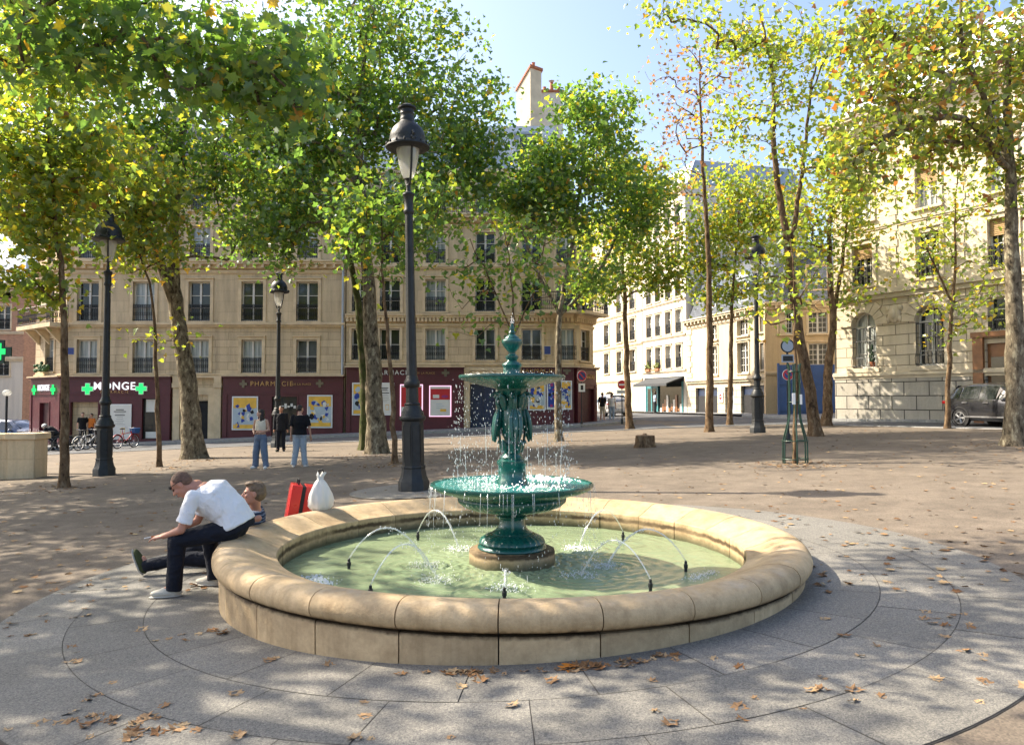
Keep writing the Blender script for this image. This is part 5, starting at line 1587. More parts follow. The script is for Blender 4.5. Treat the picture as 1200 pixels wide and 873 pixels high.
tree('young_plane_tree', 'sparse forked young plane tree rising directly behind the green fountain', [(597, 536), (597, 460), (602, 395), (600, 330), (592, 270)], 0.07,
     [(600, 300, 0, 70, 60, 1), (550, 330, 0, 35, 40, .4), (640, 320, 0, 40, 40, .4), (590, 390, -.5, 70, 20, .12)], 60, 11, .17, 'leaf_green', 'bark_brown', 8,
     more=[[(602, 395, 0), (575, 330, -.3), (550, 280, -.6)], [(602, 395, 0), (630, 330, .3), (640, 280, .6)]])
tree('plane_tree', 'medium plane tree left of the mossy stump, at the street corner', [(738, 503), (735, 440), (733, 370), (730, 290), (735, 220)], 0.17,
     [(735, 280, 0, 58, 45, 1), (760, 220, 0, 50, 40, .8), (710, 340, 0, 45, 22, .4), (775, 320, 0, 35, 30, .4), (720, 200, 0, 40, 30, .5)], 140, 42, .19, 'leaf_yellow', 'bark_brown', 9)
tree('plane_tree', 'tall sparse plane tree with few russet leaves, before the low stone house', [(831, 506), (832, 420), (830, 300), (824, 200), (821, 120), (820, 60)], 0.16,
     [(815, 130, 0, 65, 60, 1), (790, 90, 0, 45, 50, .6), (845, 80, 0, 45, 50, .5), (800, 200, 0, 60, 40, .5)], 90, 7, .15, 'leaf_red', 'bark_brown', 10)
tree('plane_tree', 'slim plane tree with yellow-green crown left of the right-hand lamp post', [(855, 498), (856, 430), (858, 360), (862, 300), (868, 230)], 0.14,
     [(850, 270, 0, 55, 45, 1), (890, 250, 0, 45, 50, .8), (820, 300, 0, 45, 35, .6), (860, 210, 0, 50, 35, .6), (860, 340, 0, 60, 30, .5)], 150, 34, .19, 'leaf_yellow', 'bark_brown', 11)
tree('plane_tree', 'tall leaning plane tree with sparse yellow crown behind the guarded sapling', [(957, 511), (944, 430), (932, 360), (920, 270), (907, 180), (905, 90), (890, 10)], 0.20,
     [(900, 60, 0, 80, 70, 1), (860, 40, 0, 60, 50, .6), (950, 70, 0, 60, 70, .8), (920, 160, 0, 75, 50, .7), (960, 200, 0, 40, 50, .4), (900, 310, -.5, 60, 35, .5), (860, 150, 0, 40, 50, .3), (790, 12, -1, 45, 22, .3)], 165, 19, .17, 'leaf_yellow', 'bark_brown', 12,
     more=[[(925, 300, 0), (940, 200, .4), (950, 110, .6), (965, 40, .8)]])
tree('plane_tree', 'forked brown-barked plane tree at the left end of the grey stone plinth', [(968, 499), (970, 440), (976, 375), (972, 300), (977, 180)], 0.21,
     [(970, 240, 0, 55, 55, 1), (1010, 240, 0, 50, 50, .7), (940, 280, 0, 45, 45, .6), (990, 340, 0, 60, 30, .35)], 115, 22, .18, 'leaf_yellow', 'bark_brown', 13,
     more=[[(976, 375, 0), (988, 300, .5), (998, 210, 1.0)]])
tree('young_plane_tree', 'thin sparse young plane tree standing at the rear of the dark parked car', [(1110, 502), (1112, 420), (1118, 330), (1120, 250), (1122, 190)], 0.10,
     [(1120, 240, 0, 65, 55, 1), (1080, 300, 0, 50, 40, .6), (1150, 330, 0, 50, 40, .5), (1120, 370, 0, 60, 30, .35)], 80, 16, .16, 'leaf_yellow', 'bark_brown', 14,
     more=[[(1117, 360, 0), (1100, 320, -.4), (1085, 290, -.8)]])
tree('plane_tree', 'large thick-trunked autumn plane tree at the right edge partly hiding the car', [(1191, 522), (1190, 400), (1186, 300), (1183, 200), (1180, 120), (1186, 30)], 0.265,
     [(1130, 60, -.5, 90, 60, 1.3), (1050, 110, -1, 75, 60, 1.2), (1000, 190, -1, 50, 55, .7), (1150, 170, 0, 70, 45, .6), (1080, 190, .5, 60, 40, .5), (1210, 80, 0, 60, 80, .8), (1010, 60, 0, 50, 60, .6), (1080, 20, 0, 90, 40, .8), (1210, 220, 0, 40, 50, .4)],
     245, 28, .16, 'leaf_olive', 'bark_plane', 15,
     more=[[(1183, 190, 0), (1150, 110, -.4), (1128, 50, -.8), (1125, -20, -1)], [(1184, 205, 0), (1130, 140, -.6), (1060, 150, -1), (1000, 180, -1.2)]])
tree('sapling', 'slim sapling inside the green steel tree guard', [(932, 543), (932, 480), (932, 400), (930, 330), (928, 280)], 0.055,
     [(930, 330, 0, 45, 50, 1), (900, 360, 0, 30, 25, .35), (960, 360, 0, 30, 30, .35)], 30, 6, .13, 'leaf_yellow', 'bark_brown', 16, group=None)

# trees beside and behind the camera: their branches hang into the picture and their shade falls on the paving
def side_tree(label, x, y, h, r0, lobes, nt, pt, lm, seed, leaf=.16, near=False, **kw):
    b = Vector((x, y, gz(x, y) - .15))
    tr = [[b, b + Vector((.1, .1, h * .3)), b + Vector((-.1, .15, h * .55)), b + Vector((.1, 0, h * .85)), b + Vector((0, 0, h))]]
    B = [((x + l[0], y + l[1], l[2]), l[3], l[4]) for l in lobes]
    return make_tree('plane_tree', label, tr, r0, B, nt, pt, leaf, M[lm], M['bark_plane'], seed, near=near, **kw)
side_tree('plane tree whose dark green branches hang over the upper left of the picture', -8.6, 6.8, 9.5, .26,
          [(4.4, .7, 5.35, (1.5, .9, .65), 1.0), (5.7, .9, 5.1, (.9, .7, .5), .6), (3.2, 1.6, 6.6, (1.4, 1.2, 1.0), .6), (0, 0, 8.5, (3.0, 2.6, 2.0), 1.1), (-2, -.5, 7.5, (2, 2, 1.5), .5), (5.2, 1.2, 7.4, (1.2, 1.0, .7), .5), (6.15, .9, 5.1, (.5, .5, .45), .3), (4.5, 3.6, 8.9, (2.1, 1.3, .9), 1.3), (5.2, 1.8, 8.3, (1.6, 1.1, .8), .9)],
          370, 28, 'leaf_green', 21, .125, True, spread=.30, bmax=.018)
side_tree('plane tree out at the left whose crown shades the paving by the seated men', -13.2, 9.8, 11, .3,
          [(0, 0, 9, (3.4, 2.6, 2.4), 1.2), (2.2, -1.2, 7.6, (2.2, 1.8, 1.3), .8), (-1.5, 2.2, 8, (2.2, 1.6, 1.8), .7)], 150, 24, 'leaf_green', 22, .19)
side_tree('plane tree beyond the left edge of the picture over the dark asphalt', -16.5, 15.8, 11, .28,
          [(0, 0, 8.6, (3.6, 3.0, 2.4), 1.2), (2.6, .4, 7.4, (2.2, 2.2, 1.4), .8), (.5, 0, 12, (3.0, 3.0, 1.8), .9)], 240, 34, 'leaf_green', 23, .19)
side_tree('plane tree farther down beyond the left edge, above the stone parapet', -21.5, 20.5, 11.5, .28,
          [(0, 0, 9.4, (4.2, 3.4, 2.8), 1.3), (2.6, 1.4, 7.6, (2.4, 2.2, 1.5), .8), (.5, 1.5, 13, (3.4, 3, 1.8), .9)], 260, 34, 'leaf_yellow', 24, .19)
side_tree('plane tree beyond the left edge, just before the low stone parapet', -17.8, 24.0, 11, .28,
          [(3, 0, 8.6, (3.2, 3.0, 2.2), 1.2), (.5, -1, 8.4, (2.6, 2.6, 2.0), .8), (5, -1.5, 8.8, (2.2, 2.4, 1.6), .7), (.5, 0, 12.6, (3.4, 3, 1.8), 1.0)], 260, 34, 'leaf_yellow', 25, .19)
# ------------------------------------------------------------------ street furniture
def lantern_glass():
    t = NT('frosted_lantern_glass')
    d = t.n('ShaderNodeBsdfDiffuse'); d.inputs[0].default_value = (0.62, 0.62, 0.58, 1)
    tl = t.n('ShaderNodeBsdfTranslucent'); tl.inputs[0].default_value = (0.75, 0.75, 0.70, 1)
    g = t.n('ShaderNodeBsdfGlossy'); g.inputs['Roughness'].default_value = .08
    tr = t.n('ShaderNodeBsdfTransparent')
    a = t.n('ShaderNodeMixShader'); a.inputs[0].default_value = .5; t.l(d.outputs[0], a.inputs[1]); t.l(tl.outputs[0], a.inputs[2])
    b = t.n('ShaderNodeMixShader'); b.inputs[0].default_value = .12; t.l(a.outputs[0], b.inputs[1]); t.l(g.outputs[0], b.inputs[2])
    c = t.n('ShaderNodeMixShader'); c.inputs[0].default_value = .62; t.l(tr.outputs[0], c.inputs[1]); t.l(b.outputs[0], c.inputs[2])
    t.l(c.outputs[0], t.out.inputs['Surface'])
    return t.mat
M['lantern'] = lantern_glass()
def make_lamp(loc, label):
    root = thing('street_lamp', label, 'street lamp', loc, 0, 'old iron street lamps')
    b = MB()
    b.lathe([(.285, -.25), (.285, .17), (.27, .20), (.245, .25), (.225, .33), (.212, .41), (.222, .43), (.215, .46)], 8)
    b.lathe([(.198, .455), (.194, 1.27)], 8)
    for k in range(8):                                      # raised panels on the eight faces
        a = math.pi / 4 * (k + .5); Mx = Matrix.Rotation(a, 4, 'Z')
        b.box(.176, .190, -.055, .055, .53, 1.2, 0, Mx)
    b.lathe([(.20, 1.262), (.225, 1.28), (.242, 1.31), (.24, 1.345), (.215, 1.36)], 24)
    b.lathe([(.215, 1.355), (.205, 1.42), (.165, 1.49), (.14, 1.55), (.15, 1.575), (.125, 1.60)], 16)
    b.build('pedestal', M['lamp_iron'], root, angle=30)
    p = MB()
    flute = lambda a, z: 1 - .06 * abs(math.sin(a * 5))
    p.lathe([(.118, 1.58), (.112, 1.88)], 40, wob=flute)
    p.lathe([(.12, 1.87), (.145, 1.90), (.15, 1.95), (.14, 1.99), (.115, 2.02), (.11, 2.06), (.098, 2.09)], 24)
    p.lathe([(.097, 2.08), (.088, 3.2), (.074, 5.08)], 40, wob=flute)
    p.lathe([(.078, 5.06), (.098, 5.09), (.098, 5.13), (.08, 5.16), (.085, 5.32), (.10, 5.40), (.115, 5.42), (.11, 5.45), (.05, 5.48), (.04, 5.52), (.045, 5.60), (.03, 5.62)], 20)
    p.build('post', M['lamp_iron'], root, angle=40)
    h = MB()
    h.lathe([(.205, 6.27), (.27, 6.26), (.36, 6.27), (.405, 6.30), (.40, 6.335), (.34, 6.37), (.325, 6.42), (.33, 6.47), (.315, 6.56), (.275, 6.65), (.21, 6.72), (.15, 6.77), (.13, 6.80), (.135, 6.83), (.122, 6.86),
             (.122, 6.92), (.132, 6.935), (.122, 6.95), (.125, 7.01), (.168, 7.03), (.17, 7.06), (.12, 7.085), (.08, 7.11), (0, 7.12)], 32)
    for k in range(16):
        a = 2 * math.pi * k / 16; h.ball((.392 * math.cos(a), .392 * math.sin(a), 6.35), (.022, .022, .035), 6, 5)
    h.build('hood', M['lamp_iron'], root, angle=40)
    g = MB(); g.lathe([(.055, 5.72), (.095, 5.75), (.125, 5.82), (.165, 5.98), (.195, 6.14), (.212, 6.27)], 28, cap=False)
    g.build('globe', M['lantern'], root)
    f = MB()
    for k in range(2):                                      # the two arms that carry the hood
        a = R(-65 + 180 * k); c, s = math.cos(a), math.sin(a)
        f.tube([(0, 0, 5.58), (.10 * c, .10 * s, 5.64), (.16 * c, .16 * s, 5.78), (.215 * c, .215 * s, 6.0), (.245 * c, .245 * s, 6.2), (.30 * c, .30 * s, 6.30)], .02, 8)
        f.ball((.31 * c, .31 * s, 6.40), (.06, .06, .05), 8, 6); f.tube([(.33 * c, .33 * s, 6.42), (.37 * c, .37 * s, 6.46), (.33 * c, .33 * s, 6.52)], .022, 7)
    f.lathe([(.03, 5.60), (.035, 5.70), (.075, 5.715), (.06, 5.73)], 16)
    f.build('bracket', M['lamp_iron'], root)
    return root
g0 = G_(485, 575)
lampA = make_lamp(g0, 'tall black street lamp on a round stone pad just behind the fountain basin')
for (px, py, lab) in ((122, 557, 'black street lamp at the left, between two thin tree trunks, half lost in leaves'),
                      (888, 507, 'black street lamp at the right, before the low stone house'),
                      (325, 524, 'black street lamp behind the standing people, before the right shop front')):
    c = copy_tree(lampA); c.location = G_(px, py); c['label'] = lab; c.scale = (1.06,) * 3
    if px == 325: c.rotation_euler.z = R(40)
lampA.scale = (1.06,) * 3; lampA.rotation_euler = (0, R(-1.3), 0)
pad = MB(); n = 48
pad.add([(0, 0, .012)] + [(1.22 * math.cos(6.28319 * k / n), 1.22 * math.sin(6.28319 * k / n), .012 + gz(g0.x + 1.22 * math.cos(6.28319 * k / n), g0.y) - g0.z) for k in range(n)], [(0, 1 + k, 1 + (k + 1) % n) for k in range(n)])
tag(pad.build('lamp_paving', M['granite'], smooth=False, loc=g0), kind='structure')

# low wall at the left edge
g1 = G_(20, 560)
wl = thing('stone_parapet', 'low tan stone parapet wall cut by the left edge of the picture', 'wall', (-13.55, 21.4, 0))
w = MB(); zt = .66
w.box(-9, -.75, .05, .5, -1.4, zt - .1); w.box(-.752, 0, -.04, .59, -1.3, zt - .1)
w.build('wall', M['limestone_plain'], wl, False, bevel=.015)
w = MB(); w.box(-9, -.82, -.02, .57, zt - .098, zt + .06); w.box(-.818, .06, -.1, .65, zt - .098, zt + .075)
w.build('coping', M['moulding'], wl, False, bevel=.02)
w = MB(); w.box(-.80, .045, -.085, .63, -1.3, -.62); w.box(-9, -.802, -.0, .55, -1.4, -.70)
w.build('base', M['limestone_plain'], wl, False, bevel=.015)

# stump
gs = G_(755, 524)
stp = thing('tree_stump', 'short sawn tree stump with an uneven top on the bare square', 'stump', gs)
s = MB(); rs = random.Random(9)
ph = [rs.uniform(0, 6) for _ in range(4)]
wob = lambda a, z: 1 + .10 * math.sin(3 * a + ph[0]) + .07 * math.sin(5 * a + ph[1]) + .04 * math.sin(9 * a + ph[2] + z * 8)
s.lathe([(.36, -.1), (.33, .02), (.29, .12), (.275, .25), (.27, .36)], 30, wob=wob, cap=False)
s.build('bark', M['bark_brown'], stp, angle=60)
s = MB(); s.lathe([(.271, .357), (.25, .375), (.12, .368), (0, .39)], 30, wob=wob, cap=False)
for k in range(7): s.add([(-.05 + .02 * k, .05 + .01 * k, .37), (-.02 + .02 * k, .07, .37), (-.03 + .02 * k, .04, .42 + rs.uniform(0, .05))], [(0, 1, 2)])
s.build('cut_wood', plain('sawn_wood', (.26, .16, .09), .9, var=.35, scale=14), stp, angle=60)

# green guard round the sapling
gg = G_(932, 543)
tg = thing('tree_guard', 'green steel tree guard with bars flaring out at the foot', 'tree guard', gg)
for k in range(6):
    a = 2 * math.pi * (k + .3) / 6; c, s_ = math.cos(a), math.sin(a)
    q = MB(); q.tube([(r * c, r * s_, z) for r, z in ((.27, -.1), (.275, .15), (.27, .48), (.22, .68), (.15, .92), (.125, 1.1), (.12, 1.6), (.125, 2.1), (.15, 2.2))], .017, 7)
    q.build('bar', M['green_steel'], tg)
for z, r in ((.10, .278), (.50, .275), (1.35, .128), (2.02, .13)):
    q = MB(); q.tube([(r * math.cos(6.28319 * k / 24), r * math.sin(6.28319 * k / 24), z) for k in range(25)], .012, 6, cap=False); q.build('ring', M['green_steel'], tg)
q = MB(); q.box(-.11, -.04, -.165, -.155, 1.3, 1.55); q.box(.06, .11, -.16, -.15, 1.3, 1.52); q.build('label_plate', M['sign_white'], tg, False)

# road signs
def sign_post(label, loc, h, rz=0):
    r = thing('road_sign', label, 'road sign', loc, rz, None)
    q = MB(); q.tube([(0, 0, -.2), (0, 0, h)], .03, 10); q.lathe([(.07, -.1), (.07, .25), (.035, .3)], 12); q.build('post', M['lamp_iron'], r)
    return r
def disc(root, z, rad, mats, rings, name='sign_disc', y=-.04):
    q = MB()
    q.prism([(rad * math.cos(6.28319 * k / 28), z + rad * math.sin(6.28319 * k / 28)) for k in range(28)], 1, y, y + .02, 0)
    yy = y
    for i, (rr, m) in enumerate(rings):
        yy -= .003
        q.prism([(rr * math.cos(6.28319 * k / 28), z + rr * math.sin(6.28319 * k / 28)) for k in range(28)], 1, yy, y + .001, m)
    return q, yy
sg = sign_post('red no entry sign with white bar and plate near the street corner', G_(729, 497), 2.4)
q, yy = disc(sg, 2.15, .25, None, [(.235, 1)]); q.box(-.17, .17, yy - .004, yy, 2.11, 2.19, 0)
q.build('sign_disc', [M['sign_white'], M['red_paint']], sg, False)
q = MB(); q.box(-.28, .28, -.045, -.025, 1.66, 1.86, 0); q.box(-.22, .22, -.049, -.044, 1.74, 1.77, 1); q.build('plate', [M['sign_white'], M['iron']], sg, False)
sg = sign_post('round blue no-parking sign with red rim and small plate at the pharmacy corner', Vector((3.72, 40.2, gz(3.72, 40.2))), 3.0, R(28))
q, yy = disc(sg, 2.7, .30, None, [(.285, 1), (.22, 2)]); q.box(-.25, .25, yy - .004, yy, 2.67, 2.73, 1, Matrix.Translation((0, 0, 2.7)) @ Matrix.Rotation(R(45), 4, 'Y') @ Matrix.Translation((0, 0, -2.7)))
q.build('sign_disc', [M['sign_white'], M['red_paint'], M['enamel_blue']], sg, False)
q = MB(); q.box(-.2, .2, -.045, -.025, 1.85, 2.3); q.box(-.08, .08, -.049, -.044, 1.95, 2.2, 1); q.build('plate', [M['sign_white'], M['iron']], sg, False)
sg = sign_post('grey-backed round sign over square plate and small red-blue disc, beside the tree guard', G_(924, 519), 3.1)
q, yy = disc(sg, 2.92, .21, None, [(.17, 1)]); q.build('sign_disc', [M['iron'], M['zinc']], sg, False)
q = MB(); q.box(-.19, .19, -.045, -.025, 2.42, 2.66, 0); q.box(-.15, .15, -.049, -.044, 2.46, 2.62, 1); q.build('plate', [M['zinc'], M['iron']], sg, False)
q, yy = disc(sg, 2.05, .17, None, [(.16, 1), (.11, 2)]); q.box(-.12, .12, yy - .004, yy, 2.03, 2.07, 1, Matrix.Translation((0, 0, 2.05)) @ Matrix.Rotation(R(45), 4, 'Y') @ Matrix.Translation((0, 0, -2.05)))
q.build('sign_disc', [M['sign_white'], M['red_paint'], M['enamel_blue']], sg, False)
cr = thing('pharmacy_cross', 'lit green pharmacy cross on a bracket cut by the left edge', 'sign', (0, 0, 0))
pcs = at(-1, 412, 36.0)
cr.scale = (.75, .75, 1)
cr.location = (pcs.x, pcs.y, gz(pcs.x, pcs.y))
dz = pcs.z - cr.location.z
q = MB(); q.box(-.75, .75, 0, .12, dz - .22, dz + .22); q.box(-.3, .3, .001, .119, dz - .56, dz + .56); q.build('casing', M['green_steel'], cr, False)
q = MB(); plus(q, 0, dz, .8, -.03, -.001); q.build('lit_cross', M['green_neon'], cr, False)
q = MB(); q.tube([(-.9, .06, -.2), (-.9, .06, dz)], .05, 10); q.tube([(-.9, .06, dz), (-.7, .06, dz)], .04, 8); q.build('post', M['lamp_iron'], cr)
bo = thing('post', 'slim iron post with a round head beside the pharmacy corner', 'post', (-27.3, 40.6, gz(-27.3, 40.6)))
q = MB(); q.tube([(0, 0, -.1), (0, 0, 3.0)], .06, 10); q.lathe([(.09, 0), (.09, .5), (.06, .55)], 12); q.build('shaft', M['lamp_iron'], bo)
q = MB(); q.ball((0, 0, 3.1), (.22, .22, .18), 14, 9); q.build('head', M['lantern'], bo)

# ------------------------------------------------------------------ vehicles
def make_car(name, label, loc, rz, paint, sx=1.0, group=None):
    root = thing(name, label, 'car', loc, rz, group)
    ST = [(0.0, .46, .80, .86, .70, .74, .55), (.07, .33, .97, 1.10, .82, .86, .58), (.25, .28, 1.02, 1.34, .87, .90, .60), (.55, .26, 1.02, 1.54, .89, .92, .61), (1.0, .25, 1.00, 1.62, .90, .92, .62), (1.7, .25, .98, 1.64, .90, .92, .63),
          (2.35, .25, .97, 1.60, .90, .92, .62), (2.85, .25, .97, 1.40, .90, .92, .60), (3.2, .25, .98, 1.14, .90, .91, .66), (3.45, .25, .97, 1.04, .90, .91, .72), (4.0, .28, .90, .97, .86, .88, .70), (4.3, .33, .76, .83, .76, .80, .62), (4.42, .44, .64, .70, .62, .66, .5)]
    ST = [(x * sx, a, b, c, d, e, f) for (x, a, b, c, d, e, f) in ST]
    def sec(s):
        x, zs, zb, zr, ws, wb_, wr = s
        return [(x, 0, zs - .02), (x, ws - .08, zs - .02), (x, ws, zs + .05), (x, ws + .012, zs + .2), (x, wb_, (zs + zb) / 2 + .08), (x, wb_ - .012, zb), (x, wr + (wb_ - wr) * .12, zr - .06), (x, wr * .82, zr), (x, 0, zr + .02)]
    def at_x(x):
        for a, b in zip(ST[:-1], ST[1:]):
            if a[0] <= x <= b[0]:
                f = (x - a[0]) / (b[0] - a[0]); return tuple(p + (q - p) * f for p, q in zip(a, b))
        return ST[-1]
    b = MB(); S = []
    for i in range(len(ST) - 1):
        for k in range(4): S.append(at_x(ST[i][0] + (ST[i + 1][0] - ST[i][0]) * k / 4))
    S.append(ST[-1])
    vs = []; m = 9
    for s in S:
        h = sec(s); ring = h + [(x, -y, z) for (x, y, z) in h[-2:0:-1]]
        vs += ring
    R_ = 16; fs = []
    for i in range(len(S) - 1):
        for k in range(R_):
            k2 = (k + 1) % R_; fs.append((i * R_ + k, (i + 1) * R_ + k, (i + 1) * R_ + k2, i * R_ + k2))
    fs.append(tuple(range(R_))); fs.append(tuple((len(S) - 1) * R_ + k for k in range(R_))[::-1])
    b.add(vs, fs); b.build('body', paint, root, angle=50)
    def glass(x0, x1, lo=.10, hi=.92, side=1, cut0=0, cut1=0):
        q = MB(); n = 8; vs = []
        for k in range(n + 1):
            s = at_x((x0 + (x1 - x0) * k / n) * sx); h = sec(s)
            p, r = Vector(h[5]), Vector(h[6])
            hi_ = hi * (1 - cut0 * max(0, 1 - k / 3)) * (1 - cut1 * max(0, (k - n + 3) / 3))
            for f in (lo, hi_):
                v = p.lerp(r, f) + Vector((0, .012, .004)); vs.append((v.x, v.y * side, v.z))
        fs = [(2 * k, 2 * k + 2, 2 * k + 3, 2 * k + 1) if side < 0 else (2 * k, 2 * k + 1, 2 * k + 3, 2 * k + 2) for k in range(n)]
        q.add(vs, fs); return q.build('window', M['car_glass'], root, False)
    for sd in (1, -1):
        glass(.36, .78, side=sd, cut0=.5); glass(.86, 1.62, side=sd); glass(1.74, 2.72, side=sd, cut1=.35)
        q = MB(); q.box(1.635 * sx, 1.725 * sx, -.01, .0, .0, .5, 0); 
        for x in (.95, 1.85): 
            h = MB(); yy = .925 * sd; h.box(x * sx, (x + .22) * sx, min(yy, yy + .02 * sd), max(yy, yy + .02 * sd), .90, .93); h.build('handle', M['steel'], root, False)
        s = MB(); yy = .905 * sd; s.box(1.05 * sx, 3.05 * sx, min(yy, yy + .03 * sd), max(yy, yy + .03 * sd), .36, .41, 0); s.build('sill_trim', M['steel'], root, False)
        mr = MB(); mr.ball((2.75 * sx, 1.0 * sd, 1.02), (.09, .1, .07), 10, 7); mr.build('mirror', paint, root)
        tl = MB(); tl.box(.0, .30, min(.70 * sd, .895 * sd), max(.70 * sd, .895 * sd), .86, .98); tl.build('tail_light', M['car_red'], root, False, bevel=.03)
        hl = MB(); hl.box(4.02 * sx, 4.30 * sx, min(.55 * sd, .82 * sd), max(.55 * sd, .82 * sd), .72, .84); hl.build('headlight', M['lantern'], root, False, bevel=.03)
    q = MB(); q.quad((2.42 * sx, -.55, 1.60), (2.42 * sx, .55, 1.60), (3.17 * sx, .66, 1.17), (3.17 * sx, -.66, 1.17)); q.build('windscreen', M['car_glass'], root, False)
    q = MB(); q.quad((.10, .6, 1.12), (.10, -.6, 1.12), (.50, -.56, 1.54), (.50, .56, 1.54)); o = q.build('rear_window', M['car_glass'], root, False); o.location = (-.03, 0, .02)
    for xw in (.84 * sx, 3.50 * sx):
        for sd in (1, -1):
            Mx = Matrix.Translation((xw, .80 * sd, .335)) @ Matrix.Rotation(R(-90) * sd, 4, 'X')
            t = MB(); t.lathe([(.22, -.10), (.31, -.11), (.335, -.08), (.335, .08), (.315, .115), (.23, .125), (.22, .10)], 32, M=Mx); 
            t.lathe([(.40, .100), (.40, .128), (.345, .129)], 28, M=Matrix.Translation((0, 0, .03)) @ Mx, cap=False)
            wh = t.build('wheel', M['rubber'], root)
            rm = MB(); rm.lathe([(.225, .04), (.225, .128), (.205, .13), (.205, .05)], 32, M=Mx, cap=False)
            for k in range(5):
                a = 2 * math.pi * k / 5
                for d_ in (-.11, .11):
                    p0 = Vector((.04 * math.cos(a), .04 * math.sin(a), .12)); p1 = Vector((.21 * math.cos(a + d_), .21 * math.sin(a + d_), .115))
                    rm.tube([Mx @ p0, Mx @ p1], [.026, .018], 6)
            rm.lathe([(.06, .10), (.05, .135), (0, .137)], 12, M=Mx, cap=False)
            rm.lathe([(.20, .06), (0, .06)], 20, M=Mx, cap=False, m=1)
            rm.build('rim', [M['steel'], M['dark']], wh)
    q = MB(); q.box(-.02, .03, -.26, .26, .60, .71); q.build('number_plate', M['sign_white'], root, False)
    return root
M['car_grey'] = plain('dark_grey_car_paint', (.040, .041, .046), .22, .5, .08, 2, Coat_Weight=.8, Coat_Roughness=.05)
M['car_silver'] = plain('silver_white_car_paint', (.55, .57, .60), .3, .2, .05, 2, Coat_Weight=.8, Coat_Roughness=.05)
M['car_blue'] = plain('dark_blue_car_paint', (.03, .05, .10), .25, .4, .05, 2, Coat_Weight=.8, Coat_Roughness=.05)
M['car_glass'] = plain('tinted_car_glass', (.012, .016, .018), .04, 0, .3, 1.0, spec=.8)
M['car_red'] = plain('tail_light_red', (.35, .01, .012), .15, 0, .1, 5)
cp = at(1113, 500, 30.6)
ang = math.atan2(-1.0, .30)
make_car('parked_car', 'dark grey sport utility car parked behind the thick tree at the right edge', (cp.x - .18, 29.6, gz(cp.x, 30.2) - .03), ang, M['car_grey'])
pc_ = at(726, 492, 55)
make_car('parked_car', 'pale silver car parked beyond the no entry sign', (pc_.x, 55, gz(pc_.x, 55)), R(104), M['car_silver'], .95)
pc_ = at(-14, 490, 46)
make_car('parked_car', 'dark blue car mostly hidden behind the low parapet at the left edge', (pc_.x, 46, gz(pc_.x, 46) + .1), R(-12), M['car_blue'], .95)

# bicycles
def make_bike(loc, rz, label, frame, basket=None, group='bicycles parked in front of the pharmacy'):
    root = thing('bicycle', label, 'bicycle', loc, rz, group)
    W0, W1_ = Vector((-.52, 0, .34)), Vector((.54, 0, .34))
    for c in (W0, W1_):
        t = MB(); t.tube([c + Vector((.325 * math.cos(6.28319 * k / 28), 0, .325 * math.sin(6.28319 * k / 28))) for k in range(29)], .021, 6, cap=False)
        wh = t.build('wheel', M['rubber'], root)
        s = MB(); s.tube([c + Vector((.30 * math.cos(6.28319 * k / 28), 0, .30 * math.sin(6.28319 * k / 28))) for k in range(29)], .011, 5, cap=False)
        for k in range(14):
            a = 6.28319 * k / 14; s.tube([c + Vector((0, .03 * (-1) ** k, 0)), c + Vector((.30 * math.cos(a), 0, .30 * math.sin(a)))], .003, 3)
        s.tube([c + Vector((0, -.05, 0)), c + Vector((0, .05, 0))], .022, 8); s.build('rim', M['steel'], wh)
    f = MB(); BB = Vector((-.06, 0, .30)); SH = Vector((-.20, 0, .80)); HD = Vector((.36, 0, .82)); HB = Vector((.40, 0, .66))
    for a, b, r in ((BB, SH, .018), (BB, HB, .022), (SH - Vector((-.02, 0, .1)), HD - Vector((0, 0, .04)), .018), (HB - Vector((.01, 0, .02)), HD, .022), (SH, SH + Vector((-.03, 0, .14)), .013)): f.tube([a, b], r, 8)
    for s_ in (-.05, .05):
        f.tube([BB, W0 + Vector((0, s_, 0))], .011, 6); f.tube([SH - Vector((0, 0, .05)), W0 + Vector((0, s_, 0))], .010, 6); f.tube([HB, HB + Vector((.03, s_, -.06)), W1_ + Vector((0, s_, 0))], .012, 6)
    f.build('frame', frame, root)
    s = MB(); s.ball((-.25, 0, .97), (.14, .075, .035), 12, 7); s.ball((-.14, 0, .965), (.10, .035, .028), 10, 6); s.build('saddle', M['rubber'], root)
    h = MB(); h.tube([HD, HD + Vector((-.02, 0, .16))], .014, 7); h.tube([HD + Vector((-.16, -.29, .20)), HD + Vector((-.03, -.22, .19)), HD + Vector((.02, 0, .16)), HD + Vector((-.03, .22, .19)), HD + Vector((-.16, .29, .20))], .013, 7); h.build('handlebar', M['steel'], root)
    c = MB(); c.lathe([(.085, -.006), (.085, .006)], 20, M=Matrix.Translation((-.06, -.05, .30)) @ Matrix.Rotation(R(90), 4, 'X')); c.tube([(-.06, -.07, .30), (.05, -.07, .16)], .011, 6); c.tube([(-.06, .07, .30), (-.17, .07, .44)], .011, 6); c.box(.02, .10, -.15, -.07, .145, .17); c.box(-.21, -.13, .07, .15, .43, .455); c.build('crank', M['iron'], root)
    mg = MB()
    for cc in (W0, W1_): mg.tube([cc + Vector((.355 * math.cos(a), 0, .355 * math.sin(a))) for a in [R(20 + 13 * k) for k in range(12)]], .022, 5)
    mg.build('mudguard', frame, root)
    if basket:
        q = MB(); q.prism([(.44, .72), (.74, .72), (.80, .98), (.40, .98)], 1, -.17, .17); q.build('basket', basket, root, False, bevel=.02)
    return root
bw_ = plain('white_bicycle_paint', (.62, .62, .62), .35); br_ = plain('red_bicycle_paint', (.45, .015, .02), .35); bb_ = plain('blue_bicycle_paint', (.03, .10, .28), .35); bk_ = plain('black_bicycle_paint', (.015, .015, .017), .35)
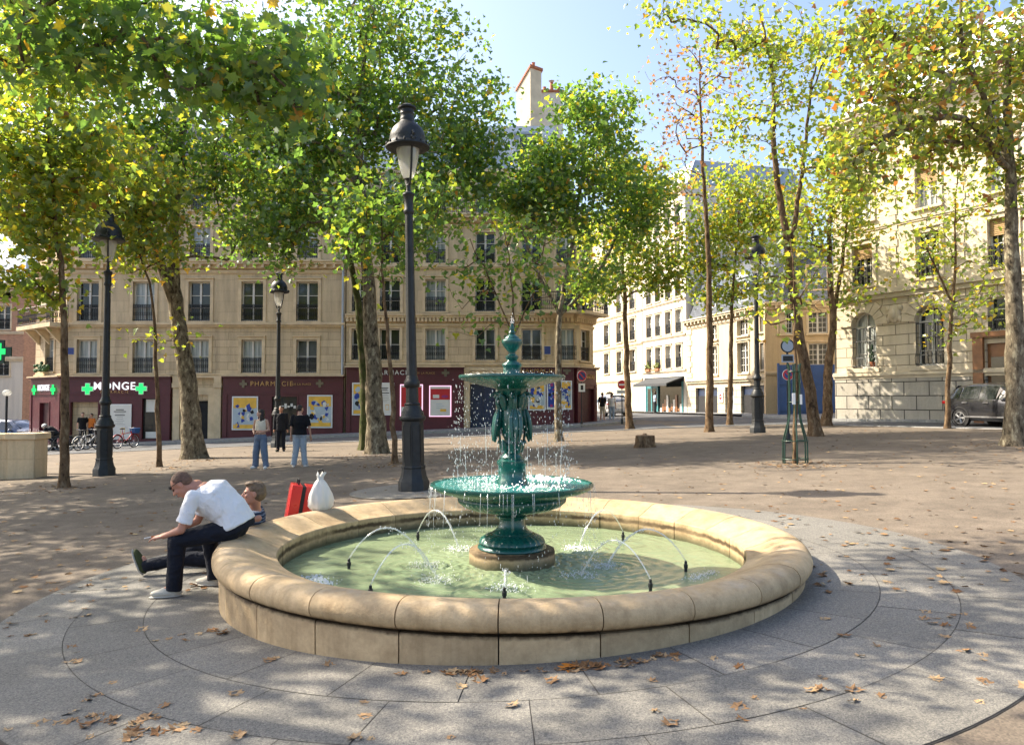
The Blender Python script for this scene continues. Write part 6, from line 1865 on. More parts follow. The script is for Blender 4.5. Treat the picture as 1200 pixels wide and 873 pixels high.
for (px, Y, rz, lab, fr, bk) in ((42, 37.0, 62, 'white bicycle with a dark basket, nearest the low stone wall', bw_, bk_), (66, 37.4, 48, 'black bicycle being unlocked by the helmeted person', bk_, None),
                                 (84, 37.6, 30, 'black bicycle just behind the slender left tree trunk', bk_, None), (103, 37.2, 70, 'white and black bicycle with basket before the shop doorway', bw_, bk_),
                                 (113, 37.8, 64, 'black bicycle leaning next to the left lamp post pedestal', bk_, bw_), (147, 37.4, 74, 'red bicycle with a blue basket, before the white notice board', br_, bb_)):
    p = at(px, 525, Y); make_bike((p.x, Y, gz(p.x, Y)), R(rz), lab, fr, bk)

# ------------------------------------------------------------------ suitcase and bag
sc_ = at(346, 600, 9.45)
su = thing('suitcase', 'red hard-shell suitcase standing behind the basin rim', 'suitcase', (sc_.x - .03, 9.5, gz(sc_.x, 9.5)), R(20))
su.rotation_euler = (R(0), R(9), R(20))
M['case_red'] = plain('red_case_shell', (.55, .018, .018), .32, 0, .08, 4)
for (xa, xb, nm) in ((-.15, -.025, 'shell'), (.02, .14, 'shell')):
    q = MB(); q.box(xa, xb, -.2, .2, .07, .74)
    for k in range(5): 
        x = xa if xa < 0 else xb
        q.box(x - .008, x + .008, -.15 + .07 * k, -.12 + .07 * k, .13, .68)
    q.build(nm, M['case_red'], su, False, bevel=.025)
q = MB(); q.box(-.026, .021, -.192, .192, .078, .732); q.build('zip_band', M['rubber'], su, False)
q = MB(); q.tube([(-.07, -.1, .73), (-.07, -.1, .80), (-.07, .1, .80), (-.07, .1, .73)], .012, 8); q.build('handle', M['rubber'], su)
for x in (-.1, .09):
    for y in (-.15, .15):
        q = MB(); q.lathe([(.03, -.015), (.035, 0), (.03, .015)], 12, M=Matrix.Translation((x, y, .035)) @ Matrix.Rotation(R(90), 4, 'X')); q.box(x - .02, x + .02, y - .02, y + .02, .05, .075); q.build('wheel', M['rubber'], su)
bp = at(377, 596, 9.05)
pb = thing('plastic_bag', 'white knotted plastic carrier bag sitting on the basin rim', 'bag', (bp.x - .02, 9.05, .375))
pb.scale = (.88, .88, .95)
q = MB(); rb = random.Random(2); pp = [rb.uniform(0, 6) for _ in range(6)]
fold = lambda a, z: 1 + .10 * math.sin(3 * a + pp[0] + z * 6) + .07 * math.sin(7 * a + pp[1] - z * 9) + .05 * math.sin(13 * a + pp[2] + z * 15)
q.lathe([(.0, 0), (.12, .005), (.155, .05), (.16, .12), (.145, .20), (.115, .28), (.08, .34), (.05, .375), (.035, .39), (.045, .41)], 64, wob=fold)
for s_ in (-1, 1): q.prism([(-.02, .38), (.02, .385), (.05 * s_ + .03, .47), (.03 * s_, .49), (.02 * s_ - .03, .44)], 1, -.004 + .02 * s_, .004 + .02 * s_)
t = NT('thin_white_plastic')
d = t.n('ShaderNodeBsdfPrincipled'); d.inputs['Base Color'].default_value = (.72, .72, .71, 1); d.inputs['Roughness'].default_value = .35
tl = t.n('ShaderNodeBsdfTranslucent'); tl.inputs[0].default_value = (.7, .7, .68, 1)
mx = t.n('ShaderNodeMixShader'); mx.inputs[0].default_value = .3; t.l(d.outputs[0], mx.inputs[1]); t.l(tl.outputs[0], mx.inputs[2]); t.l(mx.outputs[0], t.out.inputs['Surface'])
q.build('bag_body', t.mat, pb, angle=180)
q = MB(); q.tube([(-.03, 0, .44), (-.02, 0, .50), (.03, .0, .51), (.05, 0, .47)], [.008, .012, .012, .006], 8); q.build('tie', M['rubber'], pb)
# ------------------------------------------------------------------ people
def skin_mat(name, c):
    t = NT(name)
    n = t.noise(t.coord(), 14, 4)
    p = t.principled(t.mix(n, tuple(x * .88 for x in c), tuple(min(1, x * 1.1) for x in c)), .5, 0, None, .4)
    p.inputs['Subsurface Weight'].default_value = .12; p.inputs['Subsurface Radius'].default_value = (.02, .008, .004); p.inputs['Subsurface Scale'].default_value = .3
    return t.mat
M['skin_a'] = skin_mat('tanned_skin', (.44, .22, .14)); M['skin_b'] = skin_mat('fair_skin', (.52, .30, .21)); M['skin_c'] = skin_mat('ruddy_skin', (.46, .22, .15))
def cloth(name, c, var=.18, stripes=None):
    t = NT(name); v = t.coord()
    colr = t.mix(t.noise(v, 9, 6, .65), tuple(x * (1 - var) for x in c), tuple(min(1, x * (1 + var)) for x in c))
    if stripes:
        s = t.n('ShaderNodeSeparateXYZ'); t.l(v, s.inputs[0])
        k = t.math('GREATER_THAN', t.math('SINE', t.math('MULTIPLY', s.outputs[2], 190.0)), .35)
        colr = t.mix(k, colr, stripes)
    wv = t.n('ShaderNodeTexNoise'); wv.inputs['Scale'].default_value = 7.0; wv.inputs['Detail'].default_value = 3.0; wv.inputs['Distortion'].default_value = 1.6; t.l(v, wv.inputs['Vector'])
    h = t.math('ADD', t.math('MULTIPLY', wv.outputs['Fac'], 1.6), t.math('ADD', t.math('MULTIPLY', t.noise(v, 22, 4, .6), .5), t.math('MULTIPLY', t.noise(v, 160, 2), .06)))
    t.principled(colr, .85, 0, t.bump(h, .55, .028), .2)
    return t.mat
M['white_cotton'] = cloth('white_cotton', (.74, .74, .76), .04); M['dark_trousers'] = cloth('navy_black_trousers', (.012, .014, .022)); M['black_cotton'] = cloth('black_cotton', (.010, .010, .012))
M['blue_jeans'] = cloth('faded_blue_jeans', (.13, .17, .24)); M['pale_jeans'] = cloth('pale_grey_jeans', (.30, .35, .40)); M['cream_top'] = cloth('cream_cotton', (.62, .56, .44)); M['navy_stripe'] = cloth('navy_striped_jersey', (.022, .032, .06), .15, (.16, .19, .25))
M['dark_jacket'] = cloth('dark_jacket', (.016, .017, .022)); M['khaki'] = cloth('khaki_shoe_canvas', (.05, .06, .025)); M['beige_shoe'] = cloth('off_white_shoe_leather', (.50, .47, .40), .08); M['white_shoe'] = cloth('white_shoe_leather', (.70, .70, .68), .05)
M['light_blue'] = cloth('light_blue_cotton', (.35, .45, .58)); M['orange_cloth'] = cloth('orange_cotton', (.55, .16, .03)); M['sole'] = plain('pale_rubber_sole', (.45, .43, .38), .7)
M['hair_dark'] = plain('dark_brown_hair', (.022, .013, .009), .55, 0, .4, 40, bump=.6, bscale=90); M['hair_grey'] = plain('sandy_grey_hair', (.14, .09, .052), .6, 0, .4, 40, bump=.6, bscale=90); M['hair_short'] = plain('cropped_brown_hair', (.13, .070, .045), .7, 0, .35, 40, bump=.5, bscale=140)
M['eye'] = plain('eye', (.02, .015, .012), .15); M['lip'] = plain('lips', (.36, .12, .10), .5)

def cone(mb, p0, p1, r0, r1, n=12):
    """capsule with two radii"""
    p0, p1 = Vector(p0), Vector(p1); d = p1 - p0; L = d.length; t = d / max(L, 1e-6)
    pts = []; rad = []
    for a in (-80, -55, -25): pts.append(p0 + t * r0 * math.sin(R(a))); rad.append(r0 * math.cos(R(a)))
    pts += [p0, p0.lerp(p1, .5), p1]; rad += [r0, (r0 + r1) / 2, r1]
    for a in (25, 55, 80): pts.append(p1 + t * r1 * math.sin(R(a))); rad.append(r1 * math.cos(R(a)))
    mb.tube(pts, rad, n)
def loft(mb, rings, n=20):
    """closed tube of elliptical rings (centre, side vector, front vector)"""
    vs = []
    for c, s, f in rings:
        for k in range(n):
            a = 2 * math.pi * k / n; vs.append(Vector(c) + Vector(s) * math.cos(a) + Vector(f) * math.sin(a))
    fs = []
    for i in range(len(rings) - 1):
        for k in range(n):
            k2 = (k + 1) % n; fs.append((i * n + k, i * n + k2, (i + 1) * n + k2, (i + 1) * n + k))
    fs.append(tuple(range(n))[::-1]); fs.append(tuple((len(rings) - 1) * n + k for k in range(n)))
    mb.add(vs, fs)
from mathutils import noise as mn
def fuse(mb, name, mat, parent, voxel, smooth=4, crease=0.0, freq=9.0):
    """one continuous skin over overlapping shapes"""
    me0 = mb.mesh(name, mat, False)
    bm = bmesh.new(); bm.from_mesh(me0); bmesh.ops.recalc_face_normals(bm, faces=bm.faces); bm.to_mesh(me0); bm.free()
    o = bpy.data.objects.new(name, me0); COL.objects.link(o)
    r = o.modifiers.new('r', 'REMESH'); r.mode = 'VOXEL'; r.voxel_size = voxel
    s = o.modifiers.new('s', 'SMOOTH'); s.factor = .5; s.iterations = smooth
    dg = bpy.context.evaluated_depsgraph_get(); dg.update()
    me = bpy.data.meshes.new_from_object(o.evaluated_get(dg))
    bpy.data.objects.remove(o); bpy.data.meshes.remove(me0)
    me.polygons.foreach_set('use_smooth', [True] * len(me.polygons))
    if crease:                                                  # real folds pushed into the cloth or hair
        nn = [v.normal.copy() for v in me.vertices]
        for v, n_ in zip(me.vertices, nn):
            p = v.co; q = Vector((p.x * freq, p.y * freq, p.z * freq * .7)) + mn.noise_vector(p * freq * .5) * 1.2
            f_ = 1 - abs(mn.noise(q)) * 2.2
            v.co = p + n_ * crease * (f_ + .35 * mn.noise(q * 2.3))
        me.update()
    me.name = name
    if not me.materials: me.materials.append(mat)
    o = bpy.data.objects.new(name, me); link(o, parent)
    return o
def hand(mb, w, d, nrm, side, curl=.5, s=1.0):
    """palm, four unequal bent fingers, and a thumb leaving the side of the palm"""
    d = Vector(d).normalized(); nrm = Vector(nrm); nrm = (nrm - d * nrm.dot(d)).normalized(); x = d.cross(nrm) * side
    w = Vector(w)
    pc = w + d * .048 * s
    Mx = Matrix((x, nrm, d)).transposed()
    mb.ball(pc, (.040 * s, .017 * s, .052 * s), 12, 8, M=Mx)
    for i, (off, ln) in enumerate(((-.030, .066), (-.010, .077), (.010, .072), (.029, .056))):
        p = w + d * .088 * s + x * off * s; q = d.copy(); r = .0088 * s
        for k, fr in enumerate((.45, .32, .23)):
            q = (q + nrm * curl * (.55 if k else .4)).normalized(); p2 = p + q * ln * fr * s
            cone(mb, p, p2, r, r * .92, 7); p = p2; r *= .92
    p = w + d * .03 * s - x * .030 * s; q = (d * .6 - x * .75 + nrm * .25).normalized(); p2 = p + q * .042 * s
    cone(mb, p, p2, .013 * s, .010 * s, 7); q2 = (q + d * .6 + nrm * .3 + x * .25).normalized(); cone(mb, p2, p2 + q2 * .032 * s, .010 * s, .008 * s, 7)
    return pc
def head_shape(mb, c, Rm, s=1.0):
    """skull, jaw, brow, nose, lips and ears; local -y is the face, z up"""
    T = lambda x, y, z: Vector(c) + Rm @ (Vector((x, y, z)) * s)
    B = lambda x, y, z, r: mb.ball(T(x, y, z), tuple(q * s for q in r), 16, 12, M=Rm.to_4x4() if hasattr(Rm, 'to_4x4') else Rm)
    B(0, .012, .028, (.076, .096, .088)); B(0, -.022, -.035, (.060, .066, .075)); B(0, -.045, -.088, (.036, .036, .028))
    B(0, -.078, .022, (.052, .018, .012)); cone(mb, T(0, -.086, .012), T(0, -.110, -.026), .010 * s, .015 * s, 8)
    for k in (-1, 1):
        B(k * .077, .008, -.005, (.010, .020, .032)); B(k * .040, -.066, -.022, (.024, .022, .022)); B(k * .014, -.094, -.028, (.010, .012, .008))
    B(0, -.083, -.058, (.026, .014, .009)); B(0, -.079, -.070, (.022, .014, .008))
    return T
def person(label, J, mats, loc=(0, 0, 0), rz=0.0, voxel=.009, top='tee', hair='short', hk=1.0, hem=-.12, shoes=None, pose_label=None, sleeve=.55, legcut=.97, wide=1.0, hs=1.0, scale=1.0, face=True, torso=1.0):
    root = thing('person', label, 'person', loc, rz); root.scale = (scale,) * 3
    V = {k: (Vector(v) if not isinstance(v, (tuple, list)) or len(v) == 3 else v) for k, v in J.items() if k not in ('headR', 'hand')}
    Rm = J.get('headR', Matrix.Identity(3))
    b = MB()
    T = head_shape(b, V['head'], Rm, hs)
    cone(b, V['neck'], V['head'] + Rm @ Vector((0, .02, -.05)), .058, .054)
    side = (V['shR'] - V['shL']).normalized()
    def spine(off, ws=1.0, upto=5):
        P = [V['pelvis'], V['waist'], V['chest'], (V['shL'] + V['shR']) / 2 + (V['neck'] - V['chest']) * .05, V['neck']]
        AB = [(.165, .118), (.148, .108), (.170, .122), (.150, .088), (.062, .060)]
        rings = []
        for i, p in enumerate(P):
            t = (P[min(i + 1, 4)] - P[max(i - 1, 0)]).normalized(); f = side.cross(t).normalized(); s = t.cross(f).normalized()
            a, c_ = AB[i]; rings.append((p, s * (a * ws + off) * torso, f * (c_ * ws + off) * (torso ** 1.3)))
        return rings[:upto]
    loft(b, spine(0))
    for s in 'LR':
        cone(b, V['sh' + s], V['el' + s], .046, .038); cone(b, V['el' + s], V['wr' + s], .037, .026)
        cone(b, V['hip' + s], V['kn' + s], .080, .055); cone(b, V['kn' + s], V['an' + s], .052, .036)
        cone(b, V['an' + s], V['an' + s] + V['toe' + s] * .1 - Vector((0, 0, .03)), .036, .03)
        hd = J.get('hand', {}).get(s)
        d = hd[0] if hd else (V['wr' + s] - V['el' + s]); nr = hd[1] if hd else V['toe' + s] * -1; cu = hd[2] if hd else .45
        hand(b, V['wr' + s], d, nr, 1 if s == 'L' else -1, cu)
    body = fuse(b, 'body', mats['skin'], root, voxel, 3)
    # trousers
    q = MB()
    rg = spine(.016, 1.0, 2); loft(q, [(rg[0][0] - (rg[1][0] - rg[0][0]).normalized() * .06, rg[0][1] * .9, rg[0][2] * .9), rg[0], (rg[0][0].lerp(rg[1][0], .55), rg[0][1].lerp(rg[1][1], .5), rg[0][2].lerp(rg[1][2], .5))])
    for s in 'LR':
        e = V['kn' + s].lerp(V['an' + s], (legcut - .5) * 2) if legcut > .5 else V['hip' + s].lerp(V['kn' + s], legcut * 2)
        cone(q, V['hip' + s], V['kn' + s], .100, .070 * wide)
        if legcut > .5: cone(q, V['kn' + s], e, .069 * wide, .056 * wide); q.tube([V['kn' + s].lerp(e, .4), e, e + (e - V['kn' + s]).normalized() * .05], [.06 * wide, .062 * wide, .064 * wide], 14)
    cone(q, V['hipL'], V['hipR'], .112, .112)
    fuse(q, 'trousers', mats['legs'], root, voxel * 1.1, 5, .007, 8)
    # top
    q = MB()
    if top == 'jacket':
        rg = spine(.035); base = rg[0][0] + (rg[0][0] - rg[1][0]).normalized() * .12
        loft(q, [(base, rg[0][1] * 1.08, rg[0][2] * 1.15)] + rg[:4] + [(rg[4][0], rg[4][1] * .95, rg[4][2] * .95)])
    elif top == 'crop':
        rg = spine(.010); loft(q, [(rg[1][0].lerp(rg[2][0], .25), rg[1][1] * 1.06, rg[1][2] * 1.06)] + rg[2:4])
    else:
        rg = spine(.022); base = rg[0][0].lerp(rg[1][0], hem)
        loft(q, [(base, rg[0][1] * (1.03 if hem < -.1 else .85), rg[0][2] * (1.04 if hem < -.1 else .78))] + rg[:4] + [(rg[3][0].lerp(rg[4][0], .72), rg[4][1] * 1.0, rg[4][2] * 1.0)])
    if top != 'crop':
        for s in 'LR':
            sh, el, wr = V['sh' + s], V['el' + s], V['wr' + s]
            if sleeve <= 1: 
                e = sh.lerp(el, sleeve); cone(q, sh, e, .066, .062, 14); q.tube([sh.lerp(e, .5), e, e + (e - sh).normalized() * .05], [.064, .064, .066], 16)
            else:
                e = el.lerp(wr, sleeve - 1); cone(q, sh, el, .068, .056); cone(q, el, e, .055, .044)
    else:
        for s in 'LR': cone(q, V['sh' + s] * .6 + V['neck'] * .4, V['chest'] + (V['sh' + s] - V['neck']) * .55, .03, .04)
    fuse(q, 'jacket' if top == 'jacket' else 'shirt', mats['top'], root, voxel, 3, .007, 7)
    # shoes
    for s in 'LR':
        a, d = V['an' + s], V['toe' + s].normalized(); up = Vector(J.get('up' + s, (0, 0, 1))); up = (up - d * up.dot(d)).normalized(); x = d.cross(up)
        Mx = Matrix((d, x, up)).transposed().to_4x4(); q = MB(); o_ = a - up * .045
        q.ball(o_ + d * .065, (.145, .050, .040), 18, 10, M=Mx); q.ball(o_ + d * .0, (.062, .046, .060), 14, 8, M=Mx); q.ball(o_ + d * .06 + up * .012, (.085, .044, .042), 14, 8, M=Mx)
        so = fuse(q, 'shoe', mats['shoe'], root, max(voxel, .009), 2)
        k = MB(); k.ball(o_ + d * .068 - up * .030, (.150, .054, .016), 18, 6, M=Mx); k.build('sole', M['sole'], so)
    # hair and features
    q = MB(); ls = hs * hk
    Bh = lambda x, y, z, r: q.ball(T(x, y, z), tuple(v * ls for v in r), 16, 12, M=Rm.to_4x4())
    if hair == 'short':
        Bh(0, .022, .046, (.080, .094, .078)); Bh(0, .045, .012, (.078, .074, .070))
    elif hair == 'full':
        Bh(0, .022, .048, (.087, .100, .086)); Bh(0, .05, .005, (.084, .080, .085)); Bh(0, -.05, .095, (.055, .045, .028))
        Bh(.02, -.02, .105, (.05, .05, .026)); Bh(-.03, .02, .112, (.045, .06, .02))
    elif hair == 'long':
        Bh(0, .024, .046, (.086, .099, .082)); Bh(0, .06, -.03, (.085, .065, .12)); Bh(0, .07, -.16, (.085, .048, .13)); Bh(.06, .02, -.14, (.035, .04, .13)); Bh(-.06, .02, -.14, (.035, .04, .13)); Bh(0, .075, -.28, (.075, .04, .09))
    fuse(q, 'hair', mats['hair'], root, .008, 2, .003 if hair == 'short' else .004, 34 if hair == 'short' else 22)
    if face:
        for k in (-1, 1):
            e = MB(); e.ball(T(k * .030, -.083, .004), tuple(v * hs for v in (.011, .007, .007)), 8, 6, M=Rm.to_4x4()); e.build('eye', M['eye'], root)
        e = MB(); e.ball(T(0, -.095, -.064), tuple(v * hs for v in (.022, .006, .008)), 10, 6, M=Rm.to_4x4()); e.build('mouth', M['lip'], root)
    root['_T'] = 0
    del root['_T']
    return root, T, V
def stand(h=1.75, **kw):
    k = h / 1.75
    J = dict(head=(0, -.02, 1.635), neck=(0, .015, 1.475), chest=(0, .01, 1.27), waist=(0, 0, 1.08), pelvis=(0, .0, .93), shL=(.185, .015, 1.415), shR=(-.185, .015, 1.415),
             elL=(.235, .03, 1.12), elR=(-.235, .03, 1.12), wrL=(.25, -.03, .87), wrR=(-.25, -.03, .87), hipL=(.088, 0, .90), hipR=(-.088, 0, .90),
             knL=(.10, -.015, .49), knR=(-.10, -.015, .49), anL=(.11, .02, .085), anR=(-.11, .02, .085), toeL=(.25, -1, 0), toeR=(-.25, -1, 0))
    J.update(kw)
    return J
def yaw(y, p=0, r=0): return Matrix.Rotation(R(y), 3, 'Z') @ Matrix.Rotation(R(p), 3, 'X') @ Matrix.Rotation(R(r), 3, 'Y')

# woman, looking to the left with her hands joined at the waist
g = G_(305, 549)
person('standing woman with long dark hair, cream top and loose grey-blue jeans', stand(hand={'L': ((-.9, -.35, .05), (0, .4, 1), .8), 'R': ((.9, -.35, .05), (0, .4, 1), .8)},
       elL=(.25, .02, 1.15), elR=(-.25, .02, 1.15), wrL=(.085, -.21, 1.06), wrR=(-.085, -.21, 1.04), anL=(.20, -.02, .085), anR=(-.17, .02, .085), knL=(.14, -.03, .49), knR=(-.13, -.02, .49), headR=yaw(-62, 0)),
       dict(skin=M['skin_b'], legs=M['blue_jeans'], top=M['cream_top'], shoe=M['white_shoe'], hair=M['hair_dark']), g, R(-12), .012, 'crop', 'long', wide=1.45, scale=.955)
g = G_(351, 547)
person('standing man seen from behind in black T-shirt, pale jeans and white shoes', stand(wrR=(-.29, -.06, .87), elR=(-.27, .05, 1.12), headR=yaw(-28, -6), anL=(.16, .02, .085), anR=(-.15, 0, .085)),
       dict(skin=M['skin_b'], legs=M['pale_jeans'], top=M['black_cotton'], shoe=M['white_shoe'], hair=M['hair_dark']), g, R(186), .012, 'tee', 'short', wide=1.25, sleeve=.72, torso=1.08)
g = G_(329, 529)
person('bearded man in dark open jacket facing the camera between two others', stand(headR=yaw(8, 4)), dict(skin=M['skin_a'], legs=M['dark_trousers'], top=M['dark_jacket'], shoe=M['black_cotton'], hair=M['hair_dark']), g, R(6), .013, 'jacket', 'short', sleeve=1.95)
# people at the far street corner and at the shops
g = Vector((6.0, 50.5, gz(6, 50.5) + .12))
p = at(706, 495, 45.5)
person('distant man in dark top and pale shorts by the pharmacy corner door', stand(), dict(skin=M['skin_a'], legs=M['cream_top'], top=M['dark_jacket'], shoe=M['white_shoe'], hair=M['hair_dark']), (p.x, 45.5, gz(p.x, 45.5) + .02), R(150), .018, 'tee', 'short', legcut=.5, face=False)
p = at(717, 495, 46.0)
person('distant woman in white top and light blue jeans at the street corner', stand(), dict(skin=M['skin_b'], legs=M['light_blue'], top=M['white_cotton'], shoe=M['white_shoe'], hair=M['hair_grey']), (p.x, 46.0, gz(p.x, 46) + .02), R(165), .018, 'tee', 'full', scale=.97, face=False)
p = at(768, 492, 60.0)
person('distant person in a dark dress at the teal shop door', stand(), dict(skin=M['skin_b'], legs=M['dark_trousers'], top=M['light_blue'], shoe=M['black_cotton'], hair=M['hair_dark']), (p.x, 60.0, gz(p.x, 60) + .1), R(100), .02, 'tee', 'long', scale=.95, face=False)
p = at(97, 520, 41.4)
person('person in black standing inside the pharmacy doorway', stand(), dict(skin=M['skin_b'], legs=M['dark_trousers'], top=M['black_cotton'], shoe=M['black_cotton'], hair=M['hair_dark']), (p.x, 41.35, gz(p.x, 41) + .13), R(30), .018, 'tee', 'short', face=False)
p = at(111, 520, 41.6)
person('person in an orange top at the edge of the pharmacy doorway', stand(), dict(skin=M['skin_b'], legs=M['dark_trousers'], top=M['orange_cloth'], shoe=M['black_cotton'], hair=M['hair_dark']), (p.x - .15, 41.5, gz(p.x, 41.5) + .13), R(-20), .018, 'tee', 'short', scale=.95, face=False)
# cyclist bent over the bicycle
p = at(62, 525, 37.9)
cyc, Tc, _ = person('person in white helmet and black jacket bending over a bicycle', stand(pelvis=(.10, 0, .86), waist=(0, 0, .97), chest=(-.17, 0, 1.08), neck=(-.35, 0, 1.15), head=(-.47, 0, 1.20), shL=(-.30, -.185, 1.12), shR=(-.30, .185, 1.12), elL=(-.40, -.22, .86), elR=(-.40, .2, .86), wrL=(-.48, -.12, .64), wrR=(-.48, .1, .64),
       hipL=(.10, -.09, .84), hipR=(.10, .09, .84), knL=(-.06, -.11, .47), knR=(.0, .11, .47), anL=(.08, -.11, .085), anR=(.14, .11, .085), toeL=(-1, 0, 0), toeR=(-1, 0, 0), headR=yaw(-90, 35)),
       dict(skin=M['skin_b'], legs=M['dark_trousers'], top=M['dark_jacket'], shoe=M['black_cotton'], hair=M['hair_dark']), (p.x, 37.95, gz(p.x, 37.95)), R(0), .016, 'jacket', 'short', sleeve=1.9, face=False)
q = MB(); q.ball(Tc(0, .015, .055), (.115, .135, .095), 16, 10, M=yaw(-90, 35).to_4x4()); q.build('helmet', M['white_paint'], cyc)

# man in the white polo sitting on the rim, leaning over his knees
zg = lambda x, y: gz(x, y) + .012
aL, aR = (-3.20, 7.02), (-2.97, 7.40)
Jm = dict(head=(-3.10, 7.08, .900), neck=(-2.985, 7.15, .885), chest=(-2.85, 7.19, .775), waist=(-2.70, 7.21, .635), pelvis=(-2.635, 7.22, .50),
          shL=(-2.945, 6.97, .80), shR=(-2.945, 7.36, .815), elL=(-3.03, 6.92, .505), elR=(-3.06, 7.36, .52), wrL=(-3.225, 7.00, .435), wrR=(-3.25, 7.20, .43),
          hipL=(-2.67, 7.11, .475), hipR=(-2.67, 7.33, .475), knL=(-3.10, 7.00, .40), knR=(-2.98, 7.42, .40), anL=(aL[0] + .07, aL[1], zg(*aL) + .085), anR=(aR[0] + .07, aR[1], zg(*aR) + .085),
          toeL=(-1, -.22, -.02), toeR=(-1, .15, -.02), headR=yaw(-82, 42), hand={'L': ((-1, .1, -.15), (.2, .3, -1), .7), 'R': ((-1, -.25, -.2), (.2, -.2, -1), .75)})
man, Tm, Vm = person('man in white T-shirt and dark trousers sitting hunched on the basin rim', Jm, dict(skin=M['skin_c'], legs=M['dark_trousers'], top=M['white_cotton'], shoe=M['beige_shoe'], hair=M['hair_short']), (0, 0, 0), 0, .0075, 'tee', 'short', sleeve=.62, torso=1.2, hs=.98, hk=.955, wide=1.12, hem=-.06)
q = MB(); Rm_ = Jm['headR'].to_4x4()
for k in (-1, 1):
    q.ball(Tm(k * .034, -.088, .042), (.028, .010, .020), 10, 7, M=Rm_); q.tube([Tm(k * .062, -.082, .044), Tm(k * .082, .0, .035), Tm(k * .078, .05, .02)], .0035, 5)
q.tube([Tm(-.03, -.095, .045), Tm(.03, -.095, .045)], .004, 5)
q.build('sunglasses', M['rubber'], man)
cg = MB(); hp = Vector((-3.355, 7.03, .425)); cg.tube([hp, hp + Vector((-.055, -.02, -.012))], .0045, 8, 0); cg.tube([hp + Vector((.02, .007, .004)), hp], .0046, 8, 1)
o = cg.build('cigarette', [M['white_paint'], M['orange_cloth']]); tag(o, 'white cigarette between the fingers of the hunched man', 'cigarette')
# second man on the ground, leaning back against the basin with his legs stretched out
gb = zg(-2.95, 8.25)
Js = dict(head=(-2.745, 8.02, .70), neck=(-2.755, 8.10, .535), chest=(-2.80, 8.13, .365), waist=(-2.89, 8.15, .185), pelvis=(-2.97, 8.16, gb + .115), shL=(-2.745, 7.92, .47), shR=(-2.79, 8.31, .47),
          elL=(-2.62, 7.80, .475), elR=(-2.92, 8.38, .22), wrL=(-2.80, 7.70, .445), wrR=(-3.10, 8.25, .05), hipL=(-3.02, 8.06, gb + .105), hipR=(-3.02, 8.26, gb + .105), knL=(-3.44, 8.00, gb + .13), knR=(-3.42, 8.32, gb + .22),
          anL=(-3.84, 7.96, gb + .07), anR=(-3.66, 8.36, gb + .075), toeL=(-.45, 0, 1), toeR=(-.40, .1, 1), upL=(1, 0, .4), upR=(1, 0, .4), headR=yaw(-70, -4), hand={'L': ((-1, -.2, -.1), (0, 0, -1), .5), 'R': ((-1, -.3, -.2), (0, 0, -1), .5)})
man2, T2, V2 = person('man with sandy hair and navy striped T-shirt sitting on the ground against the basin', Js, dict(skin=M['skin_c'], legs=M['dark_trousers'], top=M['navy_stripe'], shoe=M['khaki'], hair=M['hair_grey']), (0, 0, 0), 0, .008, 'tee', 'full', sleeve=.75, hs=1.04, hk=.95)
# folded trainers standing beside the legs of the two men
bt = thing('bottle', 'small plastic bottle with orange label standing between the two men', 'bottle', (-2.93, 7.62, zg(-2.93, 7.62)))
q = MB(); q.lathe([(.032, 0), (.034, .02), (.034, .14), (.028, .17), (.014, .20), (.013, .22)], 16); q.build('body', M['lantern'], bt)
q = MB(); q.lathe([(.0352, .05), (.0352, .12)], 16, cap=False); q.build('label', M['orange_cloth'], bt)
q = MB(); q.lathe([(.016, .215), (.016, .24), (0, .24)], 12); q.build('cap', M['white_paint'], bt)

# ------------------------------------------------------------------ fallen leaves
def dry_leaf(seed, mat):
    r = random.Random(seed); q = MB(); o = LEAF_NEAR; n = len(o)
    cu, tw, ph = r.uniform(.2, 1.1), r.uniform(-.5, .5), r.uniform(0, 6)
    vs = []
    def P(x, y):
        z = .10 + cu * (x * x * 1.1 + (y - .45) ** 2 * .5) * .55 + tw * x * (y - .4) * .6 + .04 * math.sin(7 * x + ph + 5 * y)
        return (x, y - .45, max(.012, z - .08))
    vs = [P(0, .3), P(0, .65)] + [P(x, y) for x, y in o]
    for i in range(n):
        a, b = 2 + i, 2 + (i + 1) % n; c = 0 if (o[i][1] + o[(i + 1) % n][1]) / 2 < .5 else 1
        q.add([vs[c], vs[a], vs[b]], [(0, 1, 2)])
    q.tube([P(0, .02), (0, -.75, .03)], [.015, .01], 4)
    me = q.mesh('fallen_leaf', mat, False)
    return me
def dl(name, a, b, c):
    t = NT(name); oi = t.n('ShaderNodeObjectInfo').outputs['Random']
    colr = t.ramp(oi, [(0, a), (.5, b), (1, c)]); colr = t.mix(1.0, colr, t.ramp(t.noise(t.coord(), 5, 4), [(.3, (.75, .72, .7)), (.7, (1.15, 1.15, 1.12))]), 'MULTIPLY')
    t.principled(colr, .75, 0, None, .3); return t.mat
M['dry_leaf'] = dl('dry_leaf', (.20, .095, .035), (.33, .20, .10), (.42, .30, .17)); M['orange_leaf'] = dl('orange_leaf', (.55, .20, .02), (.50, .16, .02), (.55, .26, .03))
LM = [dry_leaf(i, M['dry_leaf']) for i in range(9)]
rl = random.Random(77)
def ground_top(x, y):
    r = math.hypot(x, y - 7.6)
    return gz(x, y) + (.011 if r < 4.47 else .001)
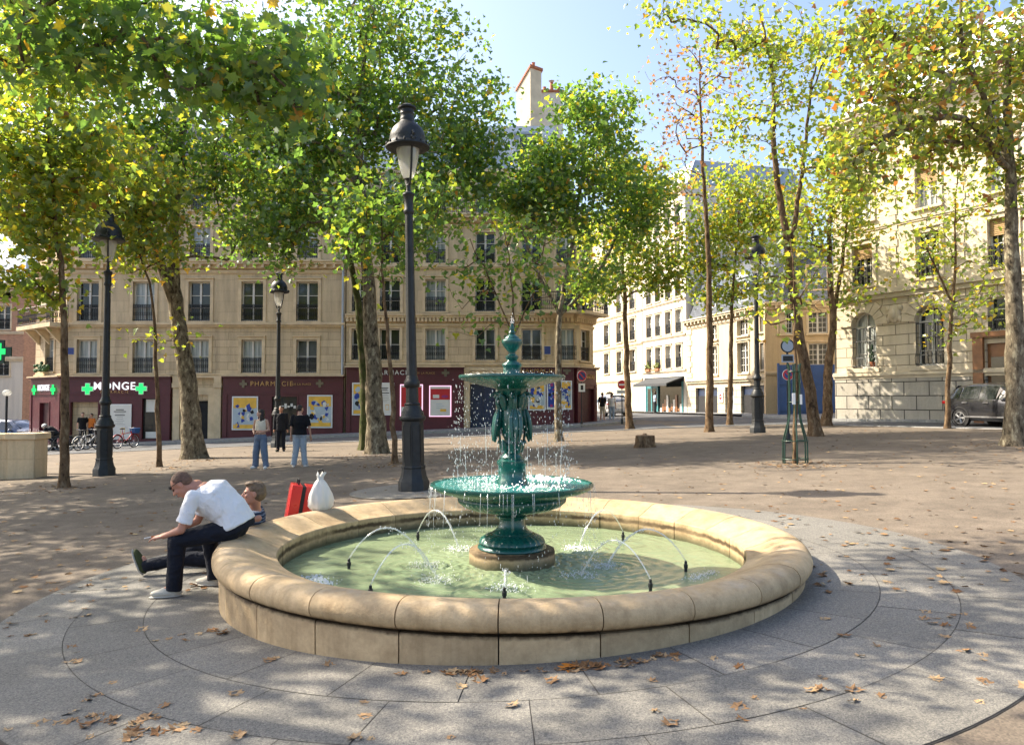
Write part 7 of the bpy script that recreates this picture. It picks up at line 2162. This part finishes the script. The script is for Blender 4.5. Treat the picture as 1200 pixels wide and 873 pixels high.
def put_leaf(px, py, s=None, me=None, label='dry brown leaf lying curled on the paving round the fountain', group='dry leaves on the paving'):
    p = G_(px, py)
    rr_ = math.hypot(p.x, p.y - 7.6)
    if rr_ < 2.60: return
    if rr_ < 2.84: k_ = rl.uniform(2.83, 2.92) / rr_; p = Vector((p.x * k_, 7.6 + (p.y - 7.6) * k_, 0))
    o = bpy.data.objects.new('fallen_leaf', me or rl.choice(LM)); link(o)
    s = s or rl.uniform(.045, .105)
    o.location = (p.x, p.y, ground_top(p.x, p.y)); o.rotation_euler = (rl.uniform(-.25, .25), rl.uniform(-.25, .25), rl.uniform(0, 6.3)); o.scale = (s, s, s * rl.uniform(.6, 1.2))
    tag(o, label, 'leaf', group)
clusters = [(538, 785, 18, 5, 15), (665, 779, 20, 4, 16), (720, 777, 28, 5, 16), (775, 769, 18, 4, 8), (600, 788, 40, 5, 6), (130, 810, 16, 9, 5), (100, 850, 35, 10, 12), (150, 850, 30, 10, 9), (210, 862, 40, 8, 9), (185, 748, 18, 4, 5), (25, 735, 25, 12, 8), (75, 775, 25, 8, 5),
            (265, 738, 16, 5, 6), (1105, 722, 22, 4, 5), (1130, 738, 20, 5, 5), (1010, 745, 120, 40, 10), (830, 800, 120, 40, 9), (600, 835, 150, 25, 9), (350, 800, 140, 45, 12), (60, 690, 60, 30, 14), (1060, 640, 90, 40, 9), (1150, 800, 60, 30, 5), (960, 830, 80, 20, 4)]
for (cx, cy, sx, sy, n) in clusters:
    for k in range(n): put_leaf(cx + rl.gauss(0, sx), min(868, cy + rl.gauss(0, sy)))
put_leaf(659, 772, .13, dry_leaf(51, M['orange_leaf']), 'bright orange leaf lying against the front of the basin', None)
put_leaf(1003, 811, .11, dry_leaf(52, M['dry_leaf']), 'single broad tan leaf lying alone on the right-hand paving slabs', None)
# finer litter over the whole square
rngl = np.random.default_rng(5)
pos = []
for k in range(1500):
    px = rngl.uniform(-40, 1240); py = 505 + 190 * rngl.random() ** 1.7
    p = G_(px, py)
    if math.hypot(p.x, p.y - 7.6) < 2.85 or p.y > 36: continue
    pos.append((p.x, p.y, ground_top(p.x, p.y) + .012))
for (px, py, n, s) in ((932, 545, 160, .5), (228, 540, 160, .8), (463, 545, 160, .6), (190, 550, 60, .5), (75, 573, 80, .5), (655, 519, 60, .6), (1190, 524, 120, .8), (440, 534, 120, .8)):
    b = G_(px, py)
    for k in range(n):
        x, y = b.x + rngl.normal(0, s), b.y + rngl.normal(0, s); pos.append((x, y, ground_top(x, y) + .012))
pos = np.array(pos)
t = NT('dry_leaf_litter'); colr = t.ramp(t.n('ShaderNodeNewGeometry').outputs['Random Per Island'], [(0, (.13, .06, .025)), (.5, (.26, .15, .07)), (1, (.40, .29, .16))]); t.principled(colr, .8, 0, None, .2)
me = leaves_mesh('leaf_litter', pos, .085, rngl, t.mat, True, 0)
V_ = np.empty(len(me.vertices) * 3, np.float32); me.vertices.foreach_get('co', V_); V_ = V_.reshape(-1, len(LEAF_NEAR), 3)
mid = pos[:, None, :]; V_[:, :, 2] = mid[:, :, 2] + np.clip((V_[:, :, 2] - mid[:, :, 2]) * .25, -.006, .03); me.vertices.foreach_set('co', V_.ravel()); me.update()
tag(inst('leaf_litter', me, None), 'small dry leaves and crumbs scattered over the square', 'leaf litter', kind='stuff')
